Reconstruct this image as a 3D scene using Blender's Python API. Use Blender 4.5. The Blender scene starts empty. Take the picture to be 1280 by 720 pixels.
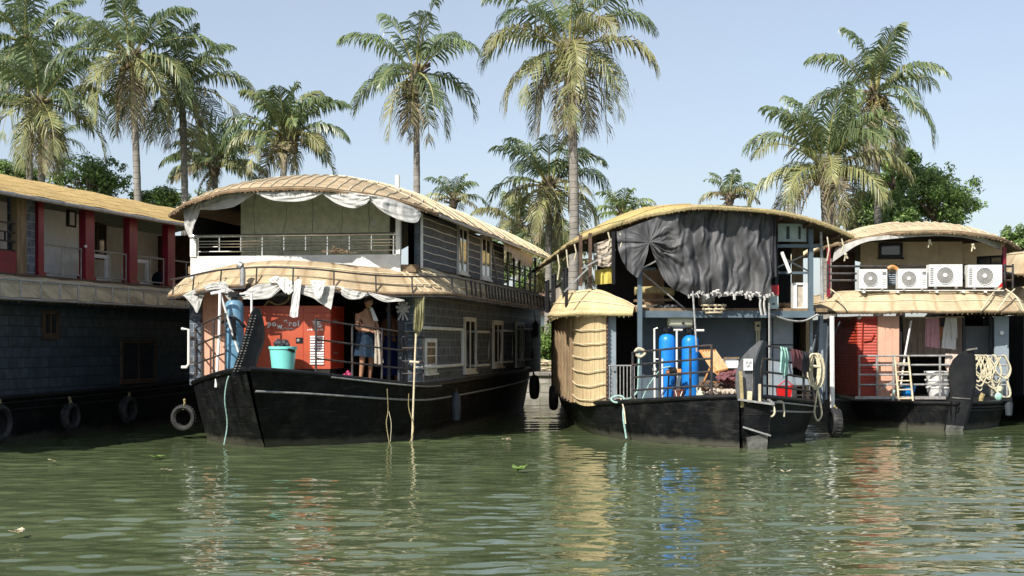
import bpy, bmesh, math, random
import numpy as np
from mathutils import Vector, Matrix, noise as mnoise

# ------------------------------------------------------------------ camera, sky, sun, exposure
FPX, HZ, EYE = 1849.0, 430.0, 1.95       # focal length in photo pixels, horizon row, eye height (m)
sc = bpy.context.scene
COL = sc.collection
cam_d = bpy.data.cameras.new('camera')
cam = bpy.data.objects.new('camera', cam_d); COL.objects.link(cam)
cam.location = (0, 0, EYE); cam.rotation_euler = (math.radians(90), 0, 0)
cam_d.sensor_width = 36; cam_d.lens = FPX/1280*36
cam_d.shift_y = (HZ-360)/1280
cam_d.clip_start = .1; cam_d.clip_end = 9000
sc.camera = cam

SUN = Vector((-0.40, -0.62, 0.675)).normalized()      # direction towards the sun
world = bpy.data.worlds.new('World'); sc.world = world
world.use_nodes = True
wn = world.node_tree
bg = wn.nodes['Background']
sky = wn.nodes.new('ShaderNodeTexSky'); sky.sky_type = 'NISHITA'; sky.sun_disc = False
sky.sun_elevation = math.asin(SUN.z); sky.sun_rotation = math.atan2(SUN.x, SUN.y)
sky.air_density = 1.0; sky.dust_density = 1.2; sky.ozone_density = 2.0
hs = wn.nodes.new('ShaderNodeHueSaturation'); hs.inputs['Saturation'].default_value = .80
hs.inputs['Value'].default_value = 1.0
# faint high cloud, tied to the direction in the sky
tc = wn.nodes.new('ShaderNodeTexCoord'); mp = wn.nodes.new('ShaderNodeMapping')
mp.inputs['Scale'].default_value = (1.0, 1.0, 2.2)
cn = wn.nodes.new('ShaderNodeTexNoise'); cn.inputs['Scale'].default_value = 1.5; cn.inputs['Detail'].default_value = 2.5
cr = wn.nodes.new('ShaderNodeValToRGB')
cr.color_ramp.elements[0].position = .40; cr.color_ramp.elements[0].color = (.16, .16, .16, 1)
cr.color_ramp.elements[1].position = .78; cr.color_ramp.elements[1].color = (.42, .42, .42, 1)
mx = wn.nodes.new('ShaderNodeMix'); mx.data_type = 'RGBA'
mx.inputs[7].default_value = (3.5, 3.9, 4.4, 1)
wn.links.new(tc.outputs['Generated'], mp.inputs['Vector']); wn.links.new(mp.outputs['Vector'], cn.inputs['Vector'])
wn.links.new(cn.outputs['Fac'], cr.inputs['Fac']); wn.links.new(cr.outputs['Color'], mx.inputs['Factor'])
tn = wn.nodes.new('ShaderNodeMix'); tn.data_type = 'RGBA'; tn.blend_type = 'MULTIPLY'; tn.inputs['Factor'].default_value = 1; tn.inputs[7].default_value = (.965, .955, 1.0, 1)
wn.links.new(sky.outputs['Color'], tn.inputs[6]); wn.links.new(tn.outputs[2], hs.inputs['Color']); wn.links.new(hs.outputs['Color'], mx.inputs[6])
wn.links.new(mx.outputs[2], bg.inputs['Color'])
bg.inputs['Strength'].default_value = 0.087
sun_d = bpy.data.lights.new('sun', 'SUN'); sun_d.energy = 3.75; sun_d.angle = math.radians(.5)
sun_d.color = (1, .955, .87)
sun = bpy.data.objects.new('sun', sun_d); COL.objects.link(sun)
sun.rotation_euler = SUN.to_track_quat('Z', 'Y').to_euler()
sun.location = (-30, -40, 40)
sc.view_settings.view_transform = 'Standard'; sc.view_settings.look = 'None'
sc.view_settings.exposure = 0.90; sc.view_settings.gamma = 1.0; sc.view_settings.use_curve_mapping = False
sc.cycles.max_bounces = 8; sc.cycles.transparent_max_bounces = 8
sc.cycles.sample_clamp_indirect = 6
rnd = random.Random(7)

# ------------------------------------------------------------------ materials
def lin(r, g, b):
    f = lambda c: (c/255/12.92) if c <= 10 else ((c/255+.055)/1.055)**2.4
    return (f(r), f(g), f(b))
MATS = {}
def mat(name, col, rough=.6, metal=0., var=.25, vscale=4., dirt=None, damt=.35, dscale=1.6, bump=.15, bscale=30.,
        pattern=None, ps=(1, 1), pc=None, pw=.03, stretch=(1, 1, 1), trans=0., alpha=None, spec=.4, emis=None, pbump=.4, offset=.5, tide=False):
    """procedural painted / woven / weathered surface; pattern drawn in UV space (metres)"""
    if name in MATS: return MATS[name]
    m = bpy.data.materials.new(name); m.use_nodes = True
    nt = m.node_tree; N = nt.nodes; L = nt.links
    b = N['Principled BSDF']; out = N['Material Output']
    b.inputs['Roughness'].default_value = rough; b.inputs['Metallic'].default_value = metal
    b.inputs['Specular IOR Level'].default_value = spec
    t = N.new('ShaderNodeTexCoord'); mp = N.new('ShaderNodeMapping'); mp.inputs['Scale'].default_value = stretch
    L.new(t.outputs['Object'], mp.inputs['Vector'])
    n1 = N.new('ShaderNodeTexNoise'); n1.inputs['Scale'].default_value = vscale; n1.inputs['Detail'].default_value = 6
    n1.inputs['Roughness'].default_value = .62
    L.new(mp.outputs['Vector'], n1.inputs['Vector'])
    def mixc(fac, a, c):
        x = N.new('ShaderNodeMix'); x.data_type = 'RGBA'
        if isinstance(fac, float): x.inputs['Factor'].default_value = fac
        else: L.new(fac, x.inputs['Factor'])
        for i, v in ((6, a), (7, c)):
            if isinstance(v, tuple): x.inputs[i].default_value = (*v[:3], 1)
            else: L.new(v, x.inputs[i])
        return x.outputs[2]
    def mr(src, a0, a1, b0, b1):
        r = N.new('ShaderNodeMapRange')
        for k, v in zip(('From Min', 'From Max', 'To Min', 'To Max'), (a0, a1, b0, b1)): r.inputs[k].default_value = v
        L.new(src, r.inputs['Value']); return r.outputs['Result']
    dark = tuple(c*(1-var*1.3) for c in col); light = tuple(min(1, c*(1+var)) for c in col)
    c = mixc(mr(n1.outputs['Fac'], .3, .7, 0, 1), dark, light)
    height = None
    if pattern == 'brick':
        br = N.new('ShaderNodeTexBrick'); L.new(t.outputs['UV'], br.inputs['Vector'])
        br.inputs['Scale'].default_value = 1; br.inputs['Brick Width'].default_value = ps[0]; br.inputs['Row Height'].default_value = ps[1]
        br.inputs['Mortar Size'].default_value = pw; br.inputs['Mortar Smooth'].default_value = .3
        br.offset = offset
        br.inputs['Color1'].default_value = (1, 1, 1, 1); br.inputs['Color2'].default_value = (.55, .55, .55, 1)
        br.inputs['Mortar'].default_value = (1, 1, 1, 1)
        mu = N.new('ShaderNodeMix'); mu.data_type = 'RGBA'; mu.blend_type = 'MULTIPLY'; mu.inputs['Factor'].default_value = .75
        L.new(c, mu.inputs[6]); L.new(br.outputs['Color'], mu.inputs[7]); c = mu.outputs[2]
        c = mixc(br.outputs['Fac'], c, pc); height = br.outputs['Fac']
    elif pattern in ('lines_v', 'lines_u', 'weave'):
        outs = []
        for k in ((1,) if pattern == 'lines_v' else (0,) if pattern == 'lines_u' else (0, 1)):
            sx = N.new('ShaderNodeSeparateXYZ'); L.new(t.outputs['UV'], sx.inputs[0])
            nz = N.new('ShaderNodeTexNoise'); nz.inputs['Scale'].default_value = 1.3; L.new(mp.outputs['Vector'], nz.inputs['Vector'])
            ad = N.new('ShaderNodeMath'); ad.operation = 'MULTIPLY_ADD'; L.new(nz.outputs['Fac'], ad.inputs[0]); ad.inputs[1].default_value = ps[k]*.6
            L.new(sx.outputs[k], ad.inputs[2])
            dv = N.new('ShaderNodeMath'); dv.operation = 'DIVIDE'; L.new(ad.outputs[0], dv.inputs[0]); dv.inputs[1].default_value = ps[k]
            fr = N.new('ShaderNodeMath'); fr.operation = 'FRACT'; L.new(dv.outputs[0], fr.inputs[0])
            pp = N.new('ShaderNodeMath'); pp.operation = 'PINGPONG'; L.new(fr.outputs[0], pp.inputs[0]); pp.inputs[1].default_value = .5
            outs.append(mr(pp.outputs[0], 0, pw, 1, 0))
        f = outs[0]
        if len(outs) == 2:
            mxm = N.new('ShaderNodeMath'); mxm.operation = 'MAXIMUM'; L.new(outs[0], mxm.inputs[0]); L.new(outs[1], mxm.inputs[1]); f = mxm.outputs[0]
        c = mixc(f, c, pc); height = f
    if dirt is not None:
        n2 = N.new('ShaderNodeTexNoise'); n2.inputs['Scale'].default_value = dscale; n2.inputs['Detail'].default_value = 8
        n2.inputs['Roughness'].default_value = .7; L.new(mp.outputs['Vector'], n2.inputs['Vector'])
        c = mixc(mr(n2.outputs['Fac'], .5, .68, 0, damt), c, dirt)
    if tide:                                  # slimy tide line and scum just above the waterline
        sz = N.new('ShaderNodeSeparateXYZ'); L.new(t.outputs['Object'], sz.inputs[0])
        n4 = N.new('ShaderNodeTexNoise'); n4.inputs['Scale'].default_value = 3.5; n4.inputs['Detail'].default_value = 5; L.new(t.outputs['Object'], n4.inputs['Vector'])
        a4 = N.new('ShaderNodeMath'); a4.operation = 'MULTIPLY_ADD'; L.new(n4.outputs['Fac'], a4.inputs[0]); a4.inputs[1].default_value = -.22; L.new(sz.outputs[2], a4.inputs[2])
        c = mixc(mr(a4.outputs[0], .06, -.04, 0, .8), c, (.085, .082, .062))
        # scraped rub marks along the planks
        mp5 = N.new('ShaderNodeMapping'); mp5.inputs['Scale'].default_value = (1.2, 1.2, 9); L.new(t.outputs['Object'], mp5.inputs['Vector'])
        n5 = N.new('ShaderNodeTexNoise'); n5.inputs['Scale'].default_value = 1.6; n5.inputs['Detail'].default_value = 9; n5.inputs['Roughness'].default_value = .75; L.new(mp5.outputs['Vector'], n5.inputs['Vector'])
        c = mixc(mr(n5.outputs['Fac'], .56, .68, 0, .6), c, (.05, .048, .044))
    L.new(c, b.inputs['Base Color'])
    n3 = N.new('ShaderNodeTexNoise'); n3.inputs['Scale'].default_value = bscale; n3.inputs['Detail'].default_value = 4
    L.new(mp.outputs['Vector'], n3.inputs['Vector'])
    bp = N.new('ShaderNodeBump'); bp.inputs['Strength'].default_value = bump; bp.inputs['Distance'].default_value = .02
    L.new(n3.outputs['Fac'], bp.inputs['Height'])
    nrm = bp.outputs['Normal']
    if height is not None:
        b2 = N.new('ShaderNodeBump'); b2.invert = True; b2.inputs['Strength'].default_value = pbump; b2.inputs['Distance'].default_value = .015
        L.new(height, b2.inputs['Height']); L.new(nrm, b2.inputs['Normal']); nrm = b2.outputs['Normal']
    L.new(nrm, b.inputs['Normal'])
    if trans:
        tb = N.new('ShaderNodeBsdfTranslucent'); L.new(c, tb.inputs['Color'])
        ms = N.new('ShaderNodeMixShader'); ms.inputs[0].default_value = trans
        L.new(b.outputs[0], ms.inputs[1]); L.new(tb.outputs[0], ms.inputs[2]); L.new(ms.outputs[0], out.inputs[0])
    MATS[name] = m
    return m

M = {}
M['thatch_tan'] = mat('thatch_tan', (.48, .375, .235), .8, var=.22, vscale=2.5, stretch=(1, 1, 1), dirt=(.16, .12, .075), damt=.45, dscale=1.3,
    pattern='weave', ps=(.42, .045), pc=(.30, .21, .115), pw=.16, bump=.4, bscale=45)
M['thatch_pale'] = mat('thatch_pale', (.52, .42, .27), .8, var=.2, vscale=2.5, dirt=(.22, .17, .1), damt=.35, dscale=1.1,
    pattern='weave', ps=(.5, .05), pc=(.36, .26, .15), pw=.14, bump=.4, bscale=45)
M['thatch_gold'] = mat('thatch_gold', (.56, .395, .15), .75, var=.16, vscale=2, dirt=(.25, .16, .06), damt=.3, dscale=.9,
    pattern='weave', ps=(.21, .30), pc=(.24, .13, .035), pw=.10, bump=.2, bscale=45)
M['thatch_yellow'] = mat('thatch_yellow', (.60, .44, .165), .8, var=.2, vscale=3, dirt=(.34, .22, .08), damt=.4, dscale=1.2,
    pattern='weave', ps=(.6, .04), pc=(.42, .28, .10), pw=.15, bump=.4, bscale=45)
M['thatch_moss'] = mat('thatch_moss', (.40, .33, .19), .9, var=.35, vscale=2.2, dirt=(.13, .14, .06), damt=.75, dscale=1.4,
    pattern='weave', ps=(.09, .5), pc=(.14, .11, .06), pw=.16, bump=.6, bscale=40)
M['thatch_grey'] = mat('thatch_grey', (.58, .49, .31), .9, var=.3, vscale=2.2, dirt=(.17, .14, .08), damt=.6, dscale=1.2,
    pattern='weave', ps=(.10, .6), pc=(.36, .29, .17), pw=.14, bump=.4, bscale=40)
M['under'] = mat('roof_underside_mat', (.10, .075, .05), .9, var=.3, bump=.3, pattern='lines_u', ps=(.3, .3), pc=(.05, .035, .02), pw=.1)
M['straw'] = mat('thatch_straw', (.62, .49, .27), .8, var=.2, vscale=3, dirt=(.36, .26, .13), damt=.4, dscale=1.2,
    pattern='weave', ps=(.05, .30), pc=(.46, .35, .18), pw=.14, bump=.4, bscale=45)
M['mat_wall'] = mat('woven_wall_mat', (.52, .40, .22), .8, var=.18, vscale=5, stretch=(6, 6, .7), dirt=(.30, .2, .1), damt=.4, dscale=2,
    pattern='lines_u', ps=(.12, .2), pc=(.34, .24, .12), pw=.07, bump=.3)
M['bamboo'] = mat('bamboo_pale', (.62, .53, .36), .6, var=.25, vscale=9, dirt=(.3, .24, .14), damt=.4, bump=.1)
M['wood_old'] = mat('wood_old', (.22, .15, .085), .75, var=.35, vscale=6, stretch=(1, 1, .25), dirt=(.07, .05, .035), damt=.5, bump=.3)
M['wood_teak'] = mat('wood_teak', (.50, .235, .075), .5, var=.25, vscale=8, bump=.1)
M['wood_dark'] = mat('wood_dark', (.09, .055, .035), .7, var=.35, vscale=6, bump=.3)
M['hull'] = mat('hull_black', (.007, .0075, .009), .55, var=.5, vscale=3, dirt=(.035, .034, .03), damt=.5, dscale=2.6, bump=.45, bscale=9,
    pattern='lines_v', ps=(1, .24), pc=(.003, .003, .003), pw=.05, pbump=.5, spec=.15, tide=True)
M['hull_worn'] = mat('hull_worn', (.10, .098, .09), .7, var=.5, vscale=4, dirt=(.33, .31, .27), damt=.6, dscale=3, bump=.5, bscale=12)
M['black'] = mat('black_paint', (.009, .0095, .011), .45, var=.3, dirt=(.04, .038, .034), damt=.4, bump=.15, spec=.3)
M['iron'] = mat('iron_rail', (.045, .045, .048), .5, metal=.2, var=.5, vscale=14, dirt=(.17, .09, .05), damt=.6, dscale=5, bump=.1)
M['rail_grey'] = mat('rail_grey', (.34, .34, .33), .45, metal=.3, var=.3, vscale=12, dirt=(.16, .1, .06), damt=.5, dscale=5)
M['steel'] = mat('steel_rail', (.62, .62, .6), .25, metal=.9, var=.12, vscale=8, bump=.02)
M['white'] = mat('white_paint', (.72, .71, .66), .5, var=.1, dirt=(.36, .32, .26), damt=.45, dscale=2.5, bump=.05)
M['white_clean'] = mat('white_enamel', (.76, .76, .73), .4, var=.06, dirt=(.5, .46, .4), damt=.3, dscale=3, bump=.03)
M['cloth_grey'] = mat('cloth_grey', (.52, .51, .48), .9, var=.15, vscale=5, dirt=(.30, .28, .24), damt=.5, dscale=2, bump=.15, trans=.12)
M['cloth_white'] = mat('cloth_white', (.76, .75, .72), .9, var=.08, vscale=5, bump=.1, trans=.15)
M['tarp_black'] = mat('tarp_black', (.058, .058, .062), .62, var=.35, vscale=2.5, dirt=(.12, .118, .11), damt=.45, dscale=1.5, bump=.3, bscale=7, spec=.6)
M['tarp_dark'] = mat('tarp_dark', (.035, .036, .042), .5, var=.3, vscale=4, bump=.15, spec=.5)
M['tile_slate'] = mat('tile_slate', (.085, .115, .155), .65, var=.5, vscale=5, dirt=(.20, .20, .20), damt=.35, dscale=5,
    pattern='brick', ps=(.34, .17), pc=(.23, .24, .25), pw=.009, bump=.5, bscale=22)
M['tile_upper'] = mat('tile_upper', (.072, .092, .12), .7, var=.5, vscale=8, dirt=(.20, .20, .19), damt=.35, dscale=6,
    pattern='brick', ps=(.6, .16), pc=(.05, .055, .06), pw=.008, bump=.6, bscale=22)
M['tile_blue'] = mat('tile_scale_blue', (.055, .082, .11), .55, var=.35, vscale=4, dirt=(.05, .06, .065), damt=.4, dscale=3,
    pattern='brick', ps=(.30, .21), pc=(.012, .018, .024), pw=.012, bump=.3)
M['maroon'] = mat('maroon_paint', (.20, .012, .028), .4, var=.2, dirt=(.05, .01, .012), damt=.35, bump=.06)
M['plaster'] = mat('plaster_white', (.74, .81, .85), .7, var=.08, dirt=(.4, .4, .38), damt=.3, dscale=1.2, bump=.05)
M['wall_green'] = mat('wall_mossgreen', (.74, .76, .55), .8, var=.18, vscale=7, dirt=(.54, .58, .38), damt=.7, dscale=5, bump=.08,
    pattern='lines_u', ps=(.62, 1), pc=(.22, .24, .16), pw=.02)
M['wall_beige'] = mat('wall_beige', (.60, .49, .30), .75, var=.12, dirt=(.42, .32, .18), damt=.35, dscale=1.4, bump=.08,
    pattern='lines_u', ps=(.85, 1), pc=(.4, .31, .18), pw=.012)
M['wall_slate'] = mat('wall_slateblue', (.095, .135, .165), .6, var=.2, vscale=4, dirt=(.05, .07, .085), damt=.5, dscale=2, bump=.08)
M['wall_palblue'] = mat('wall_greyblue', (.25, .30, .34), .6, var=.15, dirt=(.14, .16, .18), damt=.4, dscale=2, bump=.06)
M['slate_dark'] = mat('slate_dark', (.04, .05, .062), .6, var=.3, bump=.2)
M['panel_pink'] = mat('panel_salmon', (.64, .36, .25), .7, var=.1, dirt=(.42, .25, .18), damt=.3, dscale=2, bump=.05,
    pattern='lines_u', ps=(.16, 1), pc=(.5, .27, .19), pw=.05)
M['red_shutter'] = mat('red_shutter', (.40, .042, .018), .5, var=.2, dirt=(.2, .03, .015), damt=.35, bump=.05)
M['gen_orange'] = mat('generator_orange', (.43, .080, .036), .42, var=.1, vscale=3, dirt=(.3, .05, .025), damt=.35, dscale=2, bump=.04)
M['gen_side'] = mat('generator_side_shade', (.40, .035, .016), .42, var=.12, dirt=(.2, .03, .02), damt=.35, bump=.04)  # cabinet orange darkened for its side turned from the sun, reused on the seams
M['blue_tank'] = mat('tank_blue', (.012, .20, .66), .35, var=.15, vscale=4, dirt=(.02, .10, .3), damt=.4, dscale=3, bump=.05)
M['teal_tank'] = mat('tank_steelblue', (.11, .25, .37), .4, var=.25, vscale=5, dirt=(.28, .34, .36), damt=.5, dscale=4, bump=.06)
M['aqua'] = mat('plastic_aqua', (.20, .66, .60), .35, var=.06, damt=.3, bump=.03)
M['blue_plastic'] = mat('plastic_blue', (.02, .25, .62), .35, var=.08, bump=.03)
M['red_plastic'] = mat('plastic_red', (.50, .012, .014), .35, var=.12, bump=.03)
M['cream_plastic'] = mat('plastic_cream', (.55, .54, .40), .5, var=.12, dirt=(.32, .3, .2), damt=.5, dscale=4, bump=.06)
M['brown_plastic'] = mat('plastic_brown', (.14, .045, .03), .45, var=.2, bump=.04)
M['rubber'] = mat('rubber', (.022, .022, .023), .75, var=.4, dirt=(.11, .10, .085), damt=.5, dscale=5, bump=.4, bscale=20)
M['rope'] = mat('rope_pale', (.60, .54, .38), .85, var=.25, vscale=20, dirt=(.32, .28, .17), damt=.4, dscale=6, bump=.5, bscale=70)
M['rope_teal'] = mat('rope_teal', (.30, .46, .42), .8, var=.25, vscale=20, bump=.5, bscale=70)
M['rope_coir'] = mat('rope_coir', (.36, .29, .14), .9, var=.3, vscale=20, dirt=(.2, .18, .08), damt=.5, bump=.5, bscale=70)
M['glass'] = mat('window_glass', (.03, .035, .04), .06, var=.1, bump=.0, spec=.8)
M['void_shade'] = mat('interior_shade_black', (.012, .011, .011), .9, var=.2, bump=.1)  # near-black colour stands in for the shade inside cabins and doorways
M['skin'] = mat('skin_brown', (.36, .19, .115), .5, var=.15, vscale=10, bump=.08)
M['hair'] = mat('hair_black', (.012, .01, .01), .6, var=.3, bump=.4)
M['lungi_blue'] = mat('cloth_blue', (.006, .020, .042), .85, var=.35, vscale=14, dirt=(.03, .06, .09), damt=.35, dscale=12, bump=.2)
M['cloth_pink'] = mat('cloth_pink', (.60, .33, .37), .9, var=.12, bump=.2, trans=.1)
M['cloth_maroon'] = mat('cloth_maroon', (.16, .06, .065), .9, var=.3, bump=.2)
M['cloth_mint'] = mat('cloth_mint', (.34, .58, .50), .9, var=.3, vscale=12, bump=.2)
M['cloth_char'] = mat('cloth_charcoal', (.05, .045, .05), .9, var=.3, bump=.2)
M['cloth_olive'] = mat('cloth_olive', (.30, .28, .15), .9, var=.3, vscale=10, bump=.2)
M['cloth_tan'] = mat('cloth_tan', (.42, .36, .29), .9, var=.25, vscale=10, bump=.2)
M['cloth_beige'] = mat('cloth_beige', (.62, .50, .42), .9, var=.15, bump=.2)
M['stone'] = mat('stone_wall', (.34, .31, .27), .9, var=.3, vscale=2, dirt=(.14, .15, .09), damt=.6, dscale=.9, bump=.8, bscale=6,
    pattern='brick', ps=(.7, .32), pc=(.16, .15, .12), pw=.03)
M['ground'] = mat('ground_grass', (.055, .075, .025), .95, var=.5, vscale=.6, dirt=(.14, .10, .06), damt=.6, dscale=.25, bump=.8, bscale=3)
M['trunk'] = mat('palm_trunk', (.25, .23, .20), .9, var=.3, vscale=3, dirt=(.16, .145, .12), damt=.6, dscale=2, bump=.5, bscale=8,
    pattern='lines_v', ps=(1, .22), pc=(.17, .15, .12), pw=.1, pbump=.8)
M['bark'] = mat('tree_bark', (.16, .12, .085), .9, var=.35, bump=.8, bscale=10)
M['frond_green'] = mat('frond_green', (.145, .195, .078), .38, var=.35, vscale=1.2, bump=.0, trans=.22, spec=.5)
M['frond_deep'] = mat('frond_deep', (.098, .142, .062), .36, var=.35, vscale=1.2, bump=.0, trans=.2, spec=.5)
M['frond_olive'] = mat('frond_olive', (.27, .275, .115), .42, var=.3, vscale=1.2, bump=.0, trans=.22, spec=.45)
M['frond_dry'] = mat('frond_dry', (.25, .205, .125), .7, var=.35, vscale=1.5, bump=.0, trans=.15)
M['frond_bright'] = mat('frond_bright', (.17, .24, .05), .4, var=.3, vscale=1.2, bump=.0, trans=.3)
M['rachis'] = mat('frond_rachis', (.30, .28, .10), .5, var=.2, bump=.0)
M['leaf_dark'] = mat('leaf_dark', (.10, .16, .05), .42, var=.45, vscale=.9, bump=.0, trans=.22, spec=.5)
M['leaf_mid'] = mat('leaf_mid', (.17, .25, .075), .42, var=.4, vscale=.9, bump=.0, trans=.25, spec=.5)
M['leaf_light'] = mat('leaf_light', (.24, .37, .09), .45, var=.35, vscale=.9, bump=.0, trans=.3)
M['coconut'] = mat('coconut_husk', (.20, .15, .05), .6, var=.3, bump=.1)
M['paper'] = mat('paper_white', (.78, .78, .76), .6, var=.04, bump=.0)
M['grille'] = mat('fan_grille', (.20, .20, .20), .5, var=.15, bump=.05)
M['blade_grey'] = mat('prow_grey', (.115, .118, .122), .65, var=.25, vscale=5, dirt=(.05, .05, .05), damt=.5, dscale=3, bump=.4, bscale=26)
M['red_box'] = mat('box_red', (.45, .03, .035), .5, var=.15, bump=.05)
M['shutter_pale'] = mat('shutter_pale', (.42, .52, .50), .6, var=.15, dirt=(.25, .3, .3), damt=.4, bump=.05)
M['ink'] = mat('ink_dark', (.05, .05, .06), .7, var=.1, bump=.0)
M['pink_plastic'] = mat('plastic_magenta', (.26, .015, .07), .45, var=.15, bump=.05)
M['brass_grey'] = mat('pot_metal', (.30, .29, .28), .35, metal=.8, var=.2, bump=.05)
M['rust_roof'] = mat('roof_rust', (.30, .17, .12), .8, var=.3, bump=.3)
M['lemon'] = mat('cloth_lemon', (.58, .46, .10), .8, var=.2, bump=.1)

# ------------------------------------------------------------------ mesh builder
def cat(pts, n):
    """catmull-rom resample of a polyline into n points"""
    P = [np.array(p, float) for p in pts]
    if len(P) == 2: return [tuple(P[0]+(P[1]-P[0])*i/(n-1)) for i in range(n)]
    P = [2*P[0]-P[1]]+P+[2*P[-1]-P[-2]]
    segs = len(P)-3; out = []
    for i in range(n):
        s = i/(n-1)*segs; k = min(int(s), segs-1); t = s-k
        a, b, c, d = P[k:k+4]
        out.append(tuple(.5*((2*b)+(-a+c)*t+(2*a-5*b+4*c-d)*t*t+(-a+3*b-3*c+d)*t**3)))
    return out

class MB:
    def __init__(s): s.v = []; s.f = []; s.uv = []; s.sm = []; s.mi = []; s.cur = 0
    def add(s, vs, fs, uvs=None, smooth=False):
        o = len(s.v); s.v += [tuple(map(float, v)) for v in vs]
        for k, f in enumerate(fs):
            s.f.append(tuple(i+o for i in f)); s.sm.append(smooth); s.mi.append(s.cur)
            s.uv.append([uvs[i] for i in f] if uvs is not None and not isinstance(uvs[0], list) else (uvs[k] if uvs is not None else [(0, 0)]*len(f)))
        return s
    def hexa(s, c):
        """8 corners: bottom 4 (ccw from above) then top 4"""
        fs = [(0, 3, 2, 1), (4, 5, 6, 7), (0, 1, 5, 4), (1, 2, 6, 5), (2, 3, 7, 6), (3, 0, 4, 7)]
        c = [Vector(p) for p in c]; uv = []
        for f in fs:
            n = (c[f[1]]-c[f[0]]).cross(c[f[2]]-c[f[0]])
            ax = max(range(3), key=lambda i: abs(n[i]))
            q = {0: (1, 2), 1: (0, 2), 2: (0, 1)}[ax]
            uv.append([(c[i][q[0]], c[i][q[1]]) for i in f])
        return s.add(c, fs, uv)
    def box(s, x0, x1, y0, y1, z0, z1):
        x0, x1 = sorted((x0, x1)); y0, y1 = sorted((y0, y1)); z0, z1 = sorted((z0, z1))
        return s.hexa([(x0, y0, z0), (x1, y0, z0), (x1, y1, z0), (x0, y1, z0), (x0, y0, z1), (x1, y0, z1), (x1, y1, z1), (x0, y1, z1)])
    def bar(s, a, b, w, h=None, up=(0, 0, 1)):
        h = h or w; a = Vector(a); b = Vector(b); d = (b-a).normalized(); u = Vector(up)
        if abs(d.dot(u)) > .95: u = Vector((0, 1, 0))
        r = d.cross(u).normalized()*w/2; u = r.cross(d).normalized()*h/2
        return s.hexa([a-r-u, a+r-u, b+r-u, b-r-u, a-r+u, a+r+u, b+r+u, b-r+u])
    def tube(s, pts, r, n=8, cap=True, closed=False, radii=None):
        P = [Vector(p) for p in pts]; m = len(P); vs = []; uv = []; L = 0
        t0 = (P[1]-P[0]).normalized(); ref = Vector((0, 0, 1)) if abs(t0.z) < .9 else Vector((1, 0, 0))
        nrm = t0.cross(ref).normalized()
        for i in range(m):
            if closed: t = (P[(i+1) % m]-P[i-1])
            else: t = P[min(i+1, m-1)]-P[max(i-1, 0)]
            if t.length < 1e-9: t = t0.copy()
            t.normalize(); nrm = (nrm-t*nrm.dot(t))
            if nrm.length < 1e-6: nrm = t.orthogonal()
            nrm.normalize(); bn = t.cross(nrm); rr = radii[i] if radii else r
            if i: L += (P[i]-P[i-1]).length
            for k in range(n):
                a = 2*math.pi*k/n
                vs.append(P[i]+(nrm*math.cos(a)+bn*math.sin(a))*rr); uv.append((k/n*2*math.pi*rr, L))
        fs = []
        for i in range(m if closed else m-1):
            j = (i+1) % m
            for k in range(n): fs.append((i*n+k, i*n+(k+1) % n, j*n+(k+1) % n, j*n+k))
        s.add(vs, fs, uv, True)
        if cap and not closed:
            o = len(s.v)-m*n
            s.f.append(tuple(o+k for k in reversed(range(n)))); s.uv.append([(0, 0)]*n); s.sm.append(False); s.mi.append(s.cur)
            s.f.append(tuple(o+(m-1)*n+k for k in range(n))); s.uv.append([(0, 0)]*n); s.sm.append(False); s.mi.append(s.cur)
        return s
    def cyl(s, a, b, r, n=14): return s.tube([a, b], r, n)
    def lathe(s, c, prof, n=24, axis='z'):
        vs = []; uv = []; fs = []
        for (r, z) in prof:
            for k in range(n):
                a = 2*math.pi*k/n
                p = (r*math.cos(a), r*math.sin(a), z)
                if axis == 'y': p = (p[0], p[2], p[1])
                if axis == 'x': p = (p[2], p[0], p[1])
                vs.append((c[0]+p[0], c[1]+p[1], c[2]+p[2])); uv.append((a*max(r, .01), z))
        for i in range(len(prof)-1):
            for k in range(n): fs.append((i*n+k, i*n+(k+1) % n, (i+1)*n+(k+1) % n, (i+1)*n+k))
        return s.add(vs, fs, uv, True)
    def grid(s, fn, nu, nv, uvfn=None, thick=0, smooth=True):
        """fn(u,v) -> point; optional solid thickness along the normal"""
        A = [[Vector(fn(i/nu, j/nv)) for i in range(nu+1)] for j in range(nv+1)]
        U = [[(uvfn(i/nu, j/nv) if uvfn else (i/nu, j/nv)) for i in range(nu+1)] for j in range(nv+1)]
        def sheet(B, flip):
            vs = [p for row in B for p in row]; uv = [p for row in U for p in row]
            fs = []
            for j in range(nv):
                for i in range(nu):
                    q = (j*(nu+1)+i, j*(nu+1)+i+1, (j+1)*(nu+1)+i+1, (j+1)*(nu+1)+i)
                    fs.append(q[::-1] if flip else q)
            s.add(vs, fs, uv, smooth)
        sheet(A, False)
        if thick:
            B = []
            for j in range(nv+1):
                row = []
                for i in range(nu+1):
                    du = A[j][min(i+1, nu)]-A[j][max(i-1, 0)]; dv = A[min(j+1, nv)][i]-A[max(j-1, 0)][i]
                    n = du.cross(dv)
                    n = n.normalized() if n.length > 1e-9 else Vector((0, 0, 1))
                    row.append(A[j][i]-n*thick)
                B.append(row)
            sheet(B, True)
            rim = [(0, i) for i in range(nu+1)]+[(j, nu) for j in range(1, nv+1)]+[(nv, i) for i in range(nu-1, -1, -1)]+[(j, 0) for j in range(nv-1, 0, -1)]
            vs = []; uv = []
            for (j, i) in rim: vs += [A[j][i], B[j][i]]; uv += [U[j][i], U[j][i]]
            K = len(rim); fs = [(2*k, 2*((k+1) % K)+0, 2*((k+1) % K)+1, 2*k+1)[::-1] for k in range(K)]
            s.add(vs, fs, uv, False)
        return s
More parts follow.
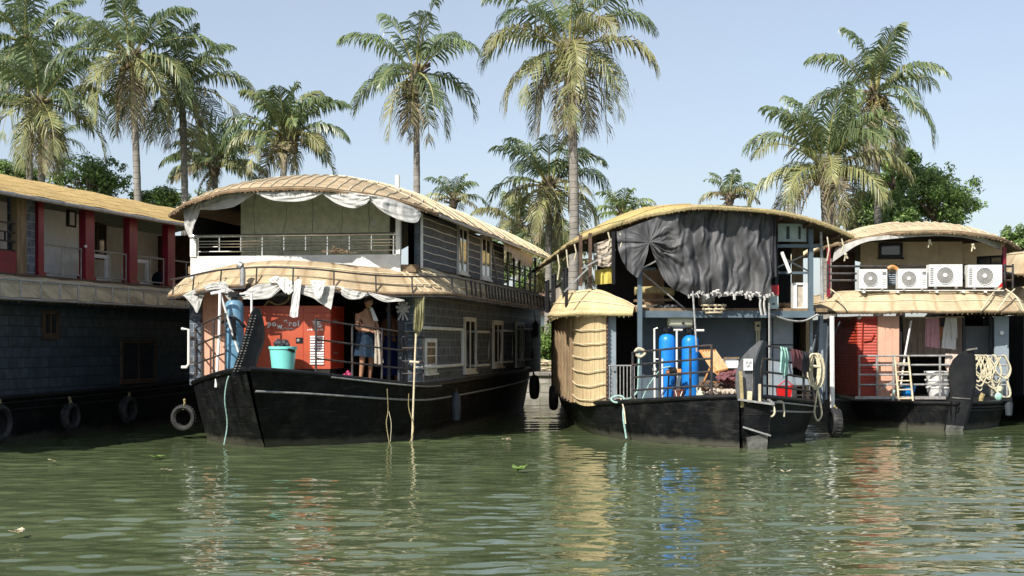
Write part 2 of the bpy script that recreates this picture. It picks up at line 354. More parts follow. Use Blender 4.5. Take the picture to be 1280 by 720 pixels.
    def plate(s, poly, off):
        """extrude planar polygon (list of 3D points) by vector off"""
        P = [Vector(p) for p in poly]; o = Vector(off); n = len(P)
        uvs = [(p.x+p.y*.5, p.z) for p in P]
        vs = P+[p+o for p in P]
        fs = [tuple(range(n)), tuple(range(2*n-1, n-1, -1))]+[(k, k+n, (k+1) % n+n, (k+1) % n) for k in range(n)]
        uv = [[(v.x+v.y*.5, v.z) for v in (vs[i] for i in f)] for f in fs]
        return s.add(vs, fs, uv)
    def ball(s, c, rx, ry=None, rz=None, n=14, m=9):
        ry = ry or rx; rz = rz or rx
        vs = []; fs = []
        for j in range(m+1):
            th = math.pi*j/m
            for k in range(n):
                a = 2*math.pi*k/n
                vs.append((c[0]+rx*math.sin(th)*math.cos(a), c[1]+ry*math.sin(th)*math.sin(a), c[2]-rz*math.cos(th)))
        for j in range(m):
            for k in range(n): fs.append((j*n+k, j*n+(k+1) % n, (j+1)*n+(k+1) % n, (j+1)*n+k))
        return s.add(vs, fs, [(v[0], v[2]) for v in vs], True)
    def merge(s, o):
        k = len(s.v); s.v += o.v; s.f += [tuple(i+k for i in f) for f in o.f]; s.uv += o.uv; s.sm += o.sm; s.mi += o.mi
        return s
    def mesh(s, name, mats, base=(0, 0, 0)):
        me = bpy.data.meshes.new(name)
        V = np.array(s.v, float)-np.array(base, float)
        me.from_pydata(V.tolist(), [], s.f)
        for m in mats: me.materials.append(m)
        uvl = me.uv_layers.new(name='UVMap')
        flat = [c for face in s.uv for p in face for c in p]
        uvl.data.foreach_set('uv', flat)
        me.polygons.foreach_set('use_smooth', s.sm)
        me.polygons.foreach_set('material_index', s.mi)
        me.update()
        if any(s.sm): me.set_sharp_from_angle(angle=math.radians(38))
        return me

class Frame:
    """a boat's own axes: x to its right, y towards its stern, z up; O is on the waterline"""
    def __init__(s, O, deg):
        s.O = O; s.th = math.radians(deg); s.r = (math.cos(s.th), math.sin(s.th)); s.a = (-math.sin(s.th), math.cos(s.th))
    def W(s, p): return (s.O[0]+p[0]*s.r[0]+p[1]*s.a[0], s.O[1]+p[0]*s.r[1]+p[1]*s.a[1], p[2])
    def F(s, px, py, y):
        """point of the boat plane y=const measured in the photograph"""
        u = (px-640)/FPX
        x = (s.O[0]+y*s.a[0]-u*(s.O[1]+y*s.a[1]))/(u*s.r[1]-s.r[0])
        Y = s.O[1]+x*s.r[1]+y*s.a[1]
        return (x, y, EYE+(HZ-py)/FPX*Y)
    def S(s, px, py, x):
        """point of the boat plane x=const"""
        u = (px-640)/FPX
        y = (s.O[0]+x*s.r[0]-u*(s.O[1]+x*s.r[1]))/(u*s.a[1]-s.a[0])
        Y = s.O[1]+x*s.r[1]+y*s.a[1]
        return (x, y, EYE+(HZ-py)/FPX*Y)
    def pz(s, p):
        w = s.W(p); return (640+FPX*w[0]/w[1], HZ-(w[2]-EYE)*FPX/w[1])
WORLD = Frame((0, 0), 0)

def props(o, label=None, category=None, group=None, kind=None):
    if label: o['label'] = label
    if category: o['category'] = category
    if group: o['group'] = group
    if kind: o['kind'] = kind
    return o
def mlist(m):
    if isinstance(m, (list, tuple)): return [M[x] if isinstance(x, str) else x for x in m]
    return [M[m] if isinstance(m, str) else m]
SPLIT = {'gallery_post', 'coir_band', 'white_ledge',  'cross_beam', 'inner_board', 'brace', 'corner_strut', 'loose_string', 'rafter', 'inner_wall', 'lower_wall', 'door_jamb', 'door_post', 'corner_post', 'doorway_recess', 'brand_lettering', 'window_slot', 'bolt', 'side_gallery_frame', 'fender_ledge', 'slanted_pole', 'upper_post', 'hinge_plate', 'foot', 'cane_upright', 'bracket_foot', 'band', 'inner_screen', 'bottle', 'tie', 'cane_strip', 'slipper', 'support'}
def islands(mb):
    par = list(range(len(mb.v)))
    def find(a):
        while par[a] != a: par[a] = par[par[a]]; a = par[a]
        return a
    for f in mb.f:
        r = find(f[0])
        for i in f[1:]: par[find(i)] = r
    g = {}
    for k, f in enumerate(mb.f): g.setdefault(find(f[0]), []).append(k)
    out = []
    for ks in g.values():
        m = MB(); mp = {}
        for k in ks:
            for i in mb.f[k]:
                if i not in mp: mp[i] = len(m.v); m.v.append(mb.v[i])
            m.f.append(tuple(mp[i] for i in mb.f[k])); m.uv.append(mb.uv[k]); m.sm.append(mb.sm[k]); m.mi.append(mb.mi[k])
        out.append(m)
    return out
def make(fr, name, label, category, parts, group=None, kind=None, base=None):
    """parts: an (MB, material) pair for a one-mesh thing, or a list of (part name, MB, material[, sub-parts[, label]])"""
    single = isinstance(parts, tuple)
    def allv(ps):
        out = []
        for p in ps:
            out += p[1].v
            if len(p) > 3 and p[3]: out += allv(p[3])
        return out
    V = np.array(parts[0].v if single else allv(parts))
    if base is None:
        lo, hi = V.min(0), V.max(0); base = ((lo[0]+hi[0])/2, (lo[1]+hi[1])/2, lo[2])
    if single:
        o = bpy.data.objects.new(name, parts[0].mesh(name, mlist(parts[1]), base)); COL.objects.link(o)
    else:
        o = bpy.data.objects.new(name, None); COL.objects.link(o); o.empty_display_size = .2
        def rec(ps, parent):
            for p in ps:
                if not p[1].v:
                    continue
                if p[0] in SPLIT:
                    isl = islands(p[1])
                    if len(isl) > 1:
                        for q in isl: rec([(p[0]+'', q, p[2], None, p[4] if len(p) > 4 else None, 1)] if False else [(p[0], q, p[2])], parent) if len(isl) < 100 else None
                        continue
                c = bpy.data.objects.new(p[0], p[1].mesh(p[0], mlist(p[2]), base)); COL.objects.link(c); c.parent = parent
                if p[0] in ('thatch_fringe', 'crown', 'studs', 'brass_stud_band'): c['kind'] = 'stuff' if p[0] != 'crown' else ''
                if c.get('kind') == '': del c['kind']
                if len(p) > 4 and p[4]: c['label'] = p[4]
                if len(p) > 3 and p[3]: rec(p[3], c)
        rec(parts, o)
    o.location = fr.W(base); o.rotation_euler = (0, 0, fr.th)
    return props(o, label, category, group, kind)
def copy_thing(src, loc, rotz, label):
    def rec(o, parent):
        c = o.copy(); COL.objects.link(c); c.parent = parent
        for ch in o.children: rec(ch, c)
        return c
    c = rec(src, None); c.location = loc; c.rotation_euler = (0, 0, rotz); c['label'] = label
    return c

def text_mb(body, size, origin, xdir, normal_out, extrude=.003, tilt=0.0, up=(0, 0, 1), align='LEFT', bold=0.0):
    """lettering as real mesh laid on a surface"""
    cu = bpy.data.curves.new('t', 'FONT'); cu.body = body; cu.size = size; cu.extrude = extrude; cu.align_x = align; cu.offset = bold
    ob = bpy.data.objects.new('t', cu); COL.objects.link(ob)
    dg = bpy.context.evaluated_depsgraph_get(); dg.update()
    me = bpy.data.meshes.new_from_object(ob.evaluated_get(dg))
    X = Vector(xdir).normalized(); U = Vector(up).normalized(); Nn = Vector(normal_out).normalized(); o = Vector(origin)
    c, sn = math.cos(tilt), math.sin(tilt)
    mb = MB()
    mb.add([o+X*(v.co.x*c-v.co.y*sn)+U*(v.co.x*sn+v.co.y*c)+Nn*(v.co.z+extrude) for v in me.vertices], [tuple(p.vertices) for p in me.polygons], None) if len(me.vertices) else None
    bpy.data.objects.remove(ob); bpy.data.curves.remove(cu); bpy.data.meshes.remove(me)
    return mb

# ------------------------------------------------------------------ generic boat pieces
def stations(st, n=60):
    ys = cat(st, n); return [tuple(p) for p in ys]
class Hull:
    """st rows: (y at waterline, half width at waterline, y at top, half width at top, top z)"""
    def __init__(s, st, zb=-.35, cx=0): s.st = stations(st, 70); s.zb = zb; s.cx = cx
    def edge(s, y, side, inset=0.):
        yt = [p[2] for p in s.st]; hw = np.interp(y, yt, [max(0, p[3]) for p in s.st]); z = np.interp(y, yt, [p[4] for p in s.st])
        return (s.cx+side*max(0, hw-inset), y, z)
    def z(s, y): return float(np.interp(y, [p[2] for p in s.st], [p[4] for p in s.st]))
    def parts(s, gun='black', strake='rail_grey', strake_dz=.0, strake_y=(-9, 99), sides=(1,)):
        h = MB(); n = len(s.st)-1
        def pt(side):
            def f(u, v):
                k = u*n; i = min(int(k), n-1); t = k-i
                a, b = s.st[i], s.st[i+1]; r = [a[q]+(b[q]-a[q])*t for q in range(5)]
                w = v**.75
                z = s.zb+(r[4]-s.zb)*v
                x = max(0, r[1])*(.86 if v < .01 else 1)*(1-w)+max(0, r[3])*w
                y = r[0]*(1-w)+r[2]*w
                return (s.cx+side*x, y, z)
            return f
        Ltot = s.st[-1][2]-s.st[0][2]
        uvf = lambda u, v: (u*Ltot, v*1.45)
        f1 = pt(1); f2 = pt(-1)
        h.grid(lambda u, v: f1(u, v), n, 12, uvf)
        h.grid(lambda u, v: f2(1-u, v), n, 12, lambda u, v: ((1-u)*Ltot, v*1.45))
        e = s.st[-1]
        h.grid(lambda u, v: (s.cx+(2*u-1)*-1*max(f1(1, v)[0]-s.cx, .01), f1(1, v)[1], f1(1, v)[2]), 2, 8)
        d = MB()
        d.grid(lambda u, v: (s.cx+(2*u-1)*max(.0, (s.st[min(n, int(v*n))][3]-.02)), s.st[min(n, int(v*n))][2], s.st[min(n, int(v*n))][4]-.03), 4, n,
               lambda u, v: (u*4, v*Ltot))
        g = MB()
        for side in (1, -1):
            g.tube([(s.cx+side*max(0, p[3]), p[2], p[4]) for p in s.st], .045, 8)
        k = MB()
        for side in sides:
            pts = [(s.cx+side*(max(0, p[3])+.03), p[2]-.01, p[4]-.10+strake_dz) for p in s.st if strake_y[0] <= p[2] <= strake_y[1]]
            k.tube(pts, .018, 6)
            pts = [(s.cx+side*(max(0, p[3])*.8+max(0, p[1])*.2+.03), p[2]*.8+p[0]*.2-.01, p[4]*.72) for p in s.st]
            k.tube(pts, .022, 6)
        return [('hull', h, 'hull', [('rubbing_strake', k, strake)]), ('deck', d, 'wood_old'), ('gunwale', g, gun)]
    def rail(s, y0, y1, side, heights, posts, r=.018, inset=.06, n=26, lift=0.):
        m = MB()
        ys = [y0+(y1-y0)*i/(n-1) for i in range(n)]
        for h in heights: m.tube([Vector(s.edge(y, side, inset))+Vector((0, 0, h+lift)) for y in ys], r, 7)
        for y in posts:
            e = Vector(s.edge(y, side, inset)); m.tube([e, e+Vector((0, 0, max(heights)+lift+.02))], r*1.2, 7)
        return m

def arch_wall(roof, x0, x1, y, z0, th=.06, top=-.14):
    xs = [x0+(x1-x0)*i/16 for i in range(17)]
    return MB().plate([(x0, y, z0), (x1, y, z0)]+[(x, y, roof.pt(max(-1, min(1, (x-roof.cx)/roof.hw)), y)[2]+top) for x in reversed(xs)], (0, th, 0))
class Roof:
    """barrel roof: z(u,t): u in -1..1 across, y along"""
    def __init__(s, hw, y0, y1, ze, zf, zr, hip=1.2, corner=1.0, cpow=4, pw=2.2, cx=0, lcorner=None, rear=0.0, asym=0.0):
        s.__dict__.update(locals())
    def yf(s, u):
        c = s.corner if (u > 0 or s.lcorner is None) else s.lcorner
        return s.y0+c*abs(u)**s.cpow
    def pt(s, u, y):
        arch = 1-abs(u)**s.pw
        k = 1-math.exp(-max(0, y-s.yf(u))/s.hip)
        q = 1 if not s.asym else 1-s.asym*min(1, max(0, (u+.45)/.6))
        z = s.ze+(s.zf-s.ze)*arch+(s.zr-s.zf)*k*q*(1-abs(u)**2.6)
        z -= s.rear*max(0, (y-s.y0)/(s.y1-s.y0))**2
        z += .012*math.sin(y*3.1+u*5)+.01*math.sin(y*7.3-u*9)
        return (s.cx+s.hw*u, y, z)
    def parts(s, m='thatch_tan', under='under', ribf=22, ribs_every=.8, ribmat='bamboo', flen=2.2, edge='wood_old', nu=36, nv=60, rr=.016, long_lines=0, edge_r=.04):
        def g(u, v):
            uu = 2*u-1; y = s.yf(uu)+(s.y1-s.yf(uu))*(v**1.5); return s.pt(uu, y)
        arcl = s.hw*2.25
        top = MB().grid(lambda u, v: g(u, v), nu, nv, lambda u, v: (s.yf(2*u-1)+(s.y1-s.yf(2*u-1))*v**1.5, u*arcl), thick=0)
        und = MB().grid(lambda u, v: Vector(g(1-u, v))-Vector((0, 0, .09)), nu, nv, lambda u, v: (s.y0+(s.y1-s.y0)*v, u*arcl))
        e = MB(); fr_ = [Vector(g(i/nu, 0))-Vector((0, -.01, .045)) for i in range(nu+1)]
        e.tube(fr_, edge_r, 7)
        for side in (0, 1):
            e.tube([Vector(g(side, j/nv))-Vector((0, 0, .045)) for j in range(nv+1)], edge_r*.8, 7)
        e.tube([Vector(g(i/nu, 1))-Vector((0, 0, .045)) for i in range(nu+1)], edge_r, 7)
        # ragged thatch tips under the edge
        fr2 = MB(); r2 = random.Random(int(s.hw*100))
        for i in range(int(s.hw*2*20)):
            u = r2.uniform(-1, 1); p = Vector(s.pt(u, s.yf(u))); l = r2.uniform(.015, .05)
            p += Vector((0, -.02, -.06)); fr2.bar(p, p+Vector((r2.uniform(-.03, .03), -.01, -l)), .012, .012)
        for side in (-1, 1):
            for i in range(int((s.y1-s.y0)*12)):
                y = r2.uniform(s.yf(side), s.y1); p = Vector(s.pt(side, y))+Vector((side*.01, 0, -.05)); l = r2.uniform(.015, .05)
                fr2.bar(p, p+Vector((0, r2.uniform(-.03, .03), -l)), .012, .012)
        rb = MB()
        for i in range(ribf):
            u = -0.965+1.93*i/max(1, ribf-1); y0 = s.yf(u)
            if flen: rb.tube([Vector(s.pt(u*(1-.10*t*t), y0+t*flen))+Vector((0, 0, .012)) for t in [q/9 for q in range(10)]], rr, 5)
        if ribs_every:
            y = s.y0+max(s.corner, .3)+.5
            while y < s.y1-.1:
                for sd in (-1, 1):
                    rb.tube([Vector(s.pt(sd*(.15+.85*q/12), y+.25*(1-q/12)**2))+Vector((0, 0, .012)) for q in range(13)], rr, 5)
                y += ribs_every
        for k in range(long_lines):
            u = -1+2*(k+.5)/long_lines
            rb.tube([Vector(s.pt(u, s.yf(u)+(s.y1-s.yf(u))*q/24))+Vector((0, 0, .008)) for q in range(25)], rr*.8, 5)
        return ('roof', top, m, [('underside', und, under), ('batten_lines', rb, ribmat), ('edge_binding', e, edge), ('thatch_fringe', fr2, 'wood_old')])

def awning(path, out, zt, zb, n=60, m='thatch_tan', ribs=None, bulge=.12, ribmat='bamboo', fringe='wood_old', rmat=None, seed=3):
    """thatched skirt roof round a boat. path: plan points (x,y) of its inner line; out: function t->(dx,dy) outward; zt/zb: functions of t"""
    P = cat([(p[0], p[1], 0) for p in path], n+1)
    L = [0]
    for i in range(n): L.append(L[-1]+math.dist(P[i], P[i+1]))
    nrm = []
    for i in range(n+1):
        a, b = P[max(0, i-1)], P[min(n, i+1)]; d = Vector((b[0]-a[0], b[1]-a[1], 0)).normalized(); nrm.append(Vector((d.y, -d.x, 0)))
    def f(t, v):
        i = min(n, max(0, int(round(t*n)))); o = out(t) if callable(out) else out
        p = Vector(P[i])+nrm[i]*o*v
        zz = zt(t)*(1-v)+zb(t)*v+bulge*math.sin(math.pi*v)*(1-.3*v)+.01*math.sin(L[i]*4.2)
        return Vector((p.x, p.y, zz))
    top = MB().grid(lambda u, v: f(u, 1-v), n, 10, lambda u, v: (L[min(n, int(round(u*n)))], (1-v)*.9), thick=.05)
    e = MB().tube([f(i/n, 1)+Vector((0, 0, -.03)) for i in range(n+1)], .035, 7)
    r = random.Random(seed); fg = MB()
    for i in range(int(L[-1]*18)):
        t = r.random(); p = f(t, 1)+Vector((0, 0, -.04)); fg.bar(p, p+Vector((r.uniform(-.02, .02), r.uniform(-.02, .02), -r.uniform(.015, .06))), .012, .012)
    rb = MB()
    if ribs:
        for v in ribs[1]: rb.tube([f(i/n, v)+Vector((0, 0, .015)) for i in range(n+1)], .014, 5)
        k = 0.
        while k < L[-1]:
            i = int(np.searchsorted(L, k)); t = min(1, i/n)
            if ribs[0]: rb.tube([f(t, q/8)+Vector((0, 0, .015)) for q in range(9)], .014, 5)
            k += ribs[0] or 99
    return ('awning', top, m, [('edge_binding', e, fringe), ('thatch_fringe', fg, fringe), ('batten_lines', rb, ribmat)]), f, L

def drape(fr, top, bot, y, amp=.05, folds=7, n=60, m=24, ph=0., curved=0., plane='F', edge=.006, seed=0, yfun=None, sagfold=0., hf=.16, e0=99.):
    """cloth between two pixel-measured edges lying on a boat plane"""
    T = cat([(p[0], p[1], 0) for p in top], n+1); B = cat([(p[0], p[1], 0) for p in bot], n+1)
    r = random.Random(seed); ps = [r.uniform(0, 6.28) for _ in range(6)]
    tofr = fr.F if plane == 'F' else fr.S
    def g(u, v):
        i = min(n, int(round(u*n))); a = T[i]; b = B[i]
        px = a[0]*(1-v)+b[0]*v; py = a[1]*(1-v)+b[1]*v
        yy = yfun(u, v) if yfun else y
        p = Vector(tofr(px, py, yy))
        s = u*folds*2*math.pi+ph+curved*math.sin(v*2.2)
        d = amp*(.6*math.sin(s+ps[0]+.9*math.sin(v*2+ps[1]))+.3*math.sin(2.3*s+ps[2]+v)+hf*math.sin(5.1*s+ps[3]-v*3))*min(1, .15+u*e0)
        d *= (.35+.65*min(1, v*2.2))*(.65+.5*mnoise.noise(Vector((u*3+ps[5], v*1.2, seed))))
        d += sagfold*(math.sin(v*15+3*math.sin(u*5+ps[4]))*.6+math.sin(v*27+u*9)*.3)
        k = 1 if plane == 'F' else 0
        p[k] += d if plane == 'F' else -d
        return p
    return MB().grid(lambda u, v: g(u, 1-v), n, m, lambda u, v: (u*2, v), thick=edge)

def window(fr, px0, px1, py0, py1, pl, kind='F', t=.05, w=.06, frame='white', pane='glass', mull=1, bars=0, out=.03):
    """window in a wall plane (F: y=pl, S: x=pl); returns part tuple"""
    a = fr.F(px0, py0, pl) if kind == 'F' else fr.S(px0, py0, pl); b = fr.F(px1, py1, pl) if kind == 'F' else fr.S(px1, py1, pl)
    # true height from the nearer edge
    h0, h1 = a[2], (fr.F(px0, py1, pl) if kind == 'F' else fr.S(px0, py1, pl))[2]
    i = 0 if kind == 'F' else 1
    lo, hi = sorted((a[i], b[i])); z0, z1 = sorted((h0, h1))
    def bx(mb, s0, s1, zz0, zz1, d0, d1):
        if kind == 'F': mb.box(s0, s1, pl-d1, pl-d0, zz0, zz1)
        else: mb.box(pl+d0, pl+d1, s0, s1, zz0, zz1)
    f = MB(); p = MB()
    bx(f, lo, lo+w, z0, z1, -.01, out+.02); bx(f, hi-w, hi, z0, z1, -.01, out+.02)
    bx(f, lo+w, hi-w, z1-w, z1, -.01, out+.02); bx(f, lo+w, hi-w, z0, z0+w, -.01, out+.02)
    for k in range(mull):
        c = lo+(hi-lo)*(k+1)/(mull+1); bx(f, c-w*.4, c+w*.4, z0+w, z1-w, -.01, out+.012)
    for k in range(bars):
        c = z0+(z1-z0)*(k+1)/(bars+1); bx(f, lo+w, hi-w, c-.012, c+.012, -.01, out+.008)
    bx(p, lo+w*.5, hi-w*.5, z0+w*.5, z1-w*.5, -.01, out)
    s = MB(); bx(s, lo-.03, hi+.03, z0-.04, z0-.002, 0, out+.06)
    return ('window', f, frame, [('pane', p, pane), ('sill', s, frame)])

def rope(fr, pts, r=.014, n=40, plane='F', d=None):
    """pts rows (px,py,plane offset)"""
    P = [(fr.F if plane == 'F' else fr.S)(*p) for p in pts]
    return MB().tube(cat(P, n), r, 6)

def tyre(fr, c, R, ax='x', label='', roll=0., rop=None, group='tyre fenders hung along the hulls'):
    t = MB(); n = 26; ring = []
    def cir(rad, k, off=0.):
        a = 2*math.pi*k/n
        if ax == 'x': return Vector((c[0]+off, c[1]+rad*math.cos(a), c[2]+rad*math.sin(a)))
        return Vector((c[0]+rad*math.cos(a), c[1]+off, c[2]+rad*math.sin(a)))
    w = R*.34; sec = [(R*.62, -w*.55), (R*.78, -w), (R*.93, -w*.9), (R, -w*.45), (R, w*.45), (R*.93, w*.9), (R*.78, w), (R*.62, w*.55), (R*.68, 0)]
    vs = []; fs = []; m = len(sec)
    for k in range(n):
        for (rad, off) in sec: vs.append(cir(rad, k, off))
    for k in range(n):
        for j in range(m): fs.append((k*m+j, ((k+1) % n)*m+j, ((k+1) % n)*m+(j+1) % m, k*m+(j+1) % m))
    t.add(vs, fs, [(0, 0)]*len(vs), True)
    tr = MB()
    for k in range(n):
        tr.bar(cir(R*1.005, k, -w*.5), cir(R*1.005, k, w*.5), .02, .02)
    parts = [('tyre', t, 'rubber', [('tread', tr, 'rubber')])]
    rp = MB(); top = Vector(rop) if rop else Vector(c)+Vector((0, 0, R+.3))
    rp.tube([top, Vector(c)+Vector((0.02, 0.03, R)), Vector(c)+Vector((0.0, 0.03, R*.62))], .014, 6)
    rp.tube([top+Vector((0, .03, 0)), Vector(c)+Vector((0.02, -.05, R)), Vector(c)+Vector((0, -.05, R*.62))], .014, 6)
    for q in range(3): rp.ball(top+Vector((0, .02*q-.02, -.04*q)), .03, n=8, m=5)
    parts.append(('rope', rp, 'rope_coir'))
    return make(fr, 'tyre_fender', label, 'tyre', parts, group)

# ------------------------------------------------------------------ water, bank, ground
def build_water():
    xs = [-900, -300, -120, -60, -32, -24, -19, -16.5]+list(np.arange(-15, 17.51, .062))+[19, 22, 27, 36, 60, 120, 300, 900]
    ys = [-500, -150, -40, -8, 0, 5, 8, 10, 11]+list(np.arange(11.6, 34.0, .052))+list(np.arange(34.1, 55.6, .16))
    X, Y = np.meshgrid(xs, ys); Z = np.zeros_like(X)
    R = np.random.RandomState(11)
    wx = np.clip((X+16)/3, 0, 1)*np.clip((18.5-X)/3, 0, 1)*np.clip((Y-10.8)/1.5, 0, 1)
    wf = 1-np.clip((Y-31)/3, 0, 1)                      # short waves only where the mesh is fine
    gust = .75+.25*np.sin(X*.23+1.3*np.sin(Y*.19))*np.sin(Y*.31+.7)
    for lam, slope, cnt, short in ((3.4, .010, 7, 0), (1.7, .018, 10, 0), (.95, .032, 14, 0), (.55, .056, 18, 1), (.33, .070, 24, 1), (.22, .054, 22, 1)):
        for _ in range(cnt):
            l = lam*R.uniform(.75, 1.3); th = math.pi/2+R.normal(0, .62 if lam > 1 else .40); k = 2*math.pi/l
            a = slope*math.sqrt(2/cnt)/k; ph = R.uniform(0, 6.28)
            w = np.sin(k*(X*math.cos(th)+Y*math.sin(th))+ph+.6*np.sin(.35*X+ph)+.4*np.sin(.5*Y+2*ph))
            Z += a*w*(wf if short else 1)*gust
    Z *= wx
    # calmer close under the hulls
    Z *= 1-.3*np.clip((Y-25)/4, 0, 1)
    nx, ny = len(xs), len(ys)
    V = np.stack([X.ravel(), Y.ravel(), Z.ravel()], 1)
    idx = np.arange(nx*ny).reshape(ny, nx)
    Fq = np.stack([idx[:-1, :-1], idx[:-1, 1:], idx[1:, 1:], idx[1:, :-1]], -1).reshape(-1, 4)
    me = bpy.data.meshes.new('water')
    me.vertices.add(len(V)); me.vertices.foreach_set('co', V.ravel())
    me.loops.add(Fq.size); me.loops.foreach_set('vertex_index', Fq.ravel())
    me.polygons.add(len(Fq)); me.polygons.foreach_set('loop_start', np.arange(0, Fq.size, 4)); me.polygons.foreach_set('loop_total', np.full(len(Fq), 4))
    me.polygons.foreach_set('use_smooth', np.ones(len(Fq), bool))
    me.update(calc_edges=True)
    m = bpy.data.materials.new('water_green'); m.use_nodes = True; nt = m.node_tree; b = nt.nodes['Principled BSDF']
    b.inputs['Roughness'].default_value = .035; b.inputs['IOR'].default_value = 1.333; b.inputs['Specular IOR Level'].default_value = .5
    t = nt.nodes.new('ShaderNodeTexCoord'); n = nt.nodes.new('ShaderNodeTexNoise'); n.inputs['Scale'].default_value = .16; n.inputs['Detail'].default_value = 3
    nt.links.new(t.outputs['Object'], n.inputs['Vector'])
    cr = nt.nodes.new('ShaderNodeValToRGB'); cr.color_ramp.elements[0].color = (.068, .090, .040, 1); cr.color_ramp.elements[1].color = (.094, .120, .056, 1)
    cr.color_ramp.elements[0].position = .35; cr.color_ramp.elements[1].position = .65
    nt.links.new(n.outputs['Fac'], cr.inputs['Fac']); nt.links.new(cr.outputs['Color'], b.inputs['Base Color'])
    n2 = nt.nodes.new('ShaderNodeTexNoise'); n2.inputs['Scale'].default_value = 6.5; n2.inputs['Detail'].default_value = 3; n2.inputs['Distortion'].default_value = .5
    mp2 = nt.nodes.new('ShaderNodeMapping'); mp2.inputs['Scale'].default_value = (.7, 1, 1)
    nt.links.new(t.outputs['Object'], mp2.inputs['Vector']); nt.links.new(mp2.outputs['Vector'], n2.inputs['Vector'])
    bp = nt.nodes.new('ShaderNodeBump'); bp.inputs['Strength'].default_value = .10; bp.inputs['Distance'].default_value = .02
    nt.links.new(n2.outputs['Fac'], bp.inputs['Height']); nt.links.new(bp.outputs['Normal'], b.inputs['Normal'])
    me.materials.append(m)
    o = bpy.data.objects.new('water', me); COL.objects.link(o); props(o, 'rippled green canal water in front of the moored houseboats', 'water', kind='structure')
build_water()
BY = 55.0
g = MB().grid(lambda u, v: (-900+1800*u, BY+.35+(v**3)*2500, .88+.25*mnoise.noise(Vector((u*300, v*60, 0)))*min(1, v*20)), 60, 40, lambda u, v: (u*1800, v*2500))
make(WORLD, 'ground', 'grassy canal bank reaching back under the palms', 'ground', (g, 'ground'), kind='structure', base=(0, BY, 0))
bk = MB().grid(lambda u, v: (-70+140*u, BY+.12*v+.05*mnoise.noise(Vector((u*160, v*3, 1))), -.5+1.42*v+.05*mnoise.noise(Vector((u*90, v*2, 5)))), 220, 8, lambda u, v: (u*140, v*1.4))
cp = MB()
for i in range(100):
    x = -70+1.4*i; h = rnd.uniform(.88, .97); cp.box(x+.02, x+1.38, BY+.02+rnd.uniform(-.05, .03), BY+.55, h-.12, h)
make(WORLD, 'embankment_wall', 'low grey stone retaining wall along the bank behind the boats', 'wall', [('face', bk, 'stone'), ('coping', cp, 'stone')], base=(0, BY, 0))

# ------------------------------------------------------------------ palms and trees
def frond(mb, base, az, el, L, droop, r, dens=34, wl=.80, w=.055, hang=.55, mi=(0, 1), twist=0.):
    """one feathered leaf: arching midrib with hanging leaflets"""
    n = 14; pts = []; p = Vector(base); d0 = el
    hx, hy = math.cos(az), math.sin(az)
    dirs = []
    for i in range(n+1):
        t = i/n; e = max(-1.5, d0-droop*1.3*(t**1.8))
        d = Vector((hx*math.cos(e), hy*math.cos(e), math.sin(e))); dirs.append(d); pts.append(p.copy())
        p = p+d*(L/n)
    side0 = Vector((-hy, hx, 0))
    gap = [r.random() for _ in range(10)]
    cur = mb.cur
    mb.cur = 4; mb.tube(pts, .03, 4, radii=[.045*(1-.85*i/n) for i in range(n+1)])
    mb.cur = mi[0]
    for k in range(dens):
        t = .16+.84*(k+.5)/dens; s = t*n; i = min(int(s), n-1); f = s-i
        q = pts[i].lerp(pts[i+1], f); d = dirs[i].lerp(dirs[i+1], f).normalized()
        up = side0.cross(d).normalized()*-1
        if up.z < 0 and abs(d.z) < .9: up = -up
        ll = wl*(math.sin(math.pi*min(1, (t-.10)/.95)**.72)**.6)*r.uniform(.75, 1.2)+.08
        for sd in (-1, 1):
            if r.random() < .07 or gap[int(t*9)] > .86: continue
            sw = .32+.75*t+r.uniform(-.12, .12)
            a = (side0*sd*math.cos(sw)+d*math.sin(sw)+up*(.30-.1*t+r.uniform(-.12, .12))).normalized()
            b = (a+Vector((0, 0, -1))*(hang*1.3+r.uniform(-.1, .35))).normalized()
            c = (a*.5+Vector((0, 0, -1))*(hang*2.0+r.uniform(0, .5))).normalized()
            q1 = q+a*ll*.40; q2 = q1+b*ll*.35; q3 = q2+c*ll*.25
            wd = d.cross(a).cross(a).normalized()*w*.5
            wd = d*w*.5
            o = [q-wd*.5, q+wd*.5, q1+wd, q1-wd, q2+wd*.8, q2-wd*.8, q3]
            mb.cur = mi[0] if r.random() < .8 else mi[1]
            mb.add(o, [(0, 1, 2, 3), (3, 2, 4, 5), (5, 4, 6)], None, False)
    mb.cur = cur

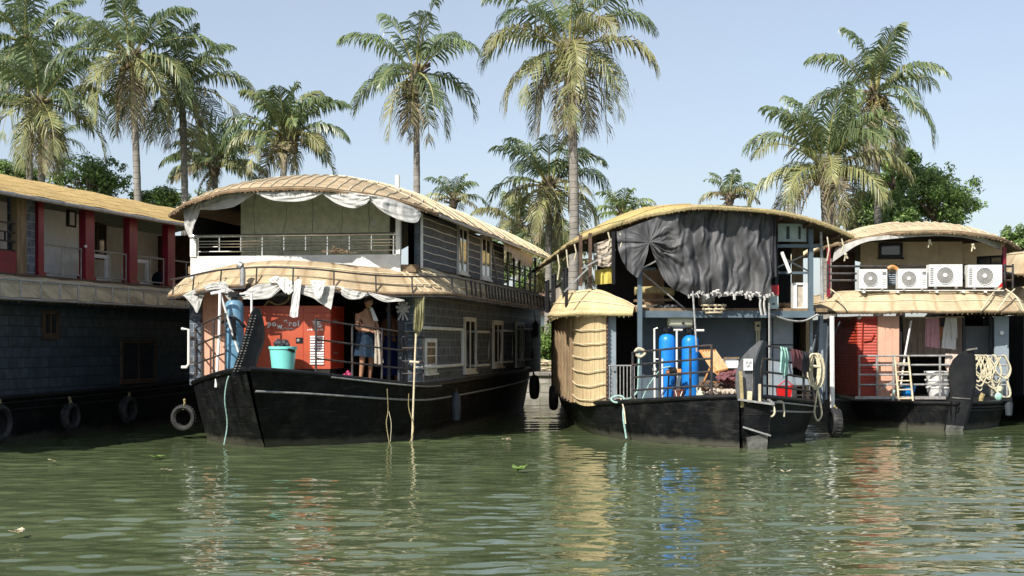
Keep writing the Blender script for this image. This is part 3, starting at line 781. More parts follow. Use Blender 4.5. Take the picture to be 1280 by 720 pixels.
def palm(px, py, Y, base_px, R, label, seed, n=26, dry=.22, bright=False, trunk_w=.135, coconuts=True, topbias=.0, zb=.9, spec=None, droopk=1., group='coconut palms behind the boats', elmin=-72, dens=50):
    """coconut palm: crown centre at (px,py) of the photograph, at distance Y; R = frond length in m"""
    r = random.Random(seed)
    R *= 1.12; n = max(12, int(n*.88)); c = Vector(((px-640)/FPX*Y, Y, EYE+(HZ-py)/FPX*Y)); b = Vector(((base_px-640)/FPX*Y, Y+r.uniform(-.4, .4), zb-.2))
    hgt = c.z-b.z
    tr = MB(); m = 40; pts = []; rad = []
    bx = r.uniform(-.25, .25)
    for i in range(m+1):
        t = i/m; q = b.lerp(c, t)+Vector((bx*math.sin(math.pi*t), .15*math.sin(math.pi*t), 0)); pts.append(q)
        rad.append(trunk_w*(1.25-.35*t+.35*max(0, 1-t*9)**2)*(1+.035*((i % 2)*2-1)))
    tr.tube(pts, .2, 10, radii=rad)
    cr = MB(); mats = ['frond_green', 'frond_deep', 'frond_olive', 'frond_dry', 'rachis', 'frond_bright']
    for i in range(n):
        t = i/(n-1)                                   # 0 = youngest, upright; 1 = oldest, hanging
        az = i*2.39996+r.uniform(-.25, .25)
        el = math.radians(86-(86-elmin)*t**.98+r.uniform(-11, 11)); L = R*(.70+.34*math.sin(math.pi*min(1, .22+t*.62)))*r.uniform(.9, 1.06)
        droop = (.55+1.0*t*(1-t)*2.3+.25*t)*droopk*r.uniform(.8, 1.2)
        if bright: mi = (5, 0) if r.random() < .6 else (0, 5)
        elif t > 1-dry*.38: mi = (3, 2)
        elif t > 1-dry*1.5: mi = (2, 3) if r.random() < .55 else (2, 0)
        else: mi = (0, 1) if r.random() < .55 else ((1, 0) if r.random() < .6 else (0, 2))
        frond(cr, c+Vector((.12*math.cos(az), .12*math.sin(az), .05)), az, el, L, droop, r, dens=dens, mi=mi, wl=.29*R+.18, w=.064, hang=.60+.5*t)
    hub = MB(); hub.lathe(c+Vector((0, 0, -.5)), [(.16, 0), (.24, .2), (.26, .5), (.15, .8), (.03, .95)], 10)
    for i in range(14):                               # old leaf bases and fibre
        a = r.uniform(0, 6.28); q = c+Vector((.2*math.cos(a), .2*math.sin(a), r.uniform(-.3, .2)))
        hub.tube([q, q+Vector((.35*math.cos(a), .35*math.sin(a), r.uniform(.05, .3)))], .04, 5)
    co = MB()
    if coconuts:
        for i in range(r.randint(7, 12)):
            a = r.uniform(0, 6.28); co.ball(c+Vector((.38*math.cos(a), .38*math.sin(a), r.uniform(-.55, -.15))), .12, .12, .15, n=8, m=6)
    # hanging dead sheath
    for i in range(3):
        a = r.uniform(0, 6.28)
        cr.cur = 3
        frond(cr, c+Vector((.1*math.cos(a), .1*math.sin(a), -.1)), a, math.radians(-60+r.uniform(-15, 10)), R*.6, .5, r, dens=16, mi=(3, 3), wl=.32, hang=1.2)
    if coconuts:
        cocos = islands(co)
    else: cocos = []
    parts = [('trunk', tr, 'trunk'), ('crown', cr, mats, [('crown_base', hub, 'bark')]+[('coconut', q, 'coconut') for q in cocos])]
    return make(WORLD, 'coconut_palm', label, 'palm', parts, group, base=(b.x, b.y, zb))

def leaf_crown(clumps, r, per=150, size=.16, mats=3):
    cr = MB()
    for (c, rx, rz, bias) in clumps:
        for i in range(per):
            th = r.uniform(0, 6.283); ct = r.uniform(-1, 1); st = math.sqrt(1-ct*ct); k = r.random()**.42
            p = Vector(c)+Vector((rx*st*math.cos(th)*k, rx*st*math.sin(th)*k, rz*ct*k))
            nrm = Vector((st*math.cos(th), st*math.sin(th), ct+.5))+Vector((r.gauss(0, .6), r.gauss(0, .6), r.gauss(0, .5)))
            nrm.normalize(); t = nrm.orthogonal().normalized(); t.rotate(Matrix.Rotation(r.uniform(0, 6.28), 3, nrm)); s = nrm.cross(t)
            L = size*r.uniform(.7, 1.3); W = L*.42
            x = r.random()+bias
            cr.cur = 0 if x < .45 else 1 if x < .88 else 2
            cr.add([p-t*L*.5, p+s*W*.5+nrm*.01, p+t*L*.5-nrm*L*.15, p-s*W*.5+nrm*.01], [(0, 1, 2, 3)], None, False)
    return cr
def tree(px, py_top, Y, wpx, hpx, label, seed, zb=.9, n=26, per=170, size=.2, bias=0., group='leafy trees on the bank', cat_='tree', name='leafy_tree', trunk=True, mats=('leaf_dark', 'leaf_mid', 'leaf_light')):
    """broad-leaved tree: crown box centred on px, top row py_top, wpx x hpx pixels, at distance Y"""
    r = random.Random(seed); k = Y/FPX
    cx = (px-640)*k; top = EYE+(HZ-py_top)*k; w = wpx*k; h = hpx*k
    cz = top-h/2; clumps = []; tr = MB()
    base = Vector((cx+r.uniform(-.2, .2), Y, zb))
    if trunk: tr.tube(cat([base-Vector((0, 0, .2)), base+Vector((.1, 0, (cz-zb)*.6)), Vector((cx, Y, cz))], 12), .2, 9, radii=[.24*(1-.055*i) for i in range(12)])
    for i in range(n):
        th = r.uniform(0, 6.283); ct = r.uniform(-.75, 1); st = math.sqrt(1-ct*ct); q = r.uniform(.45, .92)
        c = (cx+w*.5*q*st*math.cos(th), Y+w*.42*q*st*math.sin(th), cz+h*.5*q*ct)
        rr = r.uniform(.13, .24)*min(w, h*1.5)
        clumps.append((c, rr, rr*r.uniform(.6, .85), bias+r.uniform(-.22, .22)))
        if trunk: tr.tube([Vector((cx, Y, cz-h*.32)), Vector((cx, Y, cz-h*.2)).lerp(Vector(c), .55)+Vector((0, 0, .1)), Vector(c)], .05, 5, radii=[.09, .055, .02])
    clumps = [(c_, a_, b_, d_+.12) for c_, a_, b_, d_ in clumps]
    cr = leaf_crown(clumps, r, per, size)
    # a few loose outer twigs
    extra = []
    for i in range(n):
        th = r.uniform(0, 6.283); ct = r.uniform(-.3, 1); st = math.sqrt(1-ct*ct)
        extra.append(((cx+w*.53*st*math.cos(th), Y+w*.4*st*math.sin(th), cz+h*.52*ct), .28, .22, bias+.1))
    cr.merge(leaf_crown(extra, r, 26, size*.9))
    parts = ([('trunk', tr, 'bark')] if trunk else [])+[('crown', cr, list(mats))]
    if not trunk: parts.append(('stem', MB().tube([base-Vector((0, 0, .1)), Vector((cx, Y, cz))], .05, 5), 'bark'))
    return make(WORLD, name, label, cat_, parts, group, base=tuple(base))

def vegetation():
    palm(50, 128, 58, 53, 2.9, 'tall coconut palm with a broad full crown in front of the dark leftmost one', 3, n=30, dry=.3)
    palm(32, 52, 62, 37, 3.0, 'dark tall coconut palm at the far left whose crown touches the top of the picture', 14, n=26, dry=.1)
    palm(72, 172, 96, 70, 2.3, 'tiny far coconut palm low between the leftmost pair and the next palm', 21, n=18, dens=20, trunk_w=.14)
    palm(164, 72, 57, 170, 3.0, 'tall coconut palm with a brown dead frond hanging left, second crown from the left', 5, n=30, dry=.28)
    palm(226, 112, 60, 221, 2.8, 'coconut palm with long fronds drooping right, just left of the arched tan roof', 8, n=26, dry=.26)
    palm(357, 172, 58, 358, 2.35, 'short coconut palm rising right behind the arched tan roof with upright fronds', 31, n=28, dry=.2, elmin=-30)
    palm(268, 208, 66, 270, 2.1, 'low green coconut palm just behind the left shoulder of the arched tan roof', 12, n=24, dry=.08, elmin=-10, coconuts=False)
    palm(520, 92, 56, 519, 2.75, 'lone slim coconut palm standing by itself in the open sky above the main boat', 57, n=19, dry=.2, trunk_w=.125)
    palm(711, 62, 54, 712, 3.35, 'tallest coconut palm with yellowing skirt of fronds, at the middle of the picture', 40, n=34, dry=.45, trunk_w=.17, droopk=1.15)
    palm(686, 232, 60, 684, 2.6, 'shorter coconut palm with drooping grey green fronds right behind the tallest one', 44, n=26, dry=.35, droopk=1.2)
    palm(648, 282, 70, 652, 1.9, 'low brown coconut palm half hidden between the main boat roof and the tallest palm', 46, n=18, dry=.5, coconuts=False)
    palm(567, 250, 84, 567, 1.6, 'tiny dark palm tuft just above the sloping roof right of the lone palm', 61, n=16, elmin=-5, coconuts=False, dens=22)
    palm(1094, 118, 60, 1098, 3.0, 'tall dark green coconut palm at the right with a long frond arching right', 72, n=26, dry=.2)
    palm(1032, 212, 56, 1030, 3.1, 'broad yellow green coconut palm with thick neck in front of the tall right one', 76, n=30, dry=.35, trunk_w=.28, elmin=-25)
    palm(912, 246, 80, 912, 1.5, 'tiny green palm tuft peeping over the peak of the black tarp boat roof', 80, n=16, elmin=0, coconuts=False, dens=22)
    palm(778, 268, 75, 778, 1.5, 'small bright green palm tuft right of the tallest palm trunk over the yellow thatch', 83, n=16, bright=True, elmin=0, coconuts=False, dens=22)
    palm(700, 330, 66, 700, 2.2, 'low pale coconut palm hanging its fronds in the gap between the two middle boats', 86, n=22, dry=.4, coconuts=False, elmin=-20)
    tree(112, 196, 66, 96, 72, 'round leafy green tree between the two left pairs of palm trunks', 2, bias=.12)
    tree(18, 203, 68, 66, 45, 'leafy tree top at the far left edge above the orange thatched roof', 4, bias=.1)
    tree(198, 234, 68, 76, 50, 'low dark leafy tree between the palm trunks left of the arched tan roof', 6, n=22)
    tree(244, 240, 74, 60, 46, 'small dim leafy tree just behind the left end of the arched tan roof', 9, n=16)
    tree(1172, 208, 64, 104, 86, 'large round leafy tree over the air conditioner boat roof', 15, bias=.12, n=34, per=190)
    tree(1095, 238, 62, 90, 70, 'dark leafy tree filling the space below the broad yellow green palm', 17, bias=.02, n=26)
    tree(1122, 176, 66, 58, 92, 'bright green creeper covered tree below the tall right palm', 19, bias=.3, n=20)
    tree(1272, 282, 110, 52, 50, 'far leafy tree at the right edge of the picture behind the roof end', 22, n=18, size=.3)
    tree(612, 292, 72, 70, 80, 'dim leafy tree half hidden by the sloping roof of the main boat', 24, n=18)
    tree(674, 316, 70, 70, 90, 'pale leafy tree behind the gap between the two middle boats', 25, bias=.2, n=20)
    tree(680, 402, 57.5, 60, 66, 'bright green bush on the stone bank seen in the gap between the two middle boats', 26, n=22, per=220, bias=.55, size=.15, cat_='bush', name='leafy_bush', trunk=False, group='bushes on the bank')
    tree(700, 404, 58.5, 46, 60, 'second green bush on the bank right beside the woven side of the tarp boat', 27, n=14, per=200, bias=.2, size=.15, cat_='bush', name='leafy_bush', trunk=False, group='bushes on the bank')
    tree(654, 398, 58.5, 44, 62, 'shaded bush on the bank behind the stern of the main boat', 28, n=14, per=200, bias=.1, size=.15, cat_='bush', name='leafy_bush', trunk=False, group='bushes on the bank')
    # dry brushwood lying on the wall top
    br = MB(); r = random.Random(5)
    for i in range(46):
        x = r.uniform(.7, 2.6); z = .93+r.uniform(0, .38); y = 55.5+r.uniform(0, .5)
        br.tube([(x-.5, y, z), (x, y+.05, z+r.uniform(-.06, .1)), (x+.6, y+r.uniform(-.1, .1), z+r.uniform(-.1, .12))], .014, 4)
    make(WORLD, 'brushwood_heap', 'pale dry brushwood lying on top of the stone bank below the bushes', 'brushwood', (br, 'bamboo'))
    # small house glimpsed behind the bushes
    hb = MB().box(.2, 3.4, 64, 67, .9, 3.3); rf = MB()
    rf.hexa([(0, 63.6, 3.2), (3.6, 63.6, 3.2), (3.6, 65.5, 4.1), (0, 65.5, 4.1), (0, 63.6, 3.3), (3.6, 63.6, 3.3), (3.6, 65.5, 4.2), (0, 65.5, 4.2)])
    rf.hexa([(0, 65.5, 4.1), (3.6, 65.5, 4.1), (3.6, 67.4, 3.2), (0, 67.4, 3.2), (0, 65.5, 4.2), (3.6, 65.5, 4.2), (3.6, 67.4, 3.3), (0, 67.4, 3.3)])
    wd = MB().box(1.2, 2.0, 63.95, 63.99, 1.8, 2.7)
    make(WORLD, 'small_house', 'small cream house with a rusty pink roof glimpsed behind the bushes in the gap', 'house', [('wall', hb, 'plaster'), ('roof', rf, 'rust_roof'), ('window', wd, 'wood_dark')])
vegetation()
# drifting water plants
def floaters():
    spots = [(67, 580, .09, 'single pale drifting leaf near the left edge of the picture'), (196, 575, .13, 'small drifting water plant in front of the dark left boat'),
             (207, 591, .08, 'tiny drifting leaf just below the small water plant at the left'), (25, 671, .10, 'yellow drifting leaf in the lower left corner water'),
             (647, 590, .17, 'yellow green drifting water plant below the gap between the two middle boats'), (813, 590, .09, 'pale leaf floating below the blue tank reflections'),
             (982, 593, .08, 'white petal floating below the red basket'), (634, 552, .10, 'green sprig floating just off the main boat stern side')]
    for k, (px, py, s, lab) in enumerate(spots):
        Y = EYE*FPX/(py-HZ); x = (px-640)/FPX*Y; m = MB(); r = random.Random(k)
        for i in range(3 if s < .1 else 7):
            a = r.uniform(0, 6.28); d = s*r.uniform(.2, .9); c = Vector((x+d*math.cos(a), Y+d*math.sin(a), .035+r.uniform(0, .03)))
            u = Vector((math.cos(a), math.sin(a), r.uniform(0, .5)))*s*.5; w = Vector((-math.sin(a), math.cos(a), .1))*s*.3
            m.grid(lambda p, q: c+u*(2*p-1)*(1-(2*q-1)**2*.5)+w*(2*q-1)*(1-(2*p-1)**2*.6)+Vector((0, 0, .01)), 4, 4, thick=.004)
        make(WORLD, 'floating_leaf' if s < .1 else 'water_plant', lab, 'leaf' if s < .1 else 'water plant', (m, 'leaf_light' if s > .1 else 'bamboo'), 'plants and leaves adrift on the water')
floaters()

# ================================================================== BOAT A: dark boat at the left, seen from the side
FA = Frame((-9.97-.0, 28.8), -12.84)
def boat_left():
    f = FA; parts = []
    hl = Hull([(-8, .2, -9, .1, 1.3), (-6, 1.6, -6.5, 1.9, 1.05), (-3, 2.2, -3, 2.55, .93), (0, 2.3, 0, 2.6, .90), (6, 2.3, 6, 2.6, .98), (12, 2.2, 12, 2.5, 1.15), (17, 1.7, 17, 2.0, 1.3)], cx=-2.55)
    parts += hl.parts(strake='black')
    # lower wall
    w = MB().box(-.12, 0, -4, 16, .92, 2.95).box(-5, -4.9, -4, 16, .92, 2.95).box(-4.9, -.13, -4.1, -4, .92, 2.95)
    w.box(-4.9, -.13, 15.8, 15.9, .92, 2.95)
    parts.append(('lower_wall', w, 'tile_blue'))
    parts.append(window(f, 52, 71, 388, 421, 0, 'S', frame='wood_dark', w=.07, mull=1))
    parts.append(window(f, 150, 193, 425, 478, 0, 'S', frame='wood_dark', w=.07, mull=1))
    # roof skirt between decks
    aw, fn, L = awning([(.08, -5), (.08, 0), (.08, 5), (.08, 10), (.08, 15)], .66, lambda t: 3.32, lambda t: 2.84, m='thatch_grey', bulge=.07, ribs=(0, [.35]), seed=8, n=90)
    rl = MB()
    for z, x in ((3.16, .72), (2.80, .78)): rl.tube([(x, -5, z), (x, 15, z)], .022, 6)
    y = -4.8
    while y < 15: rl.tube([(.74, y, 2.8), (.74, y, 3.16)], .02, 6); y += .72
    aw[3].append(('pipe_rail', rl, 'rail_grey'))
    parts.append(aw)
    # upper deck
    parts.append(('upper_floor', MB().box(-5, .16, -5, 15.5, 3.16, 3.34), 'wood_dark'))
    parts.append(('upper_back_wall', MB().box(-2.7, -2.6, -5, 15.5, 3.34, 5.0), 'plaster'))
    parts.append(('white_cabin_wall', MB().box(-1.06, -1.0, -5, f.S(101, 300, -1)[1], 3.34, 4.9), 'plaster'))
    # partitions across the deck
    parts.append(('partition_wall', MB().box(-.45, -.02, f.S(34, 300, 0)[1], f.S(45, 300, 0)[1], 3.34, 4.95), 'tile_slate'))
    parts.append(('partition_wall', MB().box(-2.59, -1.2, f.S(151, 300, 0)[1], f.S(151, 300, 0)[1]+.12, 3.34, 4.95), 'plaster'))
    parts.append(('partition_wall', MB().box(-2.59, -1.6, 12, 12.1, 3.34, 4.95), 'wood_dark'))
    for (a, b) in ((47, 54), (106, 117), (161, 171), (209, 218)):
        p0 = f.S(a, 300, 0)[1]; p1 = f.S(b, 300, 0)[1]
        parts.append(('post', MB().box(-.14, .02, p0, p1, 3.34, 4.85).box(-.17, .05, p0-.03, p1+.03, 3.34, 3.42), 'maroon'))
    for px in (250, 300): parts.append(('post', MB().box(-.14, .02, f.S(px, 300, 0)[1], f.S(px, 300, 0)[1]+.4, 3.34, 4.85), 'maroon'))
    p0, p1 = f.S(21, 300, 0)[1], f.S(33, 300, 0)[1]
    parts.append(('post', MB().box(-.14, .01, p0, p1, 3.34, 4.85), 'wood_old', None, 'plain brown timber post'))
    # left end: maroon parapet and black lattice
    parts.append(('parapet', MB().box(-.1, 0, -5, p0-.01, 3.34, 3.78), 'maroon'))
    lat = MB(); ya, yb = -5., p0
    for i, z in enumerate((3.80, 3.98, 4.16, 4.34)):
        lat.bar((-.05, ya, z), (-.05, yb, z), .03, .03)
        if i < 3:
            y = yb-.12-(.22 if i % 2 else 0)
            while y > ya: lat.bar((-.05, y, z), (-.05, y, z+.18), .03, .03); y -= .44
    parts.append(('lattice_railing', lat, 'black'))
    # glass balustrades between the posts
    for (a, b) in ((55.5, 103.5), (118.5, 159.5), (172.5, 206.5), (219.5, 249)):
        y0 = f.S(a, 300, 0)[1]; y1 = f.S(b, 300, 0)[1]; z = 4.0
        ra = MB().tube([(-.04, y0, z), (-.04, y1, z)], .02, 6).tube([(-.04, y0, 3.42), (-.04, y1, 3.42)], .015, 6)
        for k in (0, .5, 1): ra.tube([(-.04, y0+(y1-y0)*k, 3.34), (-.04, y0+(y1-y0)*k, z)], .012, 6)
        parts.append(('railing', ra, 'rail_grey'))
    parts.append(window(f, 119, 131, 278, 322, -1.6, 'S', frame='wood_dark', w=.05, mull=0))
    # half-height white seat backs and inner frames
    fr2 = MB()
    for px in (134, 186):
        y = f.S(px, 300, 0)[1]
        fr2.box(-.5, -.45, y, y+.1, 3.34, 4.02).box(-.5, -.45, y+.8, y+.9, 3.34, 3.9).box(-.5, -.45, y, y+.9, 3.9, 3.98).box(-.5, -.45, y, y+.9, 3.34, 3.42)
    parts.append(('inner_screen', fr2, 'plaster'))
    roof = Roof(2.95, -6.5, 16, 4.86, 5.30, 5.62, hip=1.5, corner=.6, cx=-2.45, pw=2.0)
    parts.append(roof.parts('thatch_gold', ribf=0, flen=0, ribs_every=0, ribmat='thatch_gold', long_lines=0, rr=.008))
    gut = MB().tube([(.56, -6, 4.80), (.56, 16, 4.80)], .04, 8); parts.append(('gutter_pipe', gut, 'rail_grey'))
    make(f, 'houseboat', 'dark houseboat at the far left with maroon posts and an orange thatched roof', 'houseboat', parts, 'moored houseboats', base=(0, 0, 0))
    # things on it
    make(f, 'framed_picture', 'black framed picture hanging on the white wall of the dark left boat', 'picture', [('frame', MB().box(-.995, -.96, f.S(84, 260, -.97)[1], f.S(95, 260, -.97)[1], f.S(84, 283, -.97)[2], f.S(84, 262, -.97)[2]), 'black'), ('print', MB().box(-.96, -.955, f.S(86.5, 260, -.97)[1], f.S(92.5, 260, -.97)[1], f.S(86.5, 281, -.97)[2], f.S(86.5, 265, -.97)[2]), 'plaster')])
    lt = MB().ball(f.S(107, 308, .05), .035); make(f, 'round_lamp', 'small round white lamp fixed on the second maroon post', 'lamp', (lt, 'white_clean'))
    # coloured bundle behind the railing between the last maroon posts
    c = f.S(198, 335, -.5); bd = MB()
    for i, (dy, dz, rr) in enumerate(((0, .0, .16), (.28, .05, .2), (.55, -.02, .17))): bd.ball((c[0], c[1]+dy, 3.36+rr+.02), rr, rr, rr*1.2)
    make(f, 'cloth_bundle', 'blue and pale cloth bundles on the upper deck behind the third glass railing', 'bundle', (bd, 'lungi_blue'))
    tyre(f, f.S(88, 521, .22), .29, 'x', 'black tyre tied with yellow rope at the middle of the dark left hull', rop=f.S(87, 497, .12))
    tyre(f, f.S(160, 512, .22), .30, 'x', 'dim black tyre tied near the shaded aft end of the dark left hull', rop=f.S(162, 492, .12))
    tyre(f, f.S(-3, 529, .22), .37, 'x', 'large black tyre cut by the left edge of the picture', rop=f.S(0, 500, .12))
boat_left()

# ================================================================== BOAT B: main boat with the arched roof and orange generator
FB = Frame((-4.30, 30.10), -9.6)
HB = Hull([(-1.8, 0, -3.15, .04, 1.50), (-1.35, .78, -2.4, .74, 1.42), (-.85, 1.32, -1.6, 1.34, 1.32), (-.25, 1.72, -.8, 1.90, 1.22), (.5, 2.02, .1, 2.34, 1.14),
           (1.6, 2.22, 1.2, 2.46, 1.10), (4, 2.30, 4, 2.5, 1.10), (10, 2.35, 10, 2.5, 1.16), (15, 2.05, 15, 2.35, 1.24), (17.5, 1.6, 17.5, 1.95, 1.3)])
def boat_main():
    f = FB; parts = []
    hp = HB.parts(strake='rail_grey', strake_y=(-1.9, 2.2), strake_dz=.07)
    worn = MB().plate([(-.03, -1.70, -.3), (-.03, -2.05, .10), (-.03, -2.45, .55), (-.03, -2.2, .6), (-.03, -1.4, .1), (-.03, -1.3, -.3)], (.14, 0, 0))
    ledge = MB().bar(f.F(313, 504, -2.35), f.F(402, 503, -1.15), .10, .035).bar(f.F(278, 501, -1.6), f.F(294, 501, -2.0), .1, .035)
    hp.append(('stem_post', worn, 'hull_worn')); hp.append(('fender_ledge', ledge, 'hull_worn'))
    parts += hp
    # upturned prow blade in the centre plane
    S = lambda px, py: f.F(px, py, -3.12+(px-290)/44*.55)
    bl = [S(290, 470), S(292, 462), S(297, 448), S(302, 433), S(307, 417), S(311, 402), S(315, 390), S(319, 384), S(324, 386), S(327, 396), S(329.5, 410), S(329.5, 424), S(326, 437), S(322, 447), S(320, 456), S(322, 470)]
    blm = MB().plate(bl, (-.05, .09, 0))
    studs = MB()
    for k, (px, py) in enumerate(cat([(p[0], p[1], 0) for p in ((292, 464), (300, 442), (307, 419), (314, 395))], 22)[i][:2] for i in range(22)):
        for dx in (0, 4.4):
            q = Vector(S(px+dx+1.6, py))+Vector((0, -.03, 0)); studs.ball(q, .017+.006*((k*7) % 3), .02, .016, n=7, m=5)
    rim = MB().tube(cat(bl[8:15], 20), .02, 6)
    parts.append(('prow', blm, 'black', [('brass_stud_band', studs, 'hull_worn'), ('rim', rim, 'black')]))
    # ---- lower cabin
    zf = 1.1
    parts.append(('lower_wall', MB().box(2.28, 2.40, .75, 17, zf, 3.1).box(-2.4, -2.28, .5, 17, zf, 3.1).box(-2.28, 2.28, 16.9, 17, zf, 3.1), 'tile_slate'))
    # curved corner of the right wall
    def corner(u, v):
        a = u*math.pi/2; return (2.40-.34+.34*math.cos(a)-0, .75-.0-.34*math.sin(a)*1.3, 3.1-(3.1-zf)*v)
    cw = MB().grid(lambda u, v: corner(1-u, 1-v), 12, 2, lambda u, v: (.75-u*.6, (1-v)*-2+3.1), thick=.05)
    parts.append(('corner_wall', cw, 'tile_slate'))
    parts.append(('front_panel', MB().box(f.F(497, 400, .25)[0], 2.08, .25, .32, zf, 3.1), 'slate_dark'))
    parts.append(('front_panel', MB().box(f.F(484, 400, .28)[0], f.F(488, 400, .28)[0], .28, .34, zf, 3.1), 'slate_dark', None, 'narrow dark door post'))
    parts.append(('corner_post', MB().box(-2.46, -2.22, .2, .5, zf, 3.1), 'tile_slate'))
    pk = MB().box(f.F(246, 400, .3)[0], f.F(303, 400, .3)[0], .3, .36, 1.12, 3.05); parts.append(('salmon_panel', pk, 'panel_pink'))
    cab = MB().box(-2.2, 2.2, 3.2, 3.26, zf, 3.1).box(-2.2, 2.2, .4, 3.2, 3.12, 3.2); parts.append(('inner_wall', cab, 'void_shade'))
    # side windows and doors of the lower storey
    parts.append(window(f, 530, 543.5, 423, 467, 2.40, 'S', bars=3, mull=0, w=.08, pane='wood_old'))
    parts.append(window(f, 579, 593, 396, 466, 2.40, 'S', mull=1, w=.10, pane='glass'))
    parts.append(window(f, 615, 627, 400, 459, 2.40, 'S', mull=1, w=.12, pane='glass'))
    parts.append(window(f, 644, 654, 402, 458, 2.40, 'S', mull=1, w=.12, pane='glass'))
    # white pipe hand loops along the side
    for (a, b, t, bo) in ((536, 581, 412, 456), (598, 613.5, 415, 456), (629, 643, 414, 452), (655, 667, 412, 449)):
        y0, y1 = f.S(a, 430, 2.6)[1], f.S(b, 430, 2.6)[1]; z0 = f.S(b, bo, 2.6)[2]; z1 = f.S(b, t, 2.6)[2]
        x = 2.55; lp = [(x, y0, z0), (x, y0, z1), (x, y1, z1), (x, y1, z0)]
        if a == 536: lp = [(x, y0-.3, z0), (x, y1, z0), (x, y1, z1), (x, y0-.3, z1)]; mb = MB().tube(lp, .036, 8)
        else: mb = MB().tube(lp, .036, 8, closed=True)
        for q in (lp[0], lp[1], lp[2], lp[3]): mb.tube([q, (2.38, q[1], q[2])], .02, 6)
        parts.append(('grab_rail', mb, 'white'))
    # left grab rail outside the corner post
    P = [f.F(227, 411, .0), f.F(236, 412, .0), f.F(236, 455, .0), f.F(233, 459, 0), f.F(227, 459, .0)]
    parts.append(('grab_rail', MB().tube(P, .032, 8).tube([f.F(236, 421, 0), f.F(243, 421, .2)], .02, 6).tube([f.F(236, 453, 0), f.F(243, 453, .2)], .02, 6), 'white'))
    # ---- roof skirt between decks, all round the front
    path = [(-2.62, 15), (-2.62, 8), (-2.60, 2.4), (-2.45, .9), (-1.9, .12), (-1.0, -.35), (0, -.48), (1.0, -.35), (1.9, .12), (2.42, .8), (2.44, 2.4), (2.44, 8), (2.44, 16.2)]
    path = [(p[0], p[1]) for p in path]
    N = 170
    bp_ = lambda t: math.exp(-((t-.475)/.105)**4)
    aw, fn, L = awning(path, lambda t: .70+.08*bp_(t), lambda t: 3.50+.12*bp_(t), lambda t: 2.98+.15*bp_(t), n=N, m=['thatch_tan', 'thatch_moss'], bulge=.10, ribs=(0, [.45, .8]), seed=12)
    # mossy old thatch along the right side
    top = aw[1]
    for k, face in enumerate(top.f):
        c = top.v[face[0]]
        if c[0] > 2.2 and c[1] > 1.0+.6*math.sin(c[2]*7): top.mi[k] = 1
    sk = MB()                                   # slanted cane strips near the right corner
    for k in range(9):
        t = .66+.012*k; sk.tube([fn(t+.035*q/6, q/6)+Vector((0, 0, .02)) for q in range(7)], .013, 5)
    for k in range(5):
        t = .335-.012*k; sk.tube([fn(t-.02*q/6, q/6)+Vector((0, 0, .02)) for q in range(7)], .013, 5)
    aw[3].append(('cane_strip', sk, 'bamboo'))
    rl = MB()
    r1 = [fn(i/N, .62)+Vector((0, 0, .16)) for i in range(int(.283*N), N+1)]; r2 = [fn(i/N, 1.0)+Vector((0, 0, .02)) for i in range(int(.283*N), N+1)]
    rl.tube([fn(i/N, .98)+Vector((0, 0, .30)) for i in range(int(.283*N), N+1)], .020, 6)
    rl.tube([fn(i/N, 1.04)+Vector((0, 0, -.06)) for i in range(int(.283*N), N+1)], .022, 6)
    d = 0
    for i in range(int(.3*N), N, 1):
        if L[i]-d > (.62 if fn(i/N, 1).y < 2 else .33):
            d = L[i]; rl.tube([fn(i/N, 1.04)+Vector((0, 0, -.06)), fn(i/N, .98)+Vector((0, 0, .30))], .016 if fn(i/N, 1).y < 2 else .024, 6)
    aw[3].append(('iron_frame', rl, 'iron'))
    parts.append(aw)
    # ---- upper deck
    parts.append(('upper_floor', MB().box(-2.42, 2.40, .02, 16.6, 3.40, 3.55), 'wood_old'))
    x0, x1 = f.F(239, 300, 0)[0], f.F(501, 300, 0)[0]
    parts.append(('fascia', MB().box(x0, x1, -.04, .03, 3.30, f.F(300, 320, 0)[2]), 'white'))
    z = lambda py: f.F(370, py, 0)[2]
    rr = MB().tube([(x0+.02, -.03, z(294)), (x1-.04, -.03, z(294))], .035, 8)
    for py in (300.5, 304, 307.5, 313.5): rr.tube([(x0+.15, 0, z(py)), (x1-.08, 0, z(py))], .013, 6)
    n = 9
    for i in range(n+1):
        x = x0+.15+(x1-x0-.3)*i/n; rr.bar((x, 0, z(313.5)), (x, 0, z(295)), .022, .012)
        if i % 3 == 0: rr.bar((x, 0, z(320)), (x, 0, z(313)), .03, .03)
    parts.append(('railing', rr, 'steel'))
    pw = MB().box(x0, x0+.13, -.07, .06, z(320), z(297))
    parts.append(('front_post', pw, 'white'))
    parts.append(('front_post', MB().box(x1-.09, x1, -.07, .05, z(320), z(272)), 'white'))
    gx0, gx1 = f.F(301, 280, 2.4)[0], f.F(487, 280, 2.4)[0]
    roof = Roof(2.78, -1.25, 17.2, 4.62, 5.02, 5.56, hip=1.3, corner=1.15, cpow=3.2, pw=2.3)
    gy = 1.0; gx0, gx1 = f.F(301, 280, gy)[0], f.F(487, 280, gy)[0]
    parts.append(('green_wall', arch_wall(roof, gx0, gx1, gy, 3.55), 'wall_green', [('switch_plate', MB().box(f.F(464, 280, gy)[0], f.F(470, 280, gy)[0], gy-.015, gy, f.F(467, 281.5, gy)[2], f.F(467, 275.5, gy)[2]), 'paper')]))
    parts.append(('inner_wall', arch_wall(roof, -2.28, gx0, 4.2, 3.55).box(-2.36, -2.3, .1, 12, 3.55, 4.6).merge(arch_wall(roof, gx1+.01, 2.28, 2.6, 3.55)), 'void_shade'))
    parts.append(window(f, 263, 277, 285, 316, 4.1, 'F', frame='white', mull=0, w=.04)); parts.append(window(f, 251, 261, 286, 318, 4.1, 'F', frame='wood_old', mull=0, w=.05))
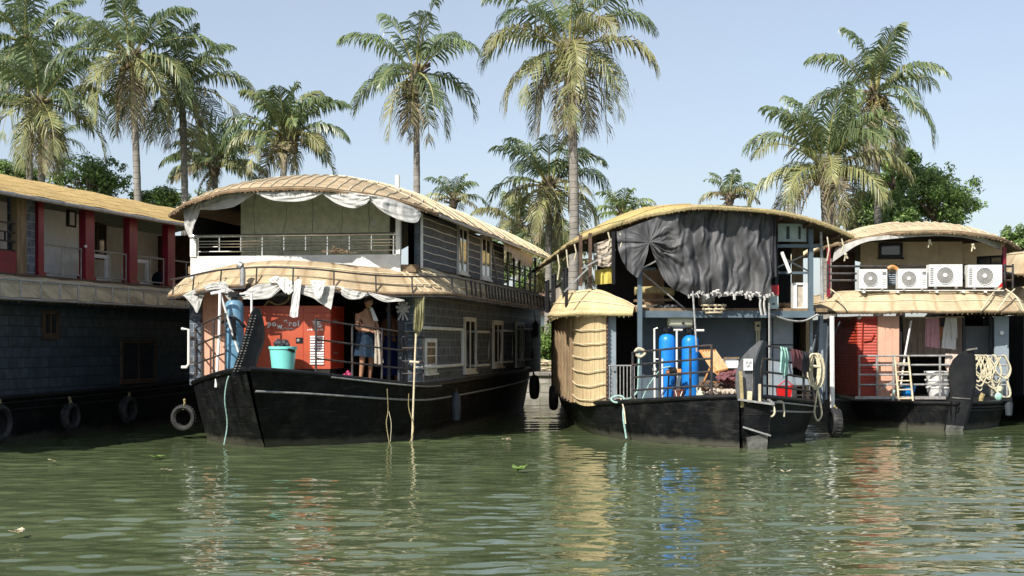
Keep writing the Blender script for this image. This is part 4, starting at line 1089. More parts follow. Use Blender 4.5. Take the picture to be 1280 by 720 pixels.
    # side wall, upper storey
    yA = f.S(507, 300, 2.4)[1]; yB = f.S(630, 300, 2.4)[1]
    parts.append(('upper_side_wall', MB().box(2.30, 2.40, .30, yB, 3.50, 4.62), 'tile_upper'))
    ln = MB(); wins = [(f.S(570, 300, 2.4)[1]-.02, f.S(584, 300, 2.4)[1]+.02), (f.S(599.5, 300, 2.4)[1]-.02, f.S(613, 300, 2.4)[1]+.02)]
    for i in range(6):
        zz = 3.68+.172*i
        segs = [(.45, wins[0][0]), (wins[0][1], wins[1][0]), (wins[1][1], yB)]
        for a, b in segs:
            if b > a: ln.tube([(2.412, a+(b-a)*q/6, zz+.008*math.sin(q*2+i)) for q in range(7)], .011, 5)
    parts.append(('coir_band', ln, 'white'))
    parts.append(('corner_pipe', MB().tube([(2.43, .38, 3.5), (2.43, .38, 4.6)], .035, 8), 'white'))
    parts.append(window(f, 571, 583, 281, 341, 2.40, 'S', mull=1, w=.07)); parts.append(window(f, 600, 612, 293, 348, 2.40, 'S', mull=1, w=.09))
    parts.append(('slanted_pole', MB().tube([f.S(614, 300, 2.45), f.S(622, 352, 2.45)], .022, 6).tube([f.S(573, 282, 2.47), f.S(578, 338, 2.5)], .018, 6), 'rail_grey'))
    gal = MB()
    for i in range(7):
        y = yB+.02+(16.3-yB)*i/6; gal.tube([(2.33, y, 3.5), (2.33, y, 4.62)], .035, 6)
    parts.append(('gallery_post', gal, 'rail_grey'))
    gr = MB()
    for zz in (3.75, 3.98, 4.15): gr.tube([(2.33, yB, zz), (2.33, 16.3, zz)], .02, 6)
    parts.append(('gallery_rail', gr, 'iron')); parts.append(('gallery_inner_wall', MB().box(1.2, 1.3, yB, 16.4, 3.5, 4.95), 'void_shade'))
    roof = Roof(2.78, -1.25, 17.2, 4.62, 5.02, 5.56, hip=1.3, corner=1.15, cpow=3.2, pw=2.3)
    rp = roof.parts('thatch_tan', ribf=25, flen=1.9, ribs_every=.75, long_lines=0)
    rp[3].append(('gutter_pipe', MB().tube([(2.80, .35, 4.55), (2.80, 17, 4.55)], .035, 8), 'rail_grey'))
    st = roof.pt(.62, 1.2); rp[3].append(('vent_pipe', MB().cyl((st[0], st[1], st[2]-.05), (st[0], st[1], st[2]+.28), .05), 'white_clean'))
    parts.append(rp)
    # cloth lily decoration on the dark post
    fl = MB(); c = Vector(f.F(504, 388, .20))
    for k in range(7):
        a = math.radians(-10+200*k/6); L_ = .16 if k in (0, 6) else .2
        e = c+Vector((math.cos(a)*L_*.8, -.02, math.sin(a)*L_)); fl.bar(c, e, .05, .015, up=(0, 1, 0))
    for k in (-1, 0, 1): fl.bar(c, c+Vector((k*.10, -.02, -.20)), .035, .015, up=(0, 1, 0))
    fl.ball(c+Vector((0, -.02, .12)), .06, .03, .06)
    make(f, 'houseboat', 'main grey tiled houseboat with arched tan roof and black upturned prow, left of centre', 'houseboat', parts, 'moored houseboats', base=(0, 0, 0))
    make(f, 'flower_ornament', 'white flower shaped ornament on the dark post right of the doorway', 'ornament', (fl, 'rail_grey'))
    # railings on the bow are parts of the boat too: built as separate children
boat_main()
def add_part(boat_label_start, fr, name, mb, m, label=None):
    b = [o for o in bpy.data.objects if o.type == 'EMPTY' and o.get('label', '').startswith(boat_label_start)][0]
    c = bpy.data.objects.new(name, mb.mesh(name, mlist(m))); COL.objects.link(c); c.parent = b
    if label: c['label'] = label
BM = 'main grey tiled'
add_part(BM, FB, 'bow_railing', HB.rail(.25, -2.35, -1, (.36, .73, 1.10), [.25, -.1, -1.0, -1.7, -2.35]), 'iron')
add_part(BM, FB, 'bow_railing', HB.rail(-2.05, .20, 1, (.30, .66, 1.03), [-2.05, -1.35, -.72, -.05, .20]), 'iron')

def things_main():
    f = FB
    # ---- draped white valance under the roof edge
    sw = [((228, 263), (224, 277), (240, 299), 2), ]
    def swag(top, bot, y, seed, folds=3, label='', m='cloth_grey', amp=.045, curved=2.5, sf=.022, yf=None):
        mb = drape(f, top, bot, y, amp=amp*.8, folds=folds, n=46, m=26, seed=seed, curved=curved, sagfold=sf*.7, yfun=yf)
        make(f, 'cloth_swag', label, 'cloth', (mb, m), 'grey white cloth swags under the arched roof edge')
    swag([(229, 261), (241, 255), (252, 249)], [(231, 285), (238, 297), (243, 280), (252, 258)], -.35, 1, 2, yf=lambda u, v: -.30-.25*u, label='grey white cloth gathered and hanging down at the left end of the arched roof', amp=.05)
    swag([(249, 248), (280, 241), (320, 238)], [(250, 262), (272, 262), (295, 257), (320, 240)], -.55, 2, 3, yf=lambda u, v: -.60-.50*u, label='first long grey white swag from the left under the arched roof edge')
    swag([(318, 237.5), (360, 236), (404, 237)], [(318, 241), (340, 250), (362, 252), (385, 250), (404, 241)], -1.2, 3, 3, 'middle grey white swag directly under the peak of the arched roof')
    swag([(402, 237), (430, 239), (462, 244)], [(402, 241), (420, 254), (440, 260), (455, 256), (462, 250)], -1.18, 4, 3, 'grey white swag right of the roof peak')
    swag([(460, 243), (490, 249), (526, 263)], [(460, 249), (478, 264), (500, 275), (520, 278), (527, 268)], -.45, 5, 3, yf=lambda u, v: -1.15+.85*u*u, label='large sagging grey swag at the right corner of the arched roof', amp=.06)
    # ---- cloths hung from the lower roof skirt
    def cl(top, bot, y, seed, label, m='cloth_grey', amp=.05, folds=4, curved=1.5, sf=.015, name='hanging_cloth', n=44):
        mb = drape(f, top, bot, y, amp=amp*.55, folds=max(1.5, folds*.6), n=n, m=26, seed=seed, curved=curved, sagfold=sf*.6)
        make(f, name, label, 'cloth', (mb, m), 'cloths hung below the lower roof skirt of the main boat')
    cl([(228, 369), (243, 362), (257, 358)], [(233, 372), (241, 383), (246.5, 391), (252, 376), (257, 368)], -.75, 11, 'crumpled grey cloth hanging in a point at the far left of the lower roof skirt')
    cl([(254, 357), (272, 352), (283, 352)], [(257, 363), (275, 362), (285, 374), (291, 378)], -1.25, 12, 'grey cloth strip twisted over the steel blue tank', folds=3)
    cl([(275, 353), (286, 360), (297, 367)], [(272, 357), (288, 372), (300, 374)], -1.3, 13, 'narrow grey cloth band slung above the tank', folds=2)
    cl([(300, 368), (318, 357), (335, 354), (350, 354)], [(303, 374), (322, 374), (338, 372), (351, 361)], -1.35, 14, 'grey sagging cloth behind the tip of the black prow', folds=3)
    cl([(336, 349), (345, 345), (352, 347), (358, 350)], [(337, 354), (345, 353), (352, 362), (357, 367)], -1.40, 15, 'bright white bunched shirt on the edge of the lower skirt roof, left one', 'cloth_white', folds=3)
    cl([(352, 347), (358, 347), (365, 352)], [(353, 356), (360, 368), (366, 364)], -1.44, 16, 'bright white bunched shirt beside the first, right one', 'cloth_white', folds=3)
    cl([(368, 352), (372, 349), (377, 350)], [(362, 395), (367, 397), (372, 396)], -1.40, 17, 'long narrow white towel hanging down over the orange generator', 'cloth_white', folds=2, amp=.03)
    cl([(375, 356), (388, 357), (404, 357), (419, 357)], [(374, 367), (390, 372), (402, 380), (414, 387)], -1.30, 18, 'wide off white sheet with a hanging corner over the generator top', 'cloth_grey', folds=4)
    cl([(388, 351), (396, 350), (407, 351)], [(393, 368), (399, 374), (403, 368)], -1.42, 19, 'pale cream cloth folded over the sheet', 'cloth_white', folds=3)
    cl([(419, 357), (432, 360), (447, 364), (459, 366)], [(421, 362), (434, 373), (448, 374), (460, 369)], -1.1, 20, 'grey twisted cloth rolled above the bare chested man', folds=5, amp=.07)
    cl([(460, 365), (478, 369), (497, 373), (506, 375)], [(461, 368), (480, 377), (497, 377), (505, 377)], -.9, 21, 'thin grey cloth slung above the dark doorway', folds=3)
    rag = drape(f, [(519, 371), (524, 370), (531, 371)], [(517, 412), (520, 421), (524, 418), (530, 405)], -.25, amp=.05, folds=4, seed=22, n=30, m=20)
    make(f, 'hanging_rag', 'yellow green rag hanging below the skirt roof corner beside the small shuttered window', 'rag', (rag, 'cloth_olive'))
    for k, (px, w_, lab) in enumerate(((634, 4, 'pale rag hanging under the roof edge over the open gallery, nearest one'), (645, 5, 'pale rag hanging under the roof edge over the open gallery, middle one'), (658, 6, 'pale fringed rag bunch at the aft end of the open gallery'))):
        mb = drape(f, [(px-w_, 296+k*9), (px+w_+2, 302+k*9)], [(px-w_, 312+k*10), (px+w_+2, 317+k*9)], 2.72, amp=.05, folds=4, seed=30+k, plane='S', n=26, m=16)
        make(f, 'hanging_rag', lab, 'rag', (mb, 'cloth_tan'), 'rags under the roof edge')
    # ---- generator
    yf = -.72; a = f.F(305, 385, yf); b = f.F(413, 385, yf); x0, x1 = a[0], b[0]; zb = 1.24
    zt = f.F(360, 384, yf)[2]; zc = f.F(360, 461, yf)[2]; dep = .95
    body = MB().box(x0, x1, yf, yf+dep, zc, zt); roofc = MB().box(x0-.02, x1+.02, yf-.015, yf+dep+.02, zt, zt+.025)
    base = MB().box(x0+.02, x1-.02, yf+.02, yf+dep-.02, zb-.06, zc)
    X = lambda px: f.F(px, 420, yf)[0]; Z = lambda py: f.F(370, py, yf)[2]
    seams = MB()
    for px in (340, 379): seams.box(X(px)-.006, X(px)+.006, yf-.004, yf+.001, zc, zt)
    seams.box(x0, x1, yf-.004, yf+.001, Z(391)-.005, Z(391)+.005)
    lou = MB()
    for k in range(11): zz = Z(454.5)+(Z(421)-Z(454.5))*k/10; lou.hexa([(X(388), yf-.03, zz-.012), (X(405), yf-.03, zz-.012), (X(405), yf, zz-.012), (X(388), yf, zz-.012), (X(388), yf-.012, zz+.016), (X(405), yf-.012, zz+.016), (X(405), yf, zz+.016), (X(388), yf, zz+.016)])
    pan = MB().box(X(370), X(379), yf-.012, yf, Z(429), Z(422))
    dial = MB().lathe((X(373), yf-.014, Z(425.5)), [(.03, 0), (.03, -.01), (.02, -.012), (0, -.012)], 12, 'y')
    txt = MB(); xx = X(334.5); word = 'powerol'
    tilts = {'w': (.0, -.05), 'e': (.12, .045)}
    for ch in word:
        t_, dz = tilts.get(ch, (0, 0)); g = text_mb(ch, .155, (xx, yf-.006, Z(407.5)+dz), (1, 0, 0), (0, -1, 0), .002, t_, bold=.004)
        w_ = max(v[0] for v in g.v)-min(v[0] for v in g.v); txt.merge(g); xx += w_+.022
    txt.merge(text_mb('by Mahindra', .05, (X(352), yf-.006, Z(411.5)), (1, 0, 0), (0, -1, 0), .001))
    emb = MB()
    for k in range(4):
        zz = Z(402+k*1.9); emb.plate([(X(389+k*1.2), yf-.006, zz), (X(398), yf-.006, zz+.035), (X(402), yf-.006, zz+.03), (X(394), yf-.006, zz-.005)], (0, -.004, 0))
    emb.plate([(X(396), yf-.006, Z(409)), (X(403), yf-.006, Z(406)), (X(401), yf-.006, Z(409.5))], (0, -.004, 0))
    for q in range(9):                              # line of tiny lettering, too small to read in the photograph
        emb.box(X(384.5)+.036*q, X(384.5)+.036*q+(.026 if q % 3 else .018), yf-.008, yf-.001, Z(413.2)+.01*(q % 2), Z(413.2)+.022+.006*(q % 3))
    sidev = MB()
    for (yy, zz, w_, h_) in ((.22, zc+.3, .22, .03), (.22, zc+.95, .22, .03)): sidev.box(x1, x1+.015, yf+yy, yf+yy+w_, zz, zz+h_)
    side = MB().box(x1, x1+.012, yf+.03, yf+dep-.03, zc+.03, zt-.03)
    make(f, 'generator', 'large orange red silent generator cabinet on the foredeck of the main boat', 'generator', [('body', body, 'gen_orange', [('seams', seams, 'gen_side'), ('louvres', lou, 'paper'), ('control_panel', pan, 'black'), ('dial', dial, 'rail_grey'), ('brand_lettering', txt, 'paper'), ('emblem', emb, 'paper')]),
         ('lid', roofc, 'gen_orange'), ('plinth', base, 'black'), ('side_panel', side, 'gen_side', [('hinge_plate', sidev, 'rail_grey')])])
    # dark hump and hose on the generator
    c = f.F(353, 379, -.2); hm = MB().ball((c[0], c[1], zt+.13), .34, .25, .18)
    hose = MB().tube(cat([f.F(330, 383, -.62), f.F(336, 377, -.6), f.F(346, 381, -.62), f.F(357, 378, -.62), f.F(362, 370, -.62), f.F(359, 361, -.7)], 30), .02, 6)
    make(f, 'covered_drum', 'dark dusty covered drum on top of the orange generator', 'drum', [('shell', hm, 'slate_dark'), ('hose', hose, 'rope_coir')])
    ex = MB().tube(cat([f.F(303, 357, -1.4), f.F(303.5, 345, -1.4), f.F(303, 337, -1.4), f.F(300, 331, -1.4)], 16), .055, 10); cap_ = MB().tube([f.F(302.5, 333, -1.41), f.F(298, 330.5, -1.41)], .075, 10)
    make(f, 'exhaust_pipe', 'bent grey exhaust pipe standing up over the lower skirt roof left of centre', 'pipe', [('pipe', ex, 'rail_grey'), ('cap', cap_, 'rail_grey')])
    # ---- aqua bin
    yb = -1.35; c = f.F(351.5, 464, yb); zt2 = f.F(352, 433, yb)[2]; zb2 = HB.z(yb)-.02
    R1 = (f.F(369, 440, yb)[0]-f.F(334.5, 440, yb)[0])/2; xb = (f.F(369, 440, yb)[0]+f.F(334.5, 440, yb)[0])/2
    bn = MB().lathe((xb, yb+.1, zb2), [(0, 0), (R1*.70, 0), (R1*.94, zt2-zb2-.05), (R1, zt2-zb2-.05), (R1, zt2-zb2), (R1*.92, zt2-zb2), (R1*.66, .06), (0, .05)], 28)
    hd = MB().bar((xb+R1*.75, yb-.2, zt2-.06), (xb+R1*.98, yb-.06, zt2-.10), .05, .05)
    make(f, 'plastic_bin', 'round aqua plastic bin in front of the generator, black rubbish showing on top', 'bin', [('bucket', bn, 'aqua', [('handle', hd, 'black')])])
    rb = MB(); r = random.Random(9)
    for i in range(16): rb.ball((xb+r.uniform(-.1, .16), yb+.1+r.uniform(-.12, .12), zt2+.02+r.uniform(-.05, .12)), r.uniform(.03, .07), n=7, m=5)
    make(f, 'rubbish_bag', 'crumpled black rubbish bag on top of the aqua bin', 'bag', (rb, 'tarp_dark'))
    # ---- tall steel-blue tank with valve and white pipes
    yt = -1.45; xa = f.F(281.5, 400, yt)[0]; xb_ = f.F(304, 400, yt)[0]; R = (xb_-xa)/2; xc = (xa+xb_)/2; z0 = HB.z(yt)-.03; z1 = f.F(293, 375, yt)[2]
    tk = MB().lathe((xc, yt, z0), [(0, 0), (R, 0), (R, z1-z0-.16), (R*.93, z1-z0-.07), (R*.7, z1-z0-.015), (R*.2, z1-z0), (0, z1-z0)], 26)
    band = MB()
    for pz in (z0+.08, z0+(z1-z0)*.42, z0+(z1-z0)*.66): band.lathe((xc, yt, pz), [(R, 0), (R+.012, 0), (R+.012, .04), (R, .04)], 26)
    vl = MB().cyl((xc, yt, z1-.02), (xc, yt, z1+.1), .06).box(xc-.09, xc+.09, yt-.08, yt+.08, z1+.06, z1+.16).tube([(xc-.2, yt-.05, z1+.12), (xc+.22, yt, z1+.09)], .022, 6)
    make(f, 'pressure_tank', 'dull steel blue pressure tank standing left of the prow on the main boat', 'tank', [('tank_body', tk, 'teal_tank', [('bands', band, 'teal_tank')]), ('valve_head', vl, 'black')])
    ch = MB(); p0 = f.F(284, 405, -1.68); r = random.Random(2)
    for i in range(4):
        ch.tube(cat([f.F(275+i*3, 405-i, -1.7), f.F(284, 398+i, -1.72), f.F(292, 396, -1.74), f.F(302, 403+i, -1.7), f.F(308-i, 409, -1.66)], 18), .02, 5)
    for i in range(4): ch.tube(cat([f.F(290+i*1.4, 398, -1.76), f.F(291+i, 412, -1.76), f.F(291+i*1.2, 425, -1.76)], 10), .022, 5)
    make(f, 'black_rag', 'black rubber straps tied round the steel blue tank', 'strap', (ch, 'black'))
    wp = MB().tube([f.F(275, 366, -1.9), f.F(274, 420, -1.9), f.F(270, 484, -1.9)], .03, 8).tube([f.F(264, 367, -1.9), f.F(282, 363.5, -1.9)], .03, 8).tube([f.F(276, 368, -1.88), f.F(287, 405, -1.8), f.F(298, 440, -1.7)], .022, 7)
    make(f, 'white_pole', 'white tee shaped pipe pole leaning in front of the salmon panel', 'pole', (wp, 'white_clean'))
    wp2 = MB().tube([f.F(300, 367.5, -1.5), f.F(314.5, 367, -1.5), f.F(314.5, 395, -1.5), f.F(316, 410, -1.5)], .024, 7)
    make(f, 'water_pipe', 'white water pipe bending down beside the tip of the black prow', 'pipe', (wp2, 'white_clean'))
    # standing pipe and black rack right of the doorway
    wp3 = MB().tube([f.F(520, 417, -.35), f.F(518, 465, -.35), f.F(515, 553, -.35)], .020, 7).tube([f.F(512, 452, -.35), f.F(524, 453, -.35)], .024, 7)
    make(f, 'mooring_pole', 'pale bamboo mooring pole standing in the water at the right corner of the main boat', 'pole', (wp3, 'bamboo'))
    rk = MB()
    for py in (421, 435, 451.5, 467): rk.tube([f.F(503, py, -.2), f.F(530, py+.4, -.1)], .018, 6)
    for px in (503, 529.5): rk.tube([f.F(px, 420, -.15), f.F(px, 478, -.15)], .02, 6)
    add_part(BM, f, 'corner_rack', rk, 'iron')
    mg = MB(); c = f.F(434, 469, -.6)
    for i, (dx, dz, rr) in enumerate(((0, .12, .10), (.06, .2, .085), (-.07, .17, .08), (.02, .28, .06))): mg.ball((c[0]+dx*.7, c[1], 1.18+dz*.7), rr*.75, rr*.6, rr*.9, n=9, m=6)
    make(f, 'magenta_bag', 'small magenta bag on the deck at the feet of the bare chested man', 'bag', (mg, 'pink_plastic'))
    # ropes
    for pts, r_, m_, lab in (
        ([(286, 470, -2.6), (283, 480, -2.6), (281, 500, -2.55), (284, 530, -2.4), (280, 556, -2.4)], .012, 'rope_teal', 'pale rope looping from the prow of the main boat down to the water'),
        ([(484, 486, -.72), (485, 512, -.6), (483, 530, -.6), (487, 556, -.6)], .008, 'rope_coir', 'thin rope hanging into the water below the dark doorway'),
        ([(486, 514, -.7), (489, 530, -.7), (488, 552, -.65)], .006, 'rope', 'very thin pale rope next to the rope below the doorway'),
        ([(511, 492, -.45), (511, 510, -.4), (517, 535, -.4), (511, 557, -.4)], .008, 'rope_coir', 'twisted rope beside the pale bamboo mooring pole')):
        make(f, 'rope', lab, 'rope', (rope(f, pts, r_), m_), 'ropes hanging from the boats')
    tyre(f, f.F(230, 522, .1), .27, 'y', 'worn black tyre hanging at the left bow side of the main boat', rop=f.F(231, 500, .1))
    tyre(f, f.S(668, 484, 2.75), .34, 'x', 'black tyre at the stern of the main boat near the gap', rop=f.S(667, 466, 2.6))
    fn_ = MB().lathe(f.S(570, 528, 2.75), [(0, 0), (.09, .05), (.11, .3), (.10, .55), (.04, .66), (0, .68)], 12); fn_.tube([Vector(f.S(570, 528, 2.75))+Vector((0, 0, .66)), f.S(570, 485, 2.55)], .012, 5)
    make(f, 'boat_fender', 'grey sausage shaped fender hanging on the side of the main boat', 'fender', (fn_, 'slate_dark'))
    # stern lantern
    q = f.S(669.5, 413, 2.55); la = MB().box(q[0]-.08, q[0]+.08, q[1]-.08, q[1]+.08, q[2]-.2, q[2]+.15).lathe((q[0], q[1], q[2]+.15), [(.14, 0), (.02, .14)], 8).tube([(q[0], q[1], q[2]+.29), (q[0]-.05, q[1], q[2]+.6)], .012, 5)
    make(f, 'lantern', 'small dark lantern hanging at the stern corner of the main boat', 'lantern', (la, 'iron'))
    lf = MB(); c = f.F(422, 326, -.6); r = random.Random(4)
    for i in range(60): q = Vector((c[0]+r.gauss(0, .16), c[1]+r.uniform(-.1, .1), 3.74+abs(r.gauss(0, .045)))); lf.bar(q, q+Vector((r.uniform(-.1, .1), r.uniform(-.05, .05), r.uniform(0, .05))), .03, .008)
    make(f, 'leaf_litter', 'small heap of dead leaves lying on the lower skirt roof before the white fascia', 'leaves', (lf, 'wood_old'))
things_main()

# ================================================================== BOAT C: tarp boat with blue tanks
FC = Frame((4.31, 31.1), 3.0)
HC = Hull([(-3.4, 0, -3.55, .05, .98), (-2.8, .5, -2.9, .72, .93), (-1.8, 1.15, -1.8, 1.48, .84), (-.7, 1.65, -.7, 2.05, .76), (.6, 2.0, .6, 2.48, .70), (2.2, 2.0, 2.2, 2.70, .67), (5, 2.05, 5, 2.64, .68), (10, 1.9, 10, 2.36, .76), (16.5, 1.5, 16.5, 1.9, .95)], cx=-.22)
CM = 'weathered houseboat with a black tarp'
def boat_tarp():
    f = FC; parts = []; F = f.F
    hp = HC.parts(strake='rail_grey', strake_dz=.01); parts += hp
    zf = .68
    # stem: timber cutwater with worn foot and grey folded prow board above
    low = MB().plate([(-.12, -3.62, -.3), (-.20, -3.74, .25), (-.22, -3.78, .86), (.28, -3.78, .86), (.27, -3.70, .2), (.20, -3.58, -.3)], (0, .5, 0))
    foot = MB().plate([(-.10, -3.70, -.3), (-.17, -3.78, .22), (.23, -3.78, .30), (.2, -3.70, -.3)], (0, .06, 0))
    cap = MB().bar((-.34, -3.80, .93), (.30, -3.86, .84), .14, .035).bar((.30, -3.86, .84), (.34, -3.3, .90), .06, .035).bar((-.25, -3.81, .42), (.26, -3.84, .26), .03, .03)
    parts.append(('stem_post', low, 'hull', [('worn_foot', foot, 'hull_worn'), ('white_ledge', cap, 'rail_grey')]))
    y = -3.62
    pb = MB().plate([F(922.5, 501, y), F(919.5, 484, y), F(920, 468, y), F(924, 454, y), F(930, 444, y), F(939, 435, y), F(949, 426.5, y), F(954, 425.5, y), F(946, 442, y), F(941.5, 458, y), F(941, 500, y)], (0, .05, 0))
    q0 = [F(954, 425.5, y), F(946, 442, y), F(941.5, 458, y), F(941, 500, y)]
    rb = MB()
    p = [Vector(F(953, 426, y)), Vector(F(946, 442, y)), Vector(F(941.3, 458, y)), Vector(F(941, 500, y))]; qq = [a+Vector((.16+.02*i, .42, -.02)) for i, a in enumerate(p)]
    for i in range(3): rb.hexa([p[i+1], p[i+1]+Vector((.03, .0, 0)), qq[i+1]+Vector((.03, 0, 0)), qq[i+1], p[i], p[i]+Vector((.03, 0, 0)), qq[i]+Vector((.03, 0, 0)), qq[i]])
    edge = MB().tube([F(941, 459, y-.02), F(941, 500, y-.02)], .012, 5)
    parts.append(('prow_board', pb, 'blade_grey', [('folded_side', rb, 'slate_dark'), ('seam', edge, 'hull_worn')]))
    st = MB().bar(F(925.5, 464, y-.12), F(928, 509, y-.12), .06, .04)
    parts.append(('wooden_stake', st, 'rope_coir')); parts.append(('wooden_stake', MB().bar(F(937, 489, y-.12), F(936.5, 511, y-.12), .085, .05), 'bamboo'))
    parts.append(('wooden_stake', MB().bar(F(949.5, 480, y-.12), F(949.5, 514, y-.12), .045, .04), 'bamboo'))
    # ---- side: woven mats and timber posts (left side), curved front corner
    def lw(u, v):
        a = u*math.pi/2; R = .55
        return (-2.90+R-R*math.cos(a), 1.25-1.30*math.sin(a), zf+.06+(2.62-zf)*v-.10*math.sin(u*3.1)*(1-v))
    ww = MB().grid(lw, 16, 6, lambda u, v: (u*1.1, v*1.9), thick=.05)
    bands = MB()
    for k in range(7):
        v = .06+.145*k; bands.tube([Vector(lw(u/12, v))+Vector((-.03, -.035, .007*math.sin(u*1.3+k))) for u in range(13)], .013, 5)
    lace = MB().tube([Vector(lw(1, v/20))+Vector((.02, -.03, 0)) for v in range(21)], .022, 5)
    for v in range(22): q = Vector(lw(1, v/22))+Vector((.02, -.05, 0)); lace.ball(q, .03, n=6, m=4)
    parts.append(('woven_panel', ww, 'mat_wall', [('cane_bands', bands, 'bamboo'), ('edge_lacing', lace, 'wood_dark')]))
    parts.append(('lower_wall', MB().grid(lambda u, v: (-2.9+.75*u**1.7, 1.25+14.6*u, 2.6-(2.6-zf)*v), 30, 1, lambda u, v: (u*14.6, v*1.9), thick=.05).box(2.20, 2.28, 1.2, 16, zf, 2.6).box(-2.0, 2.2, 15.9, 16, zf, 2.6), 'mat_wall'))
    po = MB(); yy = 1.0
    for yy in (1.05, 1.8, 2.7, 3.8, 5.2, 7, 9.2, 12, 15):
        wx = -2.93+.75*max(0, (yy-.9)/14.6)**1.7
        parts.append(('side_post', MB().tube([(wx, yy+.35, zf), (wx, yy+.35, 2.6)], .06, 8), 'wood_old'))
        po.tube([(wx-.02+.008*math.sin(q*2.1), yy+.6, zf+.1*q) for q in range(20)], .02, 6)
    parts.append(('cane_upright', po, 'rope_coir'))
    # ---- front wall of the lower storey
    yb = .75
    parts.append(('pale_pillar', MB().box(F(760, 400, .0)[0], F(770, 400, .0)[0], 0, .12, zf, 2.58), 'wall_palblue'))
    parts.append(('doorway_recess', MB().box(F(767, 400, .8)[0], F(806, 400, .8)[0], 1.4, 1.45, zf, 2.58), 'void_shade'))
    x0, x1 = F(803, 400, yb)[0], F(958, 400, yb)[0]
    parts.append(('slate_wall', MB().box(x0, x1, yb, yb+.08, zf, 2.6), 'wall_slate'))
    x2 = F(987, 400, yb)[0]
    parts.append(('slate_wall', MB().box(x1, x2, yb-.3, yb-.22, zf, 2.56), 'wall_palblue', [('seams', MB().box(F(965, 400, .45)[0], F(966.5, 400, .45)[0], .44, .448, zf, 2.55).box(x1, x2, .44, .448, 1.92, 1.95), 'slate_dark')]))
    parts.append(('door_recess', MB().box(x2, 2.25, 1.8, 1.85, zf, 2.56).box(x2, x2+.05, .6, 1.8, zf, 2.56), 'void_shade'))
    parts.append(('door_jamb', MB().box(F(1024, 400, .2)[0], F(1029, 400, .2)[0], .2, .3, zf, 2.56).box(F(1013, 400, .2)[0], F(1016, 400, .2)[0], .2, .3, zf, 2.56), 'wall_palblue'))
    # posts and beams
    Z0 = 2.60
    parts.append(('deck_beam', MB().box(F(797, 388, -.3)[0], F(1018, 388, -.3)[0], -.34, -.22, 2.50, 2.64), 'wall_slate'))
    parts.append(('upper_floor', MB().box(-2.3, 2.3, -.2, 15.8, 2.62, 2.70).box(-2.8, -2.3, 1.4, 9, 2.62, 2.70), 'wood_old'))
    parts.append(('post', MB().box(F(797, 300, -.42)[0], F(802.5, 300, -.42)[0], -.46, -.36, .75, 4.05), 'wall_slate'))
    parts.append(('post', MB().box(F(1011, 300, -.3)[0], F(1016.5, 300, -.3)[0], -.32, -.2, 2.64, 4.35), 'wall_slate'))
    parts.append(('post', MB().tube([F(1026.5, 290, -.2), F(1028, 375, -.2)], .035, 7), 'rail_grey'))
    parts.append(('post', MB().box(F(969, 300, .4)[0], F(973, 300, .4)[0], .4, .5, 2.64, 4.4), 'slate_dark'))
    parts.append(('post', MB().box(F(724, 300, .9)[0], F(728, 300, .9)[0], .9, 1.0, 3.2, 4.3), 'wood_dark'))
    parts.append(('post', MB().box(F(736, 300, .3)[0], F(740, 300, .3)[0], .3, .4, 3.2, 4.3), 'wood_dark'))
    parts.append(('post', MB().box(F(765, 300, -.1)[0], F(769, 300, -.1)[0], -.1, 0, 3.2, 4.3), 'black'))
    br = MB()
    br.bar(F(971, 307.5, -.3), F(1024, 307.5, -.3), .06, .07); br.bar(F(973, 341, -.1), F(1012, 341, -.1), .04, .05)
    br.bar(F(802, 336, -.1), F(820, 336, -.1), .05, .05)
    parts.append(('cross_beam', br, 'wall_slate'))
    dg = MB()
    for a, b in (((803, 341), (855, 385)), ((802, 336), (822, 325)), ((978, 322), (1011, 339)), ((1003, 320), (972, 334)), ((727, 336), (770, 312)), ((705, 365), (735, 335))): dg.bar(F(*a, .1), F(*b, .1), .03, .03)
    parts.append(('brace', dg, 'rail_grey'))
    ub = MB().box(-2.2, 2.3, 3.0, 3.06, 2.7, 4.35); parts.append(('inner_wall', ub, 'void_shade'))
    ip = MB().box(F(803, 340, 1.6)[0], F(830, 340, 1.6)[0], 1.6, 1.65, 2.7, 3.6).box(F(990, 340, 1.6)[0], F(1004, 340, 1.6)[0], 1.6, 1.65, 2.7, 4.1)
    parts.append(('inner_board', ip, 'wood_old'))
    parts.append(('pale_window_panel', MB().box(F(972.5, 300, -.15)[0], F(1008, 300, -.15)[0], -.15, -.1, F(990, 302, -.15)[2], F(990, 279.5, -.15)[2]), 'shutter_pale',
        [('window_slot', MB().box(F(983, 300, -.16)[0], F(987, 300, -.16)[0], -.16, -.149, F(990, 299, -.15)[2], F(990, 283, -.15)[2]).box(F(998, 300, -.16)[0], F(1001, 300, -.16)[0], -.16, -.149, F(990, 299, -.15)[2], F(990, 283, -.15)[2]), 'slate_dark')]))
    # left gallery frames of the upper deck
    gl = MB()
    for (a, b, c_, d_) in ((683, 352, 395, 6.5), (691, 345, 390, 4.6), (705, 337, 372, 2.6)):
        p = f.S(a, b, -3.1); gl.tube([(p[0], p[1], 2.75), p, (p[0], p[1]-.6, p[2]), (p[0], p[1]-.6, 2.75)], .04, 6)
    gl.tube([(-3.1, 1.8, 2.82), (-2.9, 9, 2.82)], .035, 6).tube([(-3.1, 1.8, 3.3), (-2.9, 9, 3.3)], .03, 6)
    parts.append(('side_gallery_frame', gl, 'black'))
    parts.append(('side_board', MB().box(-3.08, -3.02, 3.0, 3.9, 2.85, 3.25), 'cloth_tan'))
